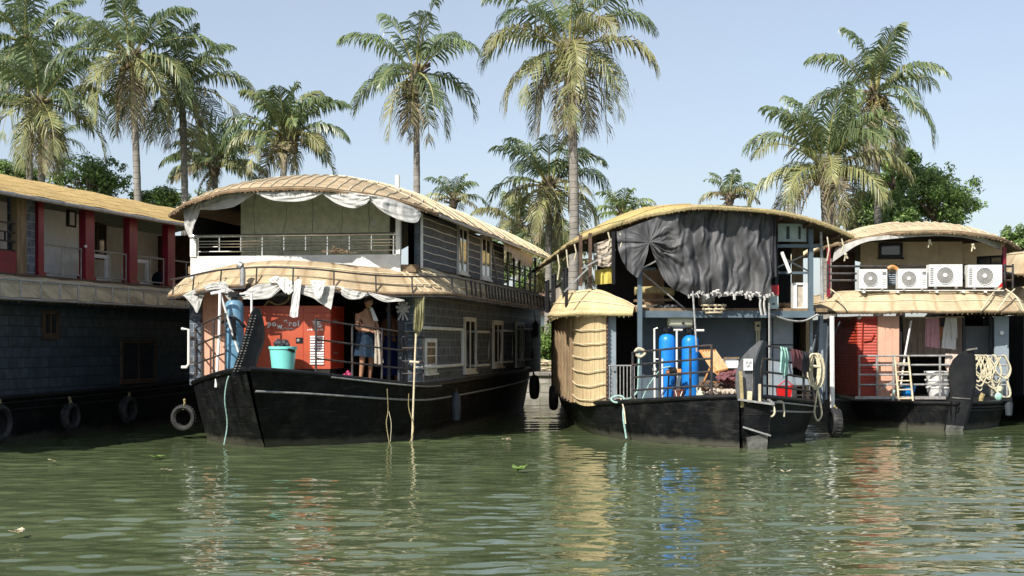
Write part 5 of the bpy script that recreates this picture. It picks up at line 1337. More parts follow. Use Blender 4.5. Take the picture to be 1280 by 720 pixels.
    # upper left: brown boards and yellow cloth behind the posts are separate things
    # ---- roof
    def rf():
        r = Roof(2.82, -.95, 16.8, 4.22, 4.78, 5.16, hip=1.3, corner=.35, lcorner=2.7, cpow=2.6, pw=2.0, cx=-.10, asym=.85)
        rp = r.parts('thatch_yellow', ribf=0, flen=0, ribs_every=2.2, long_lines=5, rr=.013, edge='rope_coir', ribmat='rope_coir', edge_r=.05)
        return r, rp
    r, rp = rf()
    raf = MB()
    for k in range(9):
        u = -.9+.225*k; raf.bar(Vector(r.pt(u, r.yf(u)+.1))-Vector((0, 0, .14)), Vector(r.pt(u, r.yf(u)+2.2))-Vector((0, 0, .16)), .05, .06)
    rp[3].append(('rafter', raf, 'wood_dark')); parts.append(rp)
    st_ = MB(); rr = random.Random(3)
    for px, py, l in ((697, 318, .55), (708, 312, .8), (1034, 296, .5), (718, 305, .35), (760, 290, .3), (775, 291, .35), (1052, 298, .3)):
        p = Vector(F(px, py, -.6 if px > 750 else .9)); st_.tube([p, p+Vector((.04, 0, -l*.5)), p+Vector((.0, .02, -l))], .016, 5)
    parts.append(('loose_string', st_, 'rope'))
    parts.append(('cable', MB().tube(cat([F(962, 392, -.35), F(985, 400, -.36), F(1005, 401, -.36), F(1022, 393, -.35)], 20), .02, 5), 'rail_grey'))
    # ---- left skirt roof over the woven corner
    aw0, fn, L = awning([(-2.42, 12), (-2.74, 7), (-2.88, 4), (-2.95, 2.1)], .22, lambda t: 2.84, lambda t: 2.62, n=50, m='straw', bulge=.05, ribs=(0, [.5]), fringe='rope_coir'); parts.append(aw0)
    pth = [(-2.97, 2.2), (-2.88, 1.3), (-2.6, .55), (-2.2, .12), (-1.72, -.03)]
    aw, fn, L = awning(pth, .42, lambda t: 3.12 if t < .45 else 3.12-.46*((t-.45)/.55)**2.2, lambda t: 2.60, n=70, m='straw', bulge=.12, ribs=(0, [.3, .7]), fringe='rope_coir')
    parts.append(aw)
    # gate between the pillar and the post
    gt = MB(); 
    for i in range(8):
        x = F(762+4.4*i, 470, -.12)[0]; gt.tube([(x, -.12, F(775, 499, -.12)[2]), (x, -.12, F(775, 457, -.12)[2])], .012, 5)
    for py in (457, 498): gt.tube([F(760.5, py, -.12), F(795, py, -.12)], .016, 6)
    parts.append(('gate', gt, 'rail_grey'))
    # white corner pole at the right
    parts.append(('corner_pole', MB().tube([F(1040, 395, -.1), F(1040.5, 510, -.1)], .05, 8), 'white'))
    parts.append(('corner_strut', MB().tube([F(1024, 398, .1), F(1015, 443, -.1)], .025, 6).tube([F(1036, 398, .1), F(1030, 500, -.1)], .03, 6).tube([F(1050, 402, .1), F(1032, 440, 0)], .015, 5), 'slate_dark'))
    parts.append(('side_rack', MB().box(F(1024, 470, .6)[0], F(1034, 470, .6)[0], .6, .66, .75, 2.4), 'wall_palblue'))
    make(f, 'houseboat', CM+' upstairs and two bright blue tanks, right of centre', 'houseboat', parts, 'moored houseboats', base=(0, 0, 0))
    add_part(CM, f, 'bow_railing', HC.rail(-1.25, -3.1, -1, (.22, .48, .73, .98), [-1.25, -2.0, -2.7, -3.1], r=.022), 'iron')
    add_part(CM, f, 'bow_railing', HC.rail(-3.1, -.15, 1, (.22, .48, .73, .98), [-3.1, -2.2, -1.2, -.15], r=.022), 'iron')
boat_tarp()

def things_tarp():
    f = FC; F = f.F
    # sign sheet on the prow board
    y = -3.68; a = F(929.5, 463, y); b = F(941, 448.5, y)
    sg = MB().box(a[0], b[0], y, y+.012, a[2], b[2]); ik = MB()
    for k, (u0, u1, v) in enumerate(((.10, .14, .45), (.22, .9, .64), (.22, .9, .54), (.3, .8, .34), (.25, .85, .25))):
        n = 6
        for i in range(n):
            if (i*7+k*3) % 4 == 0: continue
            x = a[0]+(b[0]-a[0])*(u0+(u1-u0)*i/n); w = (b[0]-a[0])*(u1-u0)/n*.65; zz = a[2]+(b[2]-a[2])*v
            ik.box(x, x+w, y-.004, y, zz, zz+(.035 if k else .1))
    make(f, 'paper_notice', 'white paper notice stuck on the grey prow board of the tarp boat', 'notice', [('sheet', sg, 'paper', [('printed_lines', ik, 'rail_grey')])])
    # blue tanks
    for k, (pa, pb_, t, lab) in enumerate(((823, 844.5, 417.5, 'left one of two bright blue water softener tanks behind the bow railing'), (852, 873.5, 419, 'right one of two bright blue water softener tanks, beside the wooden folding chair'))):
        y = -.15; xa, xb = F(pa, 450, y)[0], F(pb_, 450, y)[0]; R = (xb-xa)/2; xc = (xa+xb)/2; z0 = HC.z(y)-.03; z1 = F(833, t, y)[2]
        H_ = z1-z0; sk = .14
        tk = MB().lathe((xc, y, z0), [(R*.96, sk), (R, sk+.03), (R, H_-.17), (R*.95, H_-.09), (R*.75, H_-.03), (R*.35, H_), (0, H_)], 28)
        bs = MB().lathe((xc, y, z0), [(0, 0), (R*.98, 0), (R*.95, sk), (R*.9, sk+.005)], 28)
        hd = MB().cyl((xc, y, z1-.01), (xc, y, z1+.06), R*.3).box(xc-R*.5, xc+R*.55, y-R*.4, y+R*.4, z1+.05, z1+.13).ball((xc+R*.2, y-R*.4, z1+.12), .05)
        make(f, 'water_tank', lab, 'tank', [('tank_body', tk, 'blue_tank'), ('foot', bs, 'black'), ('valve_head', hd, 'black')], 'bright blue water tanks')
    pp = MB(); y = -.3
    pp.tube([F(822, 410, y), F(818, 411, y), F(818.5, 501, y), F(828, 503, y), F(828, 449, y), F(817, 449, y)], .022, 7)
    pp.tube([F(842, 412.5, y), F(853, 412.5, y), F(846, 413, y), F(846, 480, y)], .022, 7); pp.tube([F(868, 413, y), F(880, 413, y)], .025, 7)
    pp.ball(F(818, 462, y), .05)
    make(f, 'pipework', 'white plumbing pipes linking the two bright blue tanks', 'pipe', (pp, 'white'))
    p2 = MB().tube([F(857, 412, .1), F(846, 422, .1)], .03, 7).tube([F(846, 412, .05), F(846, 480, .1), F(838, 490, .1)], .018, 6); 
    make(f, 'white_drum', 'cream plastic drum lying on its side above the two blue tanks', 'drum',
         [('drum_body', MB().lathe(F(850, 401.5, -.1), [(0, -.27), (.10, -.265), (.145, -.23), (.15, -.1), (.15, .1), (.145, .23), (.10, .265), (0, .27)], 20, 'x'), 'cream_plastic'),
          ('cap', MB().cyl(F(854, 404, -.26), F(854, 404, -.22), .03), 'black')])
    pu = MB().cyl(F(836, 464, -.55), F(845, 464, -.55), .085).box(F(837, 470, -.55)[0], F(846, 470, -.55)[0], -.62, -.48, F(840, 470, -.55)[2], F(840, 466, -.55)[2]); pm = MB().cyl(F(845, 465, -.55), F(851, 465, -.55), .065).cyl(F(833, 465, -.55), F(836, 465, -.55), .05)
    pu.tube([F(836, 470, -.5), F(834, 502, -.45)], .018, 5).tube([F(845, 470, -.5), F(842, 502, -.45)], .018, 5)
    make(f, 'water_pump', 'small orange and black pump held between the two blue tanks at railing height', 'pump', [('housing', pu, 'black'), ('motor', pm, 'wood_teak')])
    bk = MB().lathe((F(849, 500, -.55)[0], -.55, HC.z(-.55)-.03), [(0, 0), (.10, 0), (.115, .26), (.13, .26), (.13, .29), (0, .28)], 18); hd = MB().tube(cat([F(844, 488, -.67), F(848, 500, -.68), F(853, 489, -.67)], 12), .008, 5)
    make(f, 'brown_bucket', 'brown lidded bucket standing between the feet of the two blue tanks', 'bucket', [('bucket', bk, 'brown_plastic', [('handle', hd, 'paper')])])
    # wooden folding chair (seen from its slatted back)
    ch = []; y = -.95
    A, B, Cc, D = Vector(F(875.5, 438, y)), Vector(F(893, 437.5, y+.12)), Vector(F(909, 461, y-.1)), Vector(F(893, 465, y-.22))
    sl = []
    for i in range(6):
        t = i/5; a = A.lerp(B, t); b = D.lerp(Cc, t); sl.append(('slat', MB().bar(a, b, .052, .018, up=(0, 1, .3)), 'wood_teak'))
    fr_ = MB().bar(A, B, .05, .03).bar(D, Cc, .05, .03).bar(A+Vector((-.02, 0, 0)), Vector(F(906, 475, y-.25)), .05, .03)
    legs = MB().bar(F(888, 459, y), F(877.5, 483, y+.1), .045, .03); legs2 = MB().bar(F(903, 459, y+.2), F(899, 484, y+.25), .045, .03)
    st = MB().bar(F(893, 465, y-.22), F(906, 475, y-.25), .05, .03).bar(F(880, 476, y+.1), F(899, 478, y+.2), .03, .02)
    make(f, 'folding_chair', 'orange brown wooden folding chair with slatted back leaning by the bow railing', 'chair', [('backrest', fr_, 'wood_teak', sl), ('leg', legs, 'wood_teak'), ('leg', legs2, 'wood_teak'), ('stretcher', st, 'wood_teak')])
    y = -.6
    bx = MB().box(F(906, 470, y)[0], F(923, 470, y)[0], y, y+.3, F(913, 460, y)[2], F(913, 449, y)[2]); bt = MB().bar(F(905, 447.5, y), F(924, 447.5, y), .06, .04).bar(F(905, 448, y), F(906.5, 462, y), .03, .03)
    make(f, 'wooden_crate', 'cream crate with a brown timber rim behind the wooden folding chair', 'crate', [('panel', bx, 'plaster'), ('rim', bt, 'wood_old')])
    cl = MB().box(F(905, 480, y)[0], F(924, 480, y)[0], y+.05, y+.1, HC.z(y), F(913, 461, y)[2]); make(f, 'brown_board', 'brown board under the cream crate on the bow deck', 'board', (cl, 'brown_plastic'))
    r = random.Random(12)
    def heap(px, py, y, n, s, m, lab, name='cloth_heap', cat_='cloth', spread=(.3, .1)):
        c = F(px, py, y); mb = MB()
        for i in range(n):
            q = Vector((c[0]+r.uniform(-1, 1)*spread[0], y+r.uniform(-.1, .1), c[2]+r.uniform(0, 1)*spread[1]))
            mb.grid(lambda u, v: q+Vector(((u-.5)*s*2+.03*math.sin(v*9+i), (v-.5)*s*1.4, s*.5*math.sin(u*3.1)*math.sin(v*3.1)+.03*math.sin(u*11+i*3))), 8, 8, thick=.02)
        make(f, name, lab, cat_, (mb, m))
    heap(913, 478, -1.6, 9, .13, 'cloth_maroon', 'maroon cloth heap on the bow deck beside the wooden chair legs', spread=(.14, .22))
    heap(897, 488, -1.4, 10, .12, 'wood_dark', 'dark heap of oily rags under the wooden folding chair', spread=(.25, .14))
    heap(908, 491, -1.9, 8, .10, 'cloth_tan', 'pale crumpled cloth lying on the gunwale left of the grey prow board', spread=(.28, .03))
    jr = MB().lathe((F(876, 490, -1.2)[0], -1.2, HC.z(-1.2)-.02), [(0, 0), (.07, 0), (.10, .1), (.09, .2), (.04, .26), (.045, .32), (0, .32)], 14); jr.tube(cat([F(874, 482, -1.25), F(871, 486, -1.25), F(874, 496, -1.25)], 10), .014, 5)
    make(f, 'plastic_jug', 'pale plastic jug on the deck just right of the blue tanks', 'jug', (jr, 'cream_plastic'))
    # ---- the big black tarp
    K = (812, 303)
    def fold(px, py):
        """cloth relief: folds fan out of the knot and turn into loose vertical ones further right"""
        dx, dy = px-K[0], py-K[1]; dist = math.hypot(dx, dy); ang = math.atan2(dy, dx)
        w = math.exp(-(dist/52)**2) if dx > -30 else 1
        nz = mnoise.noise(Vector((px*.022, py*.016, 4))); n2 = mnoise.noise(Vector((px*.06, py*.05, 9)))
        fan = (.10*math.sin(ang*6.5+7*nz+.8*math.sin(ang*2+1))+.05*math.sin(ang*15+9*nz+dist*.02)+.022*math.sin(ang*31+8*n2))*min(1, dist/16)*(.16+.84*math.exp(-((ang-.75)/.75)**2))
        loose = .085*math.sin(px*.135-.030*py+3.0*nz)*(.4+.6*min(1, (py-258)/40))+.045*math.sin(px*.29+.02*py+4*nz)+.018*math.sin(px*.61+.04*py+5*n2)+.04*nz
        swag = .06*math.sin((py-.0035*(px-905)**2*.5)*.16+2*nz)*math.exp(-((px-860)/38)**2)
        return fan*w+(loose+swag)*(1-w)+.014*n2
    def sheet(top, bot, y, n, m):
        T = cat([(p[0], p[1], 0) for p in top], n+1); B = cat([(p[0], p[1], 0) for p in bot], n+1)
        def g(u, v):
            i = min(n, int(round(u*n))); px = T[i][0]*(1-v)+B[i][0]*v; py = T[i][1]*(1-v)+B[i][1]*v
            p = Vector(F(px, py, y)); p.y += fold(px, py); return p
        return MB().grid(lambda u, v: g(u, 1-v), n, m, thick=.006)
    tp = sheet([(842, 263), (862, 258.5), (885, 256), (905, 256), (930, 258), (950, 262), (964, 267)], [(847, 362), (858, 369), (868, 366), (890, 371), (915, 370), (940, 369), (950, 373), (963, 372)], -.62, 120, 60)
    def wing_mb(E, lo, y, n, m, dy=0):
        EE = cat([(p[0], p[1], 0) for p in E], n+1)
        def g(u, v):
            i = min(n, int(round(u*n))); px = K[0]+(EE[i][0]-K[0])*v; py = K[1]+dy+(EE[i][1]-K[1]-dy)*v+lo*math.sin(math.pi*v)*u
            p = Vector(F(px, py, y)); p.y += fold(px, py); return p
        return g
    g1 = wing_mb([(844, 263), (845, 290), (845.5, 320), (846, 345), (849, 364)], 15, -.612, 90, 50); wg = MB().grid(lambda u, v: g1(1-u, v), 90, 50, thick=.006)
    g2 = wing_mb([(771, 289), (772, 305), (776, 322), (786, 338), (797, 347), (801, 338)], 6, -.60, 80, 40); wg2 = MB().grid(lambda u, v: g2(u, v), 80, 40, thick=.006)
    g3 = wing_mb([(771, 290), (790, 283), (812, 275), (830, 268), (844.5, 262)], 0, -.605, 80, 40); wg3 = MB().grid(lambda u, v: g3(u, v), 80, 40, thick=.006)
    right = drape(f, [(964, 267), (969, 269)], [(960, 350), (971, 345)], -.55, amp=.05, folds=2, n=16, m=30, seed=43)
    make(f, 'black_tarpaulin', 'huge faded black tarpaulin hung over the upper deck front, gathered at its left', 'tarpaulin', [('main_sheet', tp, 'tarp_black', None), ('gathered_wing', wg, 'tarp_black'), ('left_wing', wg2, 'tarp_black'), ('upper_wing', wg3, 'tarp_black'), ('right_edge', right, 'tarp_dark')])
    hm = MB(); rr = random.Random(6)
    for i in range(46):
        px = 858+i*2.35; p = Vector(F(px, 368+2.2*math.sin(i*.8)+rr.uniform(-1, 1), -.66)); q = p+Vector((rr.uniform(-.05, .09), rr.uniform(-.05, .02), rr.uniform(-.10, .06)))
        hm.tube([p, p.lerp(q, .5)+Vector((0, -.02, .03)), q], rr.uniform(.014, .03), 5)
    for px in (951, 956): hm.tube(cat([F(px, 372, -.66), F(px-1, 382, -.66), F(px+1, 394, -.66)], 8), .024, 5)
    make(f, 'tattered_fringe', 'white tattered cord and net fringe along the bottom edge of the black tarpaulin', 'fringe', (hm, 'cloth_grey'))
    tw = drape(f, [(771, 291), (790, 286), (800, 286)], [(773, 310), (785, 330), (797, 347)], -.2, amp=.05, folds=3, n=30, m=20, seed=47)
    # pot and cane stool under the tarp hem
    pt = MB().lathe(F(883, 382, .1), [(0, 0), (.16, 0), (.17, .02), (.17, .20), (.185, .21), (.15, .2), (0, .19)], 20); make(f, 'cooking_pot', 'grey metal cooking pot just under the hem of the black tarpaulin', 'pot', (pt, 'brass_grey'))
    cs = MB(); c = Vector(F(892, 386, -.42))
    for z_, s in ((0, .6), (.07, .9), (.15, 1.)): cs.tube([c+Vector((.26*s*math.cos(a/12*6.283), .1*math.sin(a/12*6.283), z_-.08)) for a in range(12)], .018, 5, closed=True)
    for a in range(9): x = math.cos(a/9*6.283); y_ = math.sin(a/9*6.283); cs.tube([c+Vector((.16*x, .06*y_, -.10)), c+Vector((.26*x, .1*y_, .1))], .012, 4)
    make(f, 'wire_basket', 'pale cane basket hanging below the hem of the black tarpaulin beside the pot', 'basket', (cs, 'bamboo'))
    for k, (px, py, w_, lab, m_) in enumerate(((818, 364, .42, 'rolled straw mattress, top of the stack behind the left post of the upper deck', 'rope_coir'), (816, 376, .40, 'dark plank under the rolled straw mattress', 'wood_old'), (815, 383, .34, 'pale timber board lowest in the stack behind the left post', 'bamboo'))):
        c = Vector(F(px, py, .5))
        mb = MB().tube(cat([c+Vector((-w_, 0, 0)), c+Vector((0, .0, .02)), c+Vector((w_, 0, -.02))], 8), .09, 10) if k == 0 else MB().bar(c+Vector((-w_, 0, 0)), c+Vector((w_, 0, .02)), .3, .05)
        make(f, 'straw_mattress' if k == 0 else 'timber_board', lab, 'mattress' if k == 0 else 'board', (mb, m_))
    heap(836, 386, .2, 8, .11, 'tarp_dark', 'black crumpled sheet on the upper deck floor right of the timber boards', spread=(.18, .04))
    heap(983, 384, .2, 7, .11, 'wood_old', 'brown crumpled sacks between the red topped cool box and the bare coil air conditioner', name='sack_heap', cat_='sacks', spread=(.15, .05))
    pl = MB().bar(F(977, 315, -.36), F(987.5, 341, -.36), .07, .025, up=(0, 1, 0)); make(f, 'white_lath', 'white plank leaning diagonally on the upper deck below the pale window panel', 'plank', (pl, 'white'))
    yl = MB().box(F(743, 350, .6)[0], F(766, 350, .6)[0], .6, .65, F(750, 355, .6)[2], F(750, 336, .6)[2]); make(f, 'yellow_sheet', 'bright yellow sheet hanging behind the posts above the curved thatch hood', 'cloth', (drape(f, [(743, 338), (766, 334)], [(744, 356), (766, 354)], .6, amp=.03, folds=3, n=20, m=10, seed=5), 'lemon'))
    for k, (a, b, lab) in enumerate((((742, 305, 768, 297), (743, 316, 768, 312), 'upper brown sling cloth behind the left posts of the tarp boat'), ((742, 319, 768, 313), (743, 331, 768, 332), 'lower brown sling cloth behind the left posts of the tarp boat'))):
        mb = drape(f, [(a[0], a[1]), (a[2], a[3])], [(b[0], b[1]), ((b[0]+b[2])/2, b[1]+3), (b[2], b[3])], .5, amp=.04, folds=2, n=24, m=12, seed=50+k, sagfold=.02)
        make(f, 'brown_cloth', lab, 'cloth', (mb, 'cloth_tan'))
    bx = MB().box(F(962.5, 386, -.4)[0], F(973, 386, -.4)[0], -.4, -.1, F(967, 386, -.4)[2], F(967, 368, -.4)[2]); bl = MB().box(F(962, 386, -.42)[0], F(973.5, 386, -.42)[0], -.42, -.08, F(967, 369, -.4)[2]+.002, F(967, 356.5, -.4)[2]); wt = MB().box(F(965, 380, -.403)[0], F(969, 380, -.403)[0], -.404, -.4, F(967, 381, -.4)[2], F(967, 379, -.4)[2])
    make(f, 'cool_box', 'pale cool box with a red top standing at the right hem of the black tarpaulin', 'box', [('box_body', bx, 'shutter_pale', [('label', wt, 'ink')]), ('lid', bl, 'red_box')])
    # air conditioner with a bare coil
    y = -.15; A, B = F(992, 386, y), F(1009.5, 353.5, y); t = .07
    ac = MB().box(A[0], A[0]+t, y, y+.3, A[2], B[2]).box(B[0]-t*1.3, B[0], y, y+.3, A[2], B[2]).box(A[0]+t, B[0]-t*1.3, y, y+.3, B[2]-.04, B[2]).box(A[0]+t, B[0]-t*1.3, y, y+.3, A[2], A[2]+.03)
    co = MB().box(A[0]+t, B[0]-t*1.3, y+.04, y+.1, A[2]+.03, B[2]-.04)
    make(f, 'air_conditioner', 'white outdoor unit with bare coil standing on end upstairs on the tarp boat', 'air conditioner', [('casing', ac, 'white_clean'), ('coil', co, 'cloth_tan')])
    # meter box
    mbx = MB().box(F(944, 410, .6)[0], F(950.5, 410, .6)[0], .58, .7, F(947, 413, .6)[2], F(947, 402, .6)[2]); md = MB().box(F(946, 408, .57)[0], F(949.5, 408, .57)[0], .57, .58, F(947, 408.5, .6)[2], F(947, 406, .6)[2])
    mbx.tube([F(946, 413, .65), F(946, 440, .65)], .02, 6).tube([F(949, 413, .65), F(949, 440, .65)], .02, 6)
    make(f, 'electric_meter', 'small cream electric meter box on the dark conduit behind the grey prow board', 'meter box', [('case', mbx, 'cream_plastic'), ('window', md, 'black')])
    # thin upright poles in front of the deck
    make(f, 'thin_pole', 'thin dark pole rising from the bow railing right of the right blue tank', 'pole', (MB().tube([F(866, 364, -.75), F(871, 440, -.9)], .02, 6), 'rail_grey'))
    make(f, 'thin_pole', 'thin dark pole from the meter box side up to the tarpaulin hem', 'pole', (MB().tube([F(961.5, 370, -.6), F(961.5, 500, -.7)], .02, 6), 'rail_grey'))
    # clothes on the right bow rail
    def rail_cloth(y0, y1, drop, m, lab, seed, top=.98):
        rr = random.Random(seed); mb = MB(); ph = rr.uniform(0, 6)
        def g(u, v):
            y = y0+(y1-y0)*u; e = Vector(HC.edge(y, 1, .06)); z = e.z+top+.02-drop*v*(1-.22*abs(math.sin(u*4+ph)))
            return Vector((e.x+.03+.03*math.sin(u*14+ph+v*2)*min(1, v*4), e.y-.05+.03*math.cos(u*17+ph), z))
        mb.grid(lambda u, v: g(u, 1-v), 24, 16, thick=.008)
        make(f, 'drying_cloth', lab, 'cloth', (mb, m), 'clothes drying on the bow railing of the tarp boat')
    rail_cloth(-2.55, -2.25, .62, 'cloth_mint', 'mint green and white cloth drying on the railing just right of the prow board', 1)
    rail_cloth(-2.05, -1.55, .42, 'cloth_maroon', 'maroon cloth drying on the railing between the mint and the charcoal ones', 2)
    rail_cloth(-1.45, -.95, .50, 'cloth_char', 'charcoal cloth drying on the railing left of the cream rope hank', 3)
    # red basket
    y = -.75; A, B = F(973, 502, y), F(991, 482, y); xc = (A[0]+B[0])/2; R = (B[0]-A[0])/2; z0 = HC.z(y)-.03; hh = B[2]-z0
    def sq(r_, z_): return [(xc+r_*sx, y+.15+r_*.7*sy, z_) for sx, sy in ((-1, -1), (1, -1), (1, 1), (-1, 1))]
    rb = MB().hexa(sq(R*.8, z0)+sq(R, z0+hh-.04)).hexa(sq(R*1.06, z0+hh-.04)+sq(R*1.06, z0+hh)); rh = MB().tube(cat([(xc-R, y, z0+hh), (xc, y-.02, z0+hh+.10), (xc+R, y, z0+hh)], 12), .012, 5)
    make(f, 'red_basket', 'bright red plastic basket on the deck below the drying clothes', 'basket', [('body', rb, 'red_plastic'), ('handle', rh, 'red_plastic')])
    y = -.3; sh = MB()
    for py in (483, 495): sh.box(F(995, py, y)[0], F(1018, py, y)[0], y, y+.3, F(1000, py, y)[2], F(1000, py, y)[2]+.03)
    for px in (995, 1018): sh.box(F(px, 490, y)[0]-.015, F(px, 490, y)[0]+.015, y, y+.3, .7, F(1000, 483, y)[2])
    tv = MB().box(F(995, 482, y)[0], F(1018, 482, y)[0], y+.02, y+.28, F(1000, 482, y)[2], F(1000, 472, y)[2])
    make(f, 'low_shelf', 'low dark metal shelf on the deck right of the red basket', 'shelf', (sh, 'iron')); make(f, 'grey_box', 'dull grey box lying on the low metal shelf', 'box', (tv, 'wall_palblue'))
    # hank of cream rope on the right rail
    e = HC.edge(-.62, 1, .06); hk = MB(); r2 = random.Random(3)
    top = Vector(F(1018, 442, -.75)); bot = Vector(F(1022, 487, -.8))
    for i in range(7):
        w = r2.uniform(.09, .17); l = (top.z-bot.z)*r2.uniform(.8, 1.0); dy = r2.uniform(-.05, .05)
        hk.tube([top+Vector((w*math.sin(a/16*6.283)+.02*i-.05, dy-.04, -l/2+l/2*math.cos(a/16*6.283))) for a in range(16)], .017, 6, closed=True)
    hk.tube(cat([bot, Vector(F(1020, 500, -.8)), Vector(F(1018, 516, -.8)), Vector(F(1022, 526, -.8)), Vector(F(1027, 518, -.8)), Vector(F(1025, 503, -.8)), bot], 30), .019, 6)
    hk.tube([top+Vector((-.1, -.05, -.25)), top+Vector((.12, -.07, -.27))], .03, 6)
    make(f, 'rope_hank', 'hank of cream rope hanging on the right bow railing of the tarp boat', 'rope', (hk, 'rope'))
    P = lambda L_: [F(*p) for p in L_]
    for L_, r_, m_, lab in (
        ([(951, 497, -3.2), (957, 503, -3.1), (960, 514, -3.05), (963, 521, -3.0), (968, 517, -2.95), (967, 508, -2.9), (961, 500, -2.9), (958, 497, -2.9)], .02, 'rope', 'cream rope loop hanging over the gunwale just right of the prow board'),
        ([(959, 497, -2.9), (970, 501, -2.7), (978, 503, -2.6), (980, 512, -2.6), (980, 521, -2.6)], .02, 'rope', 'cream rope end hanging right of the rope loop'),
        ([(799, 440, -.6), (798, 465, -.62), (796, 490, -.65), (783, 500, -.9), (770, 503, -.9), (764, 499, -.8), (770, 495, -.8), (780, 498, -.9), (779, 520, -1.1), (783, 548, -1.2)], .02, 'rope_teal', 'teal and cream mooring rope running into the water at the tarp boat left bow'),
        ([(793, 441, -.6), (797, 436, -.62), (803, 437, -.62), (806, 442, -.62), (800, 446, -.62), (795, 443, -.62)], .03, 'rope', 'knotted cream rope around the top of the left railing post'),
        ([(803, 502, -.8), (799, 512, -.9), (800, 530, -.95), (798, 538, -.95)], .022, 'rope', 'short thick cream rope end over the gunwale near the grey gate'),
        ([(802, 500, -.6), (812, 480, -.62), (826, 462, -.64), (838, 458, -.66)], .014, 'rope_teal', 'teal hose slung from the gate to the pump between the blue tanks'),
        ([(776, 498, -.95), (780, 512, -1.1), (782, 530, -1.2)], .014, 'rope', 'cream rope twisted beside the teal mooring rope')):
        make(f, 'rope', lab, 'rope', (MB().tube(cat(P(L_), 50), r_, 6), m_), 'ropes hanging from the boats')
    kn = MB(); r3 = random.Random(1); c = Vector(F(787, 514, -1.0))
    for i in range(14): q = c+Vector((r3.uniform(-.08, .08), r3.uniform(-.05, .05), r3.uniform(-.08, .08))); kn.tube([q, q+Vector((r3.uniform(-.1, .1), 0, r3.uniform(-.1, .1)))], .02, 5)
    make(f, 'rope_tassel', 'pale yellow rope tassel on the hull below the grey gate', 'rope', (kn, 'cloth_olive'))
    make(f, 'rope', 'rope slung along the hull with a yellow knot left of the woven panel', 'rope', (MB().tube(cat([f.S(697, 488, -2.6), f.S(706, 500, -2.65), f.S(716, 495, -2.6)], 16), .02, 6).ball(f.S(716, 495, -2.6), .12), 'rope'), 'ropes hanging from the boats')
    tyre(f, f.S(692, 497, -2.72), .33, 'x', 'black tyre hanging on the left side of the tarp boat in the gap', rop=f.S(694, 480, -2.6))
    tyre(f, F(1044, 528, -.3), .30, 'x', 'black tyre at the right corner of the tarp boat under the white pole', rop=F(1043, 508, -.3))
things_tarp()

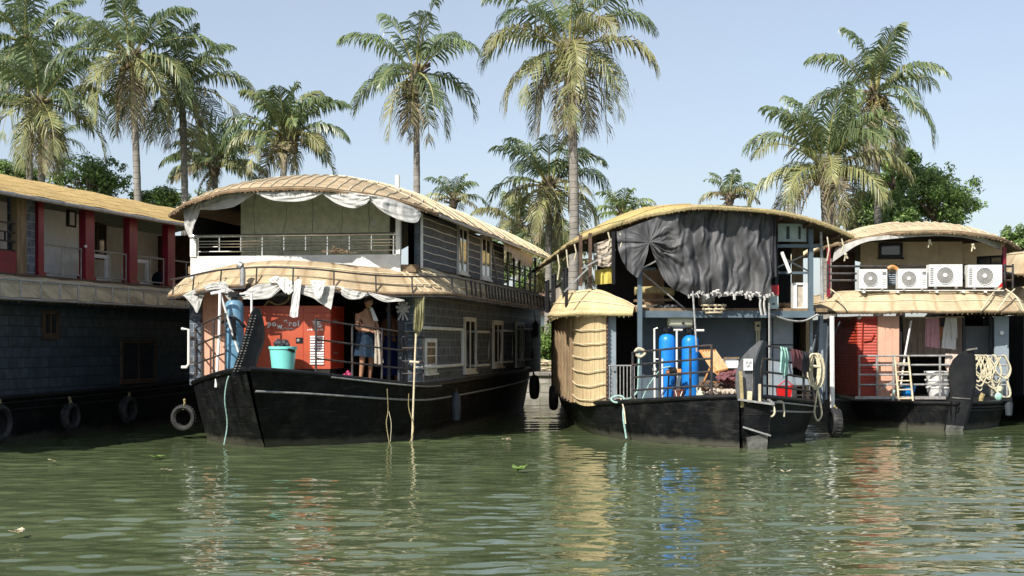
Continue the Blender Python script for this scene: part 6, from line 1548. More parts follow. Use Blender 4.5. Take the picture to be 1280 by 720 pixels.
# ================================================================== BOAT D: right boat with air conditioners
FD = Frame((10.0, 36.3), -3.0)
DM = 'right hand houseboat with four white'
def boat_right():
    f = FD; F = f.F; parts = []
    hl = Hull([(-2.9, 0, -3.0, .05, .62), (-2.3, .7, -2.3, .8, .60), (-1.2, 1.3, -1.2, 1.55, .58), (0, 1.6, 0, 1.9, .56), (3, 1.85, 3, 2.0, .56), (10, 1.9, 10, 2.0, .6), (15, 1.5, 15, 1.7, .7)], cx=.1)
    parts += hl.parts(strake='black')
    parts.append(('deck_slab', MB().box(F(1068, 495, -1.05)[0], F(1263, 495, -1.05)[0], -1.2, 1.0, .60, .69), 'black'))
    parts.append(('deck_edge', MB().box(F(1068, 495, -1.12)[0], F(1181, 495, -1.12)[0], -1.24, -1.202, .64, .71), 'rail_grey'))
    y = -2.95
    bl = MB().plate([F(1180, 545, y), F(1185, 518, y), F(1190, 497, y), F(1187.5, 475, y), F(1188, 461, y), F(1193, 450, y), F(1200, 443, y), F(1210, 437, y), F(1214, 436.5, y), F(1217, 450, y), F(1218, 478, y), F(1214, 500, y), F(1208, 522, y), F(1200, 545, y)], (0, .16, 0))
    sd = MB()
    E = [F(1214, 436.5, y), F(1217, 450, y), F(1218, 478, y), F(1214, 500, y), F(1208, 522, y), F(1200, 545, y)]
    for i in range(5):
        a, b = Vector(E[i])+Vector((.003, .0, 0)), Vector(E[i+1])+Vector((.003, .0, 0)); sd.hexa([b, b+Vector((.05, .02, 0)), b+Vector((.10, .5, 0)), b+Vector((.03, .5, 0)), a, a+Vector((.05, .02, 0)), a+Vector((.10, .5, 0)), a+Vector((.03, .5, 0))])
    tp = MB().bar(F(1208, 437.5, y-.02), F(1221, 435.5, y-.02), .09, .035).bar(F(1190, 497, y-.012), F(1213, 498.5, y-.012), .02, .025)
    foot = MB().plate([F(1180.5, 545, y-.006), F(1183, 531, y-.006), F(1205, 533, y-.006), F(1200.5, 545, y-.006)], (0, -.006, 0))
    parts.append(('prow', bl, 'black', [('side_face', sd, 'black'), ('top_strip', tp, 'hull_worn'), ('worn_foot', foot, 'hull_worn')]))
    # lower storey
    zt = F(1150, 392, -1)[2]-.02; zd = .69
    xl = F(1045, 450, 0)[0]
    # louvred red walls
    def louv(x0, y0, x1, y1, m='red_shutter', n=26, z0=zd, z1=2.62):
        mb = MB(); d = Vector((x1-x0, y1-y0, 0)); L_ = d.length; d.normalize(); nn = Vector((d.y, -d.x, 0))
        a = Vector((x0, y0, 0)); b = Vector((x1, y1, 0))
        mb.hexa([a+Vector((0, 0, z0)), b+Vector((0, 0, z0)), b-nn*.05+Vector((0, 0, z0)), a-nn*.05+Vector((0, 0, z0)), a+Vector((0, 0, z1)), b+Vector((0, 0, z1)), b-nn*.05+Vector((0, 0, z1)), a-nn*.05+Vector((0, 0, z1))])
        for i in range(n):
            z = z0+.05+(z1-z0-.1)*i/n; mb.hexa([a+nn*.03+Vector((0, 0, z)), b+nn*.03+Vector((0, 0, z)), b+Vector((0, 0, z)), a+Vector((0, 0, z)), a+nn*.01+Vector((0, 0, z+.05)), b+nn*.01+Vector((0, 0, z+.05)), b+Vector((0, 0, z+.05)), a+Vector((0, 0, z+.05))])
        return mb
    c0 = F(1044, 450, .9); c1 = F(1072, 450, -.9); c2 = F(1096, 450, -.95); c3 = F(1124, 450, -.95)
    parts.append(('red_shutter_wall', louv(c0[0], .9, c1[0], -.9), 'red_shutter')); parts.append(('red_shutter_wall', louv(c1[0], -.9, c2[0], -.95), 'red_shutter'))
    hg = MB().bar(F(1079, 425, -1.0), F(1089, 424, -1.0), .02, .03).bar(F(1089, 424, -1.0), F(1093, 417, -1.0), .02, .03).tube([F(1078, 400, -.99), F(1077, 445, -.99)], .015, 5)
    parts.append(('shutter_hinge', hg, 'red_shutter'))
    parts.append(('salmon_panel', MB().box(c2[0]+.02, c3[0], -.95, -.89, zd, 2.62), 'panel_pink'))
    parts.append(('lower_side_wall', MB().box(-1.98, -1.92, 1.0, 15, zd, 2.6).box(1.98, 2.04, -.2, 15, zd, 2.6), 'slate_dark'))
    parts.append(('inner_wall', MB().box(-1.9, 1.95, 1.6, 1.66, zd, 2.65).box(c3[0]+.01, c3[0]+.08, -.88, 1.55, zd, 2.62), 'void_shade'))
    parts.append(('mauve_curtain', drape(f, [(1128, 396), (1205, 396)], [(1130, 443), (1205, 443)], 1.0, amp=.06, folds=8, n=60, m=14, seed=77), 'cloth_beige', None))
    parts.append(('pale_side_panel', MB().box(F(1243, 450, -.5)[0], F(1261, 450, -.5)[0], -.5, -.44, zd, 2.62), 'wall_palblue'))
    parts.append(('inner_cabinet', MB().box(F(1207, 450, .8)[0], F(1236, 450, .8)[0], .8, 1.2, 1.55, 2.4).box(F(1207, 450, .8)[0], F(1238, 450, .8)[0], .78, 1.2, zd, 1.5), 'wall_palblue'))
    parts.append(('door_post', MB().box(F(1237, 450, -.2)[0], F(1241, 450, -.2)[0], -.2, -.1, zd, 2.62).box(F(1204, 450, -.2)[0], F(1206, 450, -.2)[0], -.2, -.1, zd, 2.62), 'slate_dark'))
    # skirt roof
    pth = [(-2.0, 9), (-2.0, 2.5), (-1.98, .4), (-1.75, -.35), (-1.2, -.62), (0, -.66), (1.2, -.62), (1.75, -.45), (2.02, .1), (2.05, 3), (2.05, 9)]
    aw, fn, L = awning(pth, .62, lambda t: 3.24, lambda t: 2.74, n=110, m='thatch_pale', bulge=.15, ribs=(0, [.3, .72]), fringe='wood_old', seed=20)
    sk = MB()
    for (a, b) in ((1038, 1060), (1246, 1226), (1268, 1246), (1257, 1280)):
        p = Vector(F(a, 364, -.75)); q = Vector(F(b, 391, -1.3)); sk.tube(cat([p+Vector((0, -.02, .05)), p.lerp(q, .5)+Vector((0, -.12, .12)), q+Vector((0, -.03, .04))], 8), .018, 5)
    aw[3].append(('cane_strip', sk, 'bamboo')); parts.append(aw)
    # upper storey
    parts.append(('upper_floor', MB().box(-1.98, 2.03, -.55, 14.5, 2.98, 3.1), 'wood_old'))
    wx0 = F(1076, 330, .6)[0]; wx1 = F(1203, 330, .6)[0]
    parts.append(('beige_wall', MB().box(wx0, wx1, .6, .66, 3.1, 4.5), 'wall_beige'))
    g0 = F(1203, 330, .6); g1 = F(1256, 330, -.25)
    cw = MB().hexa([(g0[0], .6, 3.1), (g1[0], -.25, 3.1), (g1[0], -.19, 3.1), (g0[0], .66, 3.1), (g0[0], .6, 4.45), (g1[0], -.25, 4.45), (g1[0], -.19, 4.45), (g0[0], .66, 4.45)])
    parts.append(('beige_wall', cw, 'wall_beige'))
    parts.append(window(f, 1098, 1128, 303.5, 322, .6, 'F', frame='black', mull=0, w=.07)); 
    wf = MB(); wp_ = MB(); a = Vector((g0[0], .6, 0)); b = Vector((g1[0], -.25, 0)); d = (b-a).normalized(); nn = Vector((d.y, -d.x, 0))
    za, zb = 3.72, 4.06
    for (u0, u1, z0, z1, mb, o) in ((.36, .40, za, zb, wf, .03), (.93, .97, za, zb, wf, .03), (.36, .97, zb, zb+.05, wf, .03), (.36, .97, za-.05, za, wf, .03), (.66, .69, za, zb, wf, .03), (.40, .93, za, zb, wp_, .012)):
        p = a.lerp(b, u0); q = a.lerp(b, u1); mb.hexa([p+nn*o+Vector((0, 0, z0)), q+nn*o+Vector((0, 0, z0)), q+Vector((0, 0, z0)), p+Vector((0, 0, z0)), p+nn*o+Vector((0, 0, z1)), q+nn*o+Vector((0, 0, z1)), q+Vector((0, 0, z1)), p+Vector((0, 0, z1))])
    parts.append(('window', wf, 'black', [('pane', wp_, 'glass')]))
    parts.append(('inner_wall', MB().box(-1.9, wx0, 1.4, 1.45, 3.1, 4.3).box(g1[0]+.02, 1.98, 1.4, 1.45, 3.1, 4.3), 'wood_dark'))
    parts.append(('corner_post', MB().box(F(1254, 330, -.4)[0], F(1258, 330, -.4)[0], -.4, -.3, 3.1, 4.3).box(F(1034, 330, -.3)[0], F(1038, 330, -.3)[0], -.3, -.2, 3.1, 4.3), 'maroon'))
    rl = MB()
    for py in (333, 342, 350.5):
        rl.tube([F(1035, py, -.45), F(1076, py, -.55), F(1250, py, -.55), F(1266, py, -.3)], .028, 7)
    for px in (1035, 1076, 1120, 1165, 1206, 1256, 1266): rl.tube([F(px, 330, -.5), F(px, 361, -.5)], .025, 6)
    parts.append(('upper_railing', rl, 'iron'))
    roof = Roof(2.42, -1.25, 15.5, 4.33, 4.64, 5.06, hip=1.2, corner=1.3, cpow=2.8, pw=2.2, cx=.02)
    parts.append(roof.parts('thatch_pale', ribf=21, flen=1.9, ribs_every=.8))
    # lower railing
    rl = MB(); Y_ = -1.12
    for py in (445, 456.5, 468.5, 481): rl.tube([F(1074, py, Y_), F(1190, py-.5, Y_)], .024, 7).tube([F(1216, py-.5, Y_), F(1259, py, Y_)], .024, 7)
    for px in (1074, 1096, 1117, 1175, 1240, 1259): rl.tube([F(px, 444, Y_), F(px, 495, Y_)], .028, 7)
    rl.bar(F(1098, 488, Y_), F(1116, 477, Y_), .05, .03)
    parts.append(('bow_railing', rl, 'rail_grey'))
    parts.append(('corner_strut', MB().tube([F(1062, 396, -.8), F(1062, 400, -.8), F(1052, 408, .2)], .02, 5), 'wood_dark'))
    make(f, 'houseboat', DM+' air conditioners on its rail and a tall black prow', 'houseboat', parts, 'moored houseboats', base=(0, 0, 0))
    # valance sheet under the roof
    va = drape(f, [(1044, 310), (1075, 299), (1110, 294), (1170, 291), (1215, 294), (1252, 305)], [(1040, 328), (1075, 305), (1110, 299), (1170, 295), (1215, 299), (1252, 313)], -.7, amp=.03, folds=6, n=80, m=10, seed=60, yfun=lambda u, v: -1.16+1.0*abs(2*u-1)**3)
    make(f, 'roof_valance', 'off white cloth valance drawn under the roof edge of the right hand houseboat', 'cloth', (va, 'cloth_grey'))
    # air conditioner outdoor units
    for k, (xa, xb, ya, yb, lab, cx_) in enumerate(((1074, 1109, 336.5, 360.5, 'leftmost and lowest of the four white air conditioner outdoor units on the rail', .46), (1123, 1159, 336, 360.5, 'second low white air conditioner outdoor unit from the left, right of a dark gap', .42),
                                          (1161.5, 1203, 330.5, 358, 'third and tall white air conditioner outdoor unit with side louvres', .54), (1210, 1252.5, 331, 359, 'rightmost tall white air conditioner outdoor unit with a red corner', .55))):
        y = -1.0; a = F(xa, yb, y); b = F(xb, ya, y); cs = MB().box(a[0], b[0], y, y+.32, a[2], b[2])
        W_, H_ = b[0]-a[0], b[2]-a[2]; R = H_*.40; cx = a[0]+W_*(cx_-.06); cz = (a[2]+b[2])/2
        ring = MB().lathe((cx, y-.003, cz), [(R, 0), (R*.99, -.02), (R*.93, -.02), (R*.92, 0)], 30, 'y')
        gd = MB().lathe((cx, y-.002, cz), [(R*.92, 0), (R*.92, -.004), (0, -.004)], 30, 'y')
        gr = MB()
        for q in range(1, 7): rr_ = R*.92*q/7; gr.tube([(cx+rr_*math.cos(t*6.283/28), y-.018, cz+rr_*math.sin(t*6.283/28)) for t in range(28)], .006, 4, closed=True)
        for t in range(16): an = t*6.283/16; gr.tube([(cx+R*.2*math.cos(an), y-.016, cz+R*.2*math.sin(an)), (cx+R*.92*math.cos(an+.35), y-.016, cz+R*.92*math.sin(an+.35))], .005, 4)
        hub = MB().lathe((cx, y-.02, cz), [(R*.24, 0), (R*.2, -.02), (0, -.024)], 16, 'y')
        sub = [('fan_ring', ring, 'white_clean'), ('fan_grille', gr, 'cloth_grey'), ('fan_opening', gd, 'grille'), ('hub', hub, 'paper')]
        lv = MB()
        if k >= 2:
            for q in range(9): zz = a[2]+H_*(.12+.085*q); lv.box(a[0]+W_*.03, a[0]+W_*.13, y-.006, y, zz, zz+.025)
        else:
            lv.box(a[0]+W_*.83, a[0]+W_*.97, y-.004, y, a[2]+H_*.7, a[2]+H_*.86)
            for q in range(4): lv.box(a[0]+W_*.84, a[0]+W_*.96, y-.005, y, a[2]+H_*(.2+.09*q), a[2]+H_*(.2+.09*q)+.012)
        sub.append(('side_louvres', lv, 'grille'))
        seam = MB().box(a[0]+W_*.80, a[0]+W_*.805, y-.004, y, a[2]+.01, b[2]-.01).box(a[0], b[0], y-.004, y, b[2]-.04, b[2]-.034); sub.append(('seam', seam, 'cloth_grey'))
        if k == 3: sub.append(('red_corner', MB().plate([(b[0]-.10, y-.006, a[2]), (b[0]+.002, y-.006, a[2]), (b[0]+.002, y-.006, a[2]+.12)], (0, .1, 0)), 'red_plastic'))
        ft = MB().box(a[0]+W_*.15, a[0]+W_*.22, y-.02, y+.34, a[2]-.05, a[2]).box(a[0]+W_*.78, a[0]+W_*.85, y-.02, y+.34, a[2]-.05, a[2])
        make(f, 'air_conditioner', lab, 'air conditioner', [('casing', cs, 'white_clean', sub), ('foot', ft, 'rail_grey')], 'air conditioner units along the upper rail')
    y = -1.0
    bb = MB().box(F(1072, 360, y)[0], F(1255, 360, y)[0], y-.01, y+.03, F(1150, 362.5, y)[2]-.02, F(1150, 361, y)[2]-.03)
    for px in (1080, 1122, 1171, 1204, 1232): bb.box(F(px, 362, y)[0]-.03, F(px, 362, y)[0]+.03, y-.02, y+.5, F(1150, 366, y)[2], F(1150, 362.6, y)[2]-.02)
    make(f, 'support_frame', 'white steel bracket bar carrying the four air conditioner units', 'bracket', (bb, 'white'))
    ob = MB().tube(cat([F(1110, 336, -.8), F(1114, 333.5, -.8), F(1118, 334, -.8), F(1122, 337, -.8)], 10), .05, 7); make(f, 'orange_rag', 'orange cloth bunched on the rail between the two low air conditioner units', 'cloth', (ob, 'wood_teak'))
    ub = MB().box(F(1110, 360, -.7)[0], F(1122, 360, -.7)[0], -.7, -.4, F(1116, 356, -.7)[2], F(1116, 341, -.7)[2]); ul = MB()
    for q in range(5): ul.box(F(1111, 360, -.71)[0], F(1121, 360, -.71)[0], -.712, -.7, F(1116, 354-q*2.6, -.7)[2], F(1116, 353-q*2.6, -.7)[2])
    make(f, 'dark_condenser', 'small dark box wedged behind the gap between the two low air conditioner units', 'box', [('casing', ub, 'slate_dark', [('fins', ul, 'wall_palblue')])])
    kt = MB()
    for px, py in ((1162, 301), (1057, 318), (1216, 306)):
        p = Vector(F(px, py, -1.0)); kt.ball(p, .04, n=7, m=5); kt.tube([p, p+Vector((-.03, 0, -.16))], .018, 5).tube([p, p+Vector((.05, 0, -.10))], .02, 5)
    make(f, 'valance_ties', 'pale tied strings hanging from the valance of the right hand houseboat', 'string', (kt, 'rope'))
    # hanging laundry
    def wash(top, bot, y, m, lab, seed, folds=3):
        make(f, 'hanging_shirt', lab, 'laundry', (drape(f, top, bot, y, amp=.035, folds=folds, n=30, m=20, seed=seed), m), 'laundry hung in the lower deck of the right hand houseboat')
    wash([(1157, 396), (1174, 397)], [(1156, 433), (1175, 436)], -.35, 'cloth_pink', 'dusty pink shirt hanging in the open lower deck of the right hand boat', 61)
    wash([(1181, 397), (1195, 397)], [(1177, 435), (1195, 437)], -.38, 'cloth_white', 'white shirt hanging right of the pink one', 62)
    wash([(1188, 397), (1196, 398)], [(1190, 424), (1197, 422)], -.44, 'cloth_white', 'short white sleeve cloth hanging over the white shirt', 64, 2)
    wash([(1174, 398), (1179, 398)], [(1174, 425), (1178, 424)], -.3, 'wood_teak', 'narrow orange cloth between the pink shirt and the white shirt', 63, 2)
    wash([(1174.5, 397), (1181.5, 397)], [(1176, 408), (1180, 409)], -.42, 'cloth_char', 'small grey patterned cloth hung high between the pink and white shirts', 65, 2)
    wash([(1182, 442), (1199, 443)], [(1181, 458), (1190, 470), (1197, 458)], -1.08, 'cloth_beige', 'beige towel over the bow rail left of the black prow', 66, 3)
    make(f, 'clothes_line', 'thin clothes line above the laundry of the right hand boat', 'line', (MB().tube([F(1128, 397, -.36), F(1205, 396, -.36)], .012, 5), 'rope'))
    bl_ = MB().lathe((F(1133, 490, -.7)[0], -.7, .69), [(0, 0), (.16, 0), (.24, .27), (.255, .27), (.255, .3), (.23, .29), (.15, .03), (0, .02)], 24)
    make(f, 'blue_basin', 'bright blue plastic basin on the deck behind the ladder', 'basin', (bl_, 'blue_plastic'))
    for k, (px, z0, R, lab) in enumerate(((1173, .69, .30, 'bottom white tub of the stack left of the black prow'), (1171, .87, .29, 'middle white tub of the stack left of the black prow'), (1171, 1.06, .30, 'topmost white tub of the stack, tipped slightly'))):
        c = F(px, 480, -.65); tb = MB().lathe((c[0], -.65, z0), [(0, 0), (R*.75, 0), (R*.95, .2), (R, .2), (R, .235), (R*.9, .22), (R*.72, .03), (0, .02)], 26); make(f, 'white_tub', lab, 'tub', (tb, 'white_clean'), 'stack of white tubs')
    jr = MB().lathe((F(1249, 490, -.85)[0], -.85, .69), [(0, 0), (.09, 0), (.10, .3), (.04, .4), (.045, .46), (0, .46)], 14).lathe((F(1241, 490, -.8)[0], -.8, .69), [(0, 0), (.08, 0), (.09, .35), (.04, .45), (0, .46)], 14)
    make(f, 'plastic_bottles', 'pale plastic bottles standing behind the rail at the far right end of the deck', 'bottles', (jr, 'cream_plastic'))
    # ladder
    A0, A1 = F(1118.5, 446, -1.2), F(1126, 528, -1.45); B0, B1 = F(1135.5, 446, -1.2), F(1144, 527, -1.45)
    ra, rb_ = MB().tube([A0, A1], .024, 7), MB().tube([B0, B1], .024, 7); rungs = []
    for k in range(7):
        t = .10+.135*k; rungs.append(('rung', MB().tube([Vector(A0).lerp(Vector(A1), t), Vector(B0).lerp(Vector(B1), t)], .018, 6), 'bamboo'))
    make(f, 'ladder', 'narrow pale ladder hung over the bow deck edge of the right hand boat', 'ladder', [('side_rail', ra, 'bamboo'), ('side_rail', rb_, 'bamboo')]+rungs)
    make(f, 'bamboo_pole', 'pale pole leaning from the deck up to the roof beside the ladder', 'pole', (MB().tube([F(1139, 401, -.9), F(1131, 445, -1.05), F(1126, 483, -1.1)], .024, 7), 'white'))
    make(f, 'bamboo_pole', 'thin teal and cream pole standing in the water beside the ladder', 'pole', (MB().tube(cat([F(1118, 488, -1.2), F(1116, 500, -1.3), F(1115, 548, -1.35)], 12), .026, 6), 'rope_teal'))
    # big hank of rope on the right rail
    hk = MB(); r2 = random.Random(8)
    for i in range(13):
        px = 1218+r2.uniform(0, 38); w = r2.uniform(.10, .26); l = r2.uniform(.45, .8); p = Vector(F(px, 446, -1.12-r2.uniform(0, .06)))
        hk.tube(cat([p+Vector((-w*.3, 0, 0)), p+Vector((-w, -.02, -l*.6)), p+Vector((-w*.2+.1, -.03, -l)), p+Vector((w, -.01, -l*.55)), p+Vector((w*.3, 0, .0)), p+Vector((0, .02, .04))], 26), .015, 6)
    hk.tube(cat([F(1234, 450, -1.15), F(1238, 470, -1.17), F(1245, 488, -1.17), F(1256, 497, -1.17), F(1263, 492, -1.17), F(1257, 470, -1.15)], 24), .026, 6)
    make(f, 'rope_hank', 'big tangled hank of pale mooring rope hung over the right end of the deck rail', 'rope', (hk, 'rope'))
    kt2 = MB().tube(cat([F(1229, 492, -1.2), F(1226, 500, -1.2), F(1229, 512, -1.2), F(1228, 524, -1.2)], 12), .055, 7).tube(cat([F(1214, 516, -1.5), F(1228, 525, -1.25), F(1240, 518, -1.2)], 12), .03, 6); make(f, 'rope_bundle', 'brown bound rope bundle hanging below the big hank right of the black prow', 'rope', (kt2, 'rope_coir'))
    tl = MB().ball(F(1248, 496, -1.18), .09, .07, .1); make(f, 'teal_float', 'small teal rope knot at the lower end of the big hank', 'float', (tl, 'cloth_mint'))
    fn2 = MB().lathe(F(1261, 521, -1.1), [(0, 0), (.08, .04), (.1, .3), (.05, .5), (0, .52)], 12); fn2.tube([Vector(F(1261, 521, -1.1))+Vector((0, 0, .5)), F(1261, 494, -1.08)], .012, 5)
    make(f, 'boat_fender', 'slim dark fender hanging at the right corner of the right hand boat', 'fender', (fn2, 'slate_dark'))
    lp = MB().ball(F(1074, 397, -.9), .05).cyl(F(1074, 394.5, -.9), F(1074, 396, -.9), .03); make(f, 'bulb', 'small white bulb under the skirt roof over the red shutters', 'lamp', (lp, 'white_clean'))
    ft = MB().lathe(F(1252, 416, -.53), [(.05, 0), (.05, -.03), (.0, -.03)], 12, 'y'); make(f, 'socket', 'small round white socket on the pale right panel of the right hand boat', 'socket', (ft, 'white_clean'))
boat_right()

# ================================================================== BOAT E: sliver of a further boat at the right edge
FE = Frame((15.1, 37.6), -4.0)
def boat_edge():
    f = FE; parts = []
    hl = Hull([(-3, 0, -3.2, .05, .8), (-2, .9, -2, 1.2, .7), (0, 1.8, 0, 2.1, .62), (8, 2, 8, 2.2, .65), (14, 1.5, 14, 1.7, .8)])
    parts += hl.parts(strake='black')
    parts.append(('lower_wall', MB().box(-2.0, 2.0, .2, 13, .65, 2.7), 'slate_dark'))
    nt = MB()
    for i in range(12): z = .85+.13*i; nt.tube([(-1.95, .16, z), (-.2, .16, z)], .015, 5)
    for i in range(13): x = -1.95+.145*i; nt.tube([(x, .15, .8), (x, .15, 2.35)], .015, 5)
    parts.append(('cane_lattice', nt, 'rope_coir'))
    pth = [(-2.1, 9), (-2.1, 3), (-2.05, .6), (-1.6, -.1), (0, -.4), (1.6, -.1), (2.1, .8), (2.1, 9)]
    aw, fn, L = awning(pth, .55, lambda t: 3.45, lambda t: 2.85, n=60, m='thatch_pale', bulge=.15, ribs=(0, [.3, .7])); parts.append(aw)
    parts.append(('upper_wall', MB().box(-1.95, 1.95, .4, 12.8, 3.0, 3.9), 'wood_dark'))
    up = [(-1.98, 9), (-1.98, 3), (-1.9, .6), (-1.5, 0), (0, -.2), (1.5, 0), (2, .8), (2, 9)]
    aw2, fn, L = awning(up, .45, lambda t: 4.35, lambda t: 3.75, n=60, m='thatch_pale', bulge=.2, ribs=(0, [.4])); aw2 = ('upper_skirt',)+aw2[1:]; parts.append(aw2)
    parts.append(Roof(1.9, -.1, 12.5, 4.3, 4.4, 4.5, corner=.5).parts('thatch_pale', ribf=0, flen=0, ribs_every=1))
    make(f, 'houseboat', 'houseboat at the right edge showing only a thatched corner and a dark lattice wall', 'houseboat', parts, 'moored houseboats', base=(0, 0, 0))
boat_edge()

# ================================================================== people
def skin_mesh(joints, edges, radii, root, sub=2):
    me = bpy.data.meshes.new('b'); me.from_pydata(joints, edges, []); o = bpy.data.objects.new('b', me); COL.objects.link(o)
    md = o.modifiers.new('s', 'SKIN'); md.use_smooth_shade = True
    for i, v in enumerate(me.skin_vertices[0].data): v.radius = radii[i]; v.use_root = (i == root)
    ss = o.modifiers.new('u', 'SUBSURF'); ss.levels = sub; ss.render_levels = sub
    dg = bpy.context.evaluated_depsgraph_get(); dg.update()
    ev = bpy.data.meshes.new_from_object(o.evaluated_get(dg))
    mb = MB().add([tuple(v.co) for v in ev.vertices], [tuple(p.vertices) for p in ev.polygons], None, True)
    bpy.data.objects.remove(o); bpy.data.meshes.remove(me); bpy.data.meshes.remove(ev)
    return mb

def head_mb(c, R, yaw, nod):
    """head with jaw, nose, brow, ears; faces -y before yaw"""
    rot = Matrix.Rotation(yaw, 3, 'Z') @ Matrix.Rotation(nod, 3, 'X'); C_ = Vector(c)
    def f(u, v):
        a = u*2*math.pi; th = v*math.pi; x = math.sin(th)*math.sin(a); y = -math.sin(th)*math.cos(a); z = -math.cos(th)
        sx, sy, sz = .78, .95, 1.18
        if z < 0: k = 1-.42*(-z)**1.3; sx *= k; sy *= (1-.22*(-z))
        front = max(0, -y)
        n = math.exp(-((x/.13)**2+((z+.06)/.22)**2))*.22*(front > 0)          # nose
        br = math.exp(-((z-.22)/.10)**2)*.05*front
        sock = -math.exp(-(((abs(x)-.30)/.14)**2+((z-.08)/.10)**2))*.07*front
        lip = math.exp(-((x/.24)**2+((z+.46)/.07)**2))*.06*front
        chin = math.exp(-((x/.25)**2+((z+.82)/.15)**2))*.10*front
        p = Vector((x*sx, y*sy-n-br-sock-lip-chin, z*sz))*R
        return C_+rot@p
    mb = MB().grid(lambda u, v: f(u, v), 40, 30, None)
    for s in (-1, 1):
        e = C_+rot@(Vector((s*.80, .05, .0))*R); mb.ball(e, R*.10, R*.20, R*.27, n=9, m=7)
    hair = MB()
    def h(u, v):
        a = u*2*math.pi; th = v*math.pi; x = math.sin(th)*math.sin(a); y = -math.sin(th)*math.cos(a); z = -math.cos(th)
        return C_+rot@(Vector((x*.84, y*1.0+.03, z*1.24))*R*(1.03+.02*math.sin(a*9)*math.sin(th*7)))
    # cap over crown and back
    A = []; n, m = 36, 16
    def hh(u, v):
        a = u*2*math.pi; lim = .62+.24*math.cos(a)          # hair line lower at the back (a=pi)
        low = .42+.32*math.cos(a)*1.0
        th = 1-(1-max(.38, .55+.22*math.cos(a)))*(1-v) if False else (max(.30, .52+.20*math.cos(a)))+(1-max(.30, .52+.20*math.cos(a)))*v
        return h(u, th)
    hair.grid(hh, n, m, None, thick=R*.04)
    eyes = MB(); brows = MB(); mouth = MB()
    for s in (-1, 1):
        eyes.ball(C_+rot@(Vector((s*.28, -.79, .08))*R), R*.11, R*.07, R*.06, n=8, m=6)
        brows.tube([C_+rot@(Vector((s*x, y_, z))*R) for x, y_, z in ((.14, -.93, .22), (.30, -.90, .27), (.44, -.78, .23))], R*.035, 5)
    mouth.tube([C_+rot@(Vector((x, -.955+abs(x)*.55, -.52))*R) for x in (-.2, 0, .2)], R*.028, 5)
    return mb, hair, eyes, brows, mouth

def hand_mb(wrist, dirv, palm_n, L=.175, curl=.6):
    """palm with four bent fingers and a thumb from its side"""
    W = Vector(wrist); d = Vector(dirv).normalized(); n = Vector(palm_n).normalized(); s = d.cross(n).normalized(); mb = MB()
    pl = L*.50
    mb.grid(lambda u, v: W+d*(pl*v)+s*(.040*(.72+.28*v)*math.cos(u*6.283))+n*(.014*math.sin(u*6.283)), 12, 6)
    mb.ball(W+d*pl, .040, .022, .022, n=8, m=6)
    for i, (o, fl) in enumerate(((-.030, .80), (-.010, .95), (.010, .9), (.030, .7))):
        p = W+d*pl*.9+s*o; pts = [p]; ang = curl*.5; seg = L*.5*fl
        for k, q in enumerate((.45, .32, .23)):
            v = d*math.cos(ang)+n*math.sin(ang); p = p+v*seg*q; pts.append(p); ang += curl
        mb.tube(cat(pts, 9), .009, 7, radii=[.0095-.0003*j for j in range(9)])
    p = W+d*pl*.25-s*.034; v = (d*.55-s*.7+n*.45).normalized(); q = p+v*.045; w_ = (d*.8-s*.1+n*.5).normalized()
    mb.tube(cat([p, q, q+w_*.04], 7), .011, 7)
    return mb

def person(fr, origin, yaw, label, J, cloth, extra, base_z, headinfo, curl=1.0, skinm='skin', hands=None):
    names = list(J); idx = {n: i for i, n in enumerate(names)}
    R = Matrix.Rotation(yaw, 3, 'Z'); O = Vector(origin)
    P = {n: O+R@Vector(J[n][0]) for n in names}
    E = [('pelvis', 'belly'), ('belly', 'chest'), ('chest', 'neck0'), ('neck0', 'neck1'), ('chest', 'shL'), ('shL', 'elL'), ('elL', 'wrL'), ('chest', 'shR'), ('shR', 'elR'), ('elR', 'wrR'),
         ('pelvis', 'hiL'), ('hiL', 'knL'), ('knL', 'anL'), ('anL', 'toL'), ('pelvis', 'hiR'), ('hiR', 'knR'), ('knR', 'anR'), ('anR', 'toR')]
    body = skin_mesh([tuple(P[n]) for n in names], [(idx[a], idx[b]) for a, b in E], [J[n][1] for n in names], idx['pelvis'])
    hm, hair, eyes, brows, mouth = head_mb(P['neck1']+R@Vector(headinfo[0]), headinfo[1], yaw+headinfo[2], headinfo[3])
    body.merge(hm)
    for s in 'LR':
        d = R@Vector(hands[s][0]); n = R@Vector(hands[s][1]); body.merge(hand_mb(P['wr'+s], d, n, curl=curl))
        f0 = P['to'+s]; a = P['an'+s]; dd = Vector((f0.x-a.x, f0.y-a.y, 0)).normalized(); sd = Vector((-dd.y, dd.x, 0))
        for k in range(5): body.tube([f0+sd*(.034-.017*k)-dd*.02, f0+sd*(.036-.018*k)+dd*(.045-.006*abs(k-1))+Vector((0, 0, -.012))], .011 if k else .014, 6)
    parts = [('body', body, skinm, [('eyes', eyes, 'paper'), ('brows', brows, 'hair'), ('mouth', mouth, 'cloth_maroon')]), ('hair', hair, 'hair')]
    for c in cloth: parts.append(c(P, R, O))
    return parts
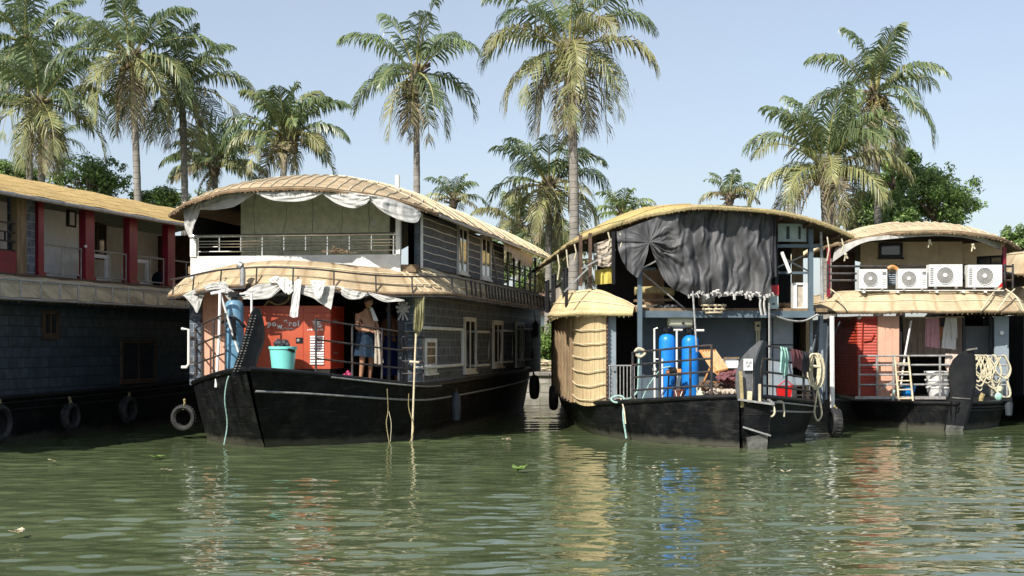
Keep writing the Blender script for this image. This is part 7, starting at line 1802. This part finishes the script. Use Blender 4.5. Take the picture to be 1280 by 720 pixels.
def wrap_skirt(top_z, bot_z, rx0, rx1, m, cx=0, cy=0, seed=1, name='lungi', folds=9):
    def g(P, R, O):
        r = random.Random(seed); ph = r.uniform(0, 6)
        def f(u, v):
            a = u*2*math.pi; rr = rx0+(rx1-rx0)*v; k = 1+.06*v*math.sin(a*folds+ph)+.03*v*math.sin(a*17)
            z = top_z+(bot_z-top_z)*v+(.02*math.sin(a*2+ph) if v > .9 else 0)
            return O+R@Vector((cx+rr[0]*k*math.cos(a) if isinstance(rr, tuple) else cx+rr*k*math.cos(a)*1.08, cy+rr*k*math.sin(a)*.86, z))
        mb = MB().grid(lambda u, v: f(u, 1-v), 64, 16, None, thick=.006)
        mb.tube([f(q/24, 0)+Vector((0, 0, .0)) for q in range(24)], .024, 6, closed=True)
        return (name, mb, m)
    return g

def people():
    f = FB
    # the man: stands at the rail, chest turned to the right and towards us, both hands on the rail
    y = -.30; c = f.F(457, 476, y); gz = HB.z(-.6)-.03
    e = Vector(HB.edge(-.20, 1, .06)); rail_z = HB.z(-.25)+1.03
    J = {'pelvis': ((0, 0, .90), (.150, .125)), 'belly': ((0, -.045, 1.08), (.158, .150)), 'chest': ((0, .0, 1.27), (.172, .128)), 'neck0': ((0, -.03, 1.43), (.060, .060)), 'neck1': ((0, -.055, 1.50), (.052, .052)),
         'shL': ((.172, .0, 1.345), (.058, .058)), 'elL': ((.26, -.06, 1.09), (.041, .041)), 'wrL': ((.10, -.27, 1.03), (.030, .030)),
         'shR': ((-.172, .0, 1.345), (.058, .058)), 'elR': ((-.25, -.03, 1.09), (.041, .041)), 'wrR': ((-.06, -.24, 1.035), (.030, .030)),
         'hiL': ((.095, .0, .82), (.100, .100)), 'knL': ((.11, -.03, .47), (.058, .058)), 'anL': ((.12, .03, .085), (.037, .037)), 'toL': ((.15, -.11, .03), (.038, .028)),
         'hiR': ((-.095, .0, .82), (.100, .100)), 'knR': ((-.10, -.03, .47), (.058, .058)), 'anR': ((-.10, .03, .085), (.037, .037)), 'toR': ((-.13, -.11, .03), (.038, .028))}
    O = Vector((c[0], y, gz)); yaw = math.radians(52)
    parts = person(f, O, yaw, '', J, [wrap_skirt(1.0, .53, .185, .225, 'lungi_blue', cy=-.01, seed=3, name='wrapped_cloth')], None, gz, ((0, -.045, .105), .098, math.radians(8), math.radians(14)), hands={'L': ((-.45, -.75, -.1), (0, -.3, -1)), 'R': ((.55, -.75, -.1), (0, -.3, -1))})
    sl = MB()
    R = Matrix.Rotation(yaw, 3, 'Z')
    for sx, t in ((.135, .05), (-.115, -.05)):
        q = O+R@Vector((sx, -.05, .012)); d = R@Vector((t*2, -1, 0)).normalized(); s = Vector((-d.y, d.x, 0))
        sl.plate([q+d*(.15*math.cos(a))+s*(.048*math.sin(a)) for a in [k*6.283/16 for k in range(16)]], (0, 0, -.018))
    parts.append(('slipper', sl, 'cloth_pink'))
    make(f, 'person', 'bare chested man in a short blue wrap standing at the bow rail', 'person', parts, base=tuple(O))
    # towel on his shoulder, cloth held in his hands
    tw = O+R@Vector((.06, -.13, 1.47))
    mb = MB().grid(lambda u, v: O+R@(Vector((.10+.05*(u-.5), .06, 1.30)).lerp(Vector((.04, -.10, 1.5)), min(1, v*2)) if v < .5 else Vector((.04+.06*(u-.5), -.12, 1.5)).lerp(Vector((.10+.10*(u-.5), -.20, 1.24)), (v-.5)*2))+Vector((.01*math.sin(u*9), 0, 0)), 8, 16, thick=.012)
    make(f, 'white_towel', 'small white towel hanging at the neck of the bare chested man', 'towel', (mb, 'cloth_white'))
    h = O+R@Vector((.03, -.34, 1.03))
    def cg(u, v):
        w = .05+.07*v; return h+Vector((w*(u-.5)*2*.8+.03*v+.012*math.sin(u*16+v*3), -.02+.03*math.cos(u*13), .02-.68*v*(1-.12*abs(u-.5))))
    make(f, 'wrung_cloth', 'long pale cloth held by the man and hanging down from the bow rail', 'cloth', (MB().grid(lambda u, v: cg(u, 1-v), 26, 22, thick=.008), 'cloth_tan'))
    # second figure, dim inside the doorway
    y2 = 2.3; c = f.F(489, 474, y2); O2 = Vector((c[0], y2, 1.1))
    J2 = dict(J); J2['wrL'] = ((.30, -.10, .85), (.03, .03)); J2['wrR'] = ((-.05, -.22, 1.15), (.03, .03)); J2['elL'] = ((.27, .02, 1.08), (.045, .045))
    yaw2 = math.radians(-15)
    parts = person(f, O2, yaw2, '', J2, [wrap_skirt(1.0, .18, .17, .22, 'person_blue', cy=0, seed=8, name='long_wrap')], None, 1.1, ((0, -.045, .105), .096, math.radians(10), math.radians(5)), hands={'L': ((.1, -.1, -1), (-1, 0, 0)), 'R': ((.5, -.6, .2), (0, -.3, -1))}, curl=.5)
    make(f, 'person', 'dim figure in a long royal blue wrap inside the dark doorway', 'person', parts, base=tuple(O2))
M['person_blue'] = mat('cloth_royalblue', (.02, .045, .25), .85, var=.3, vscale=12, bump=.2)
people()
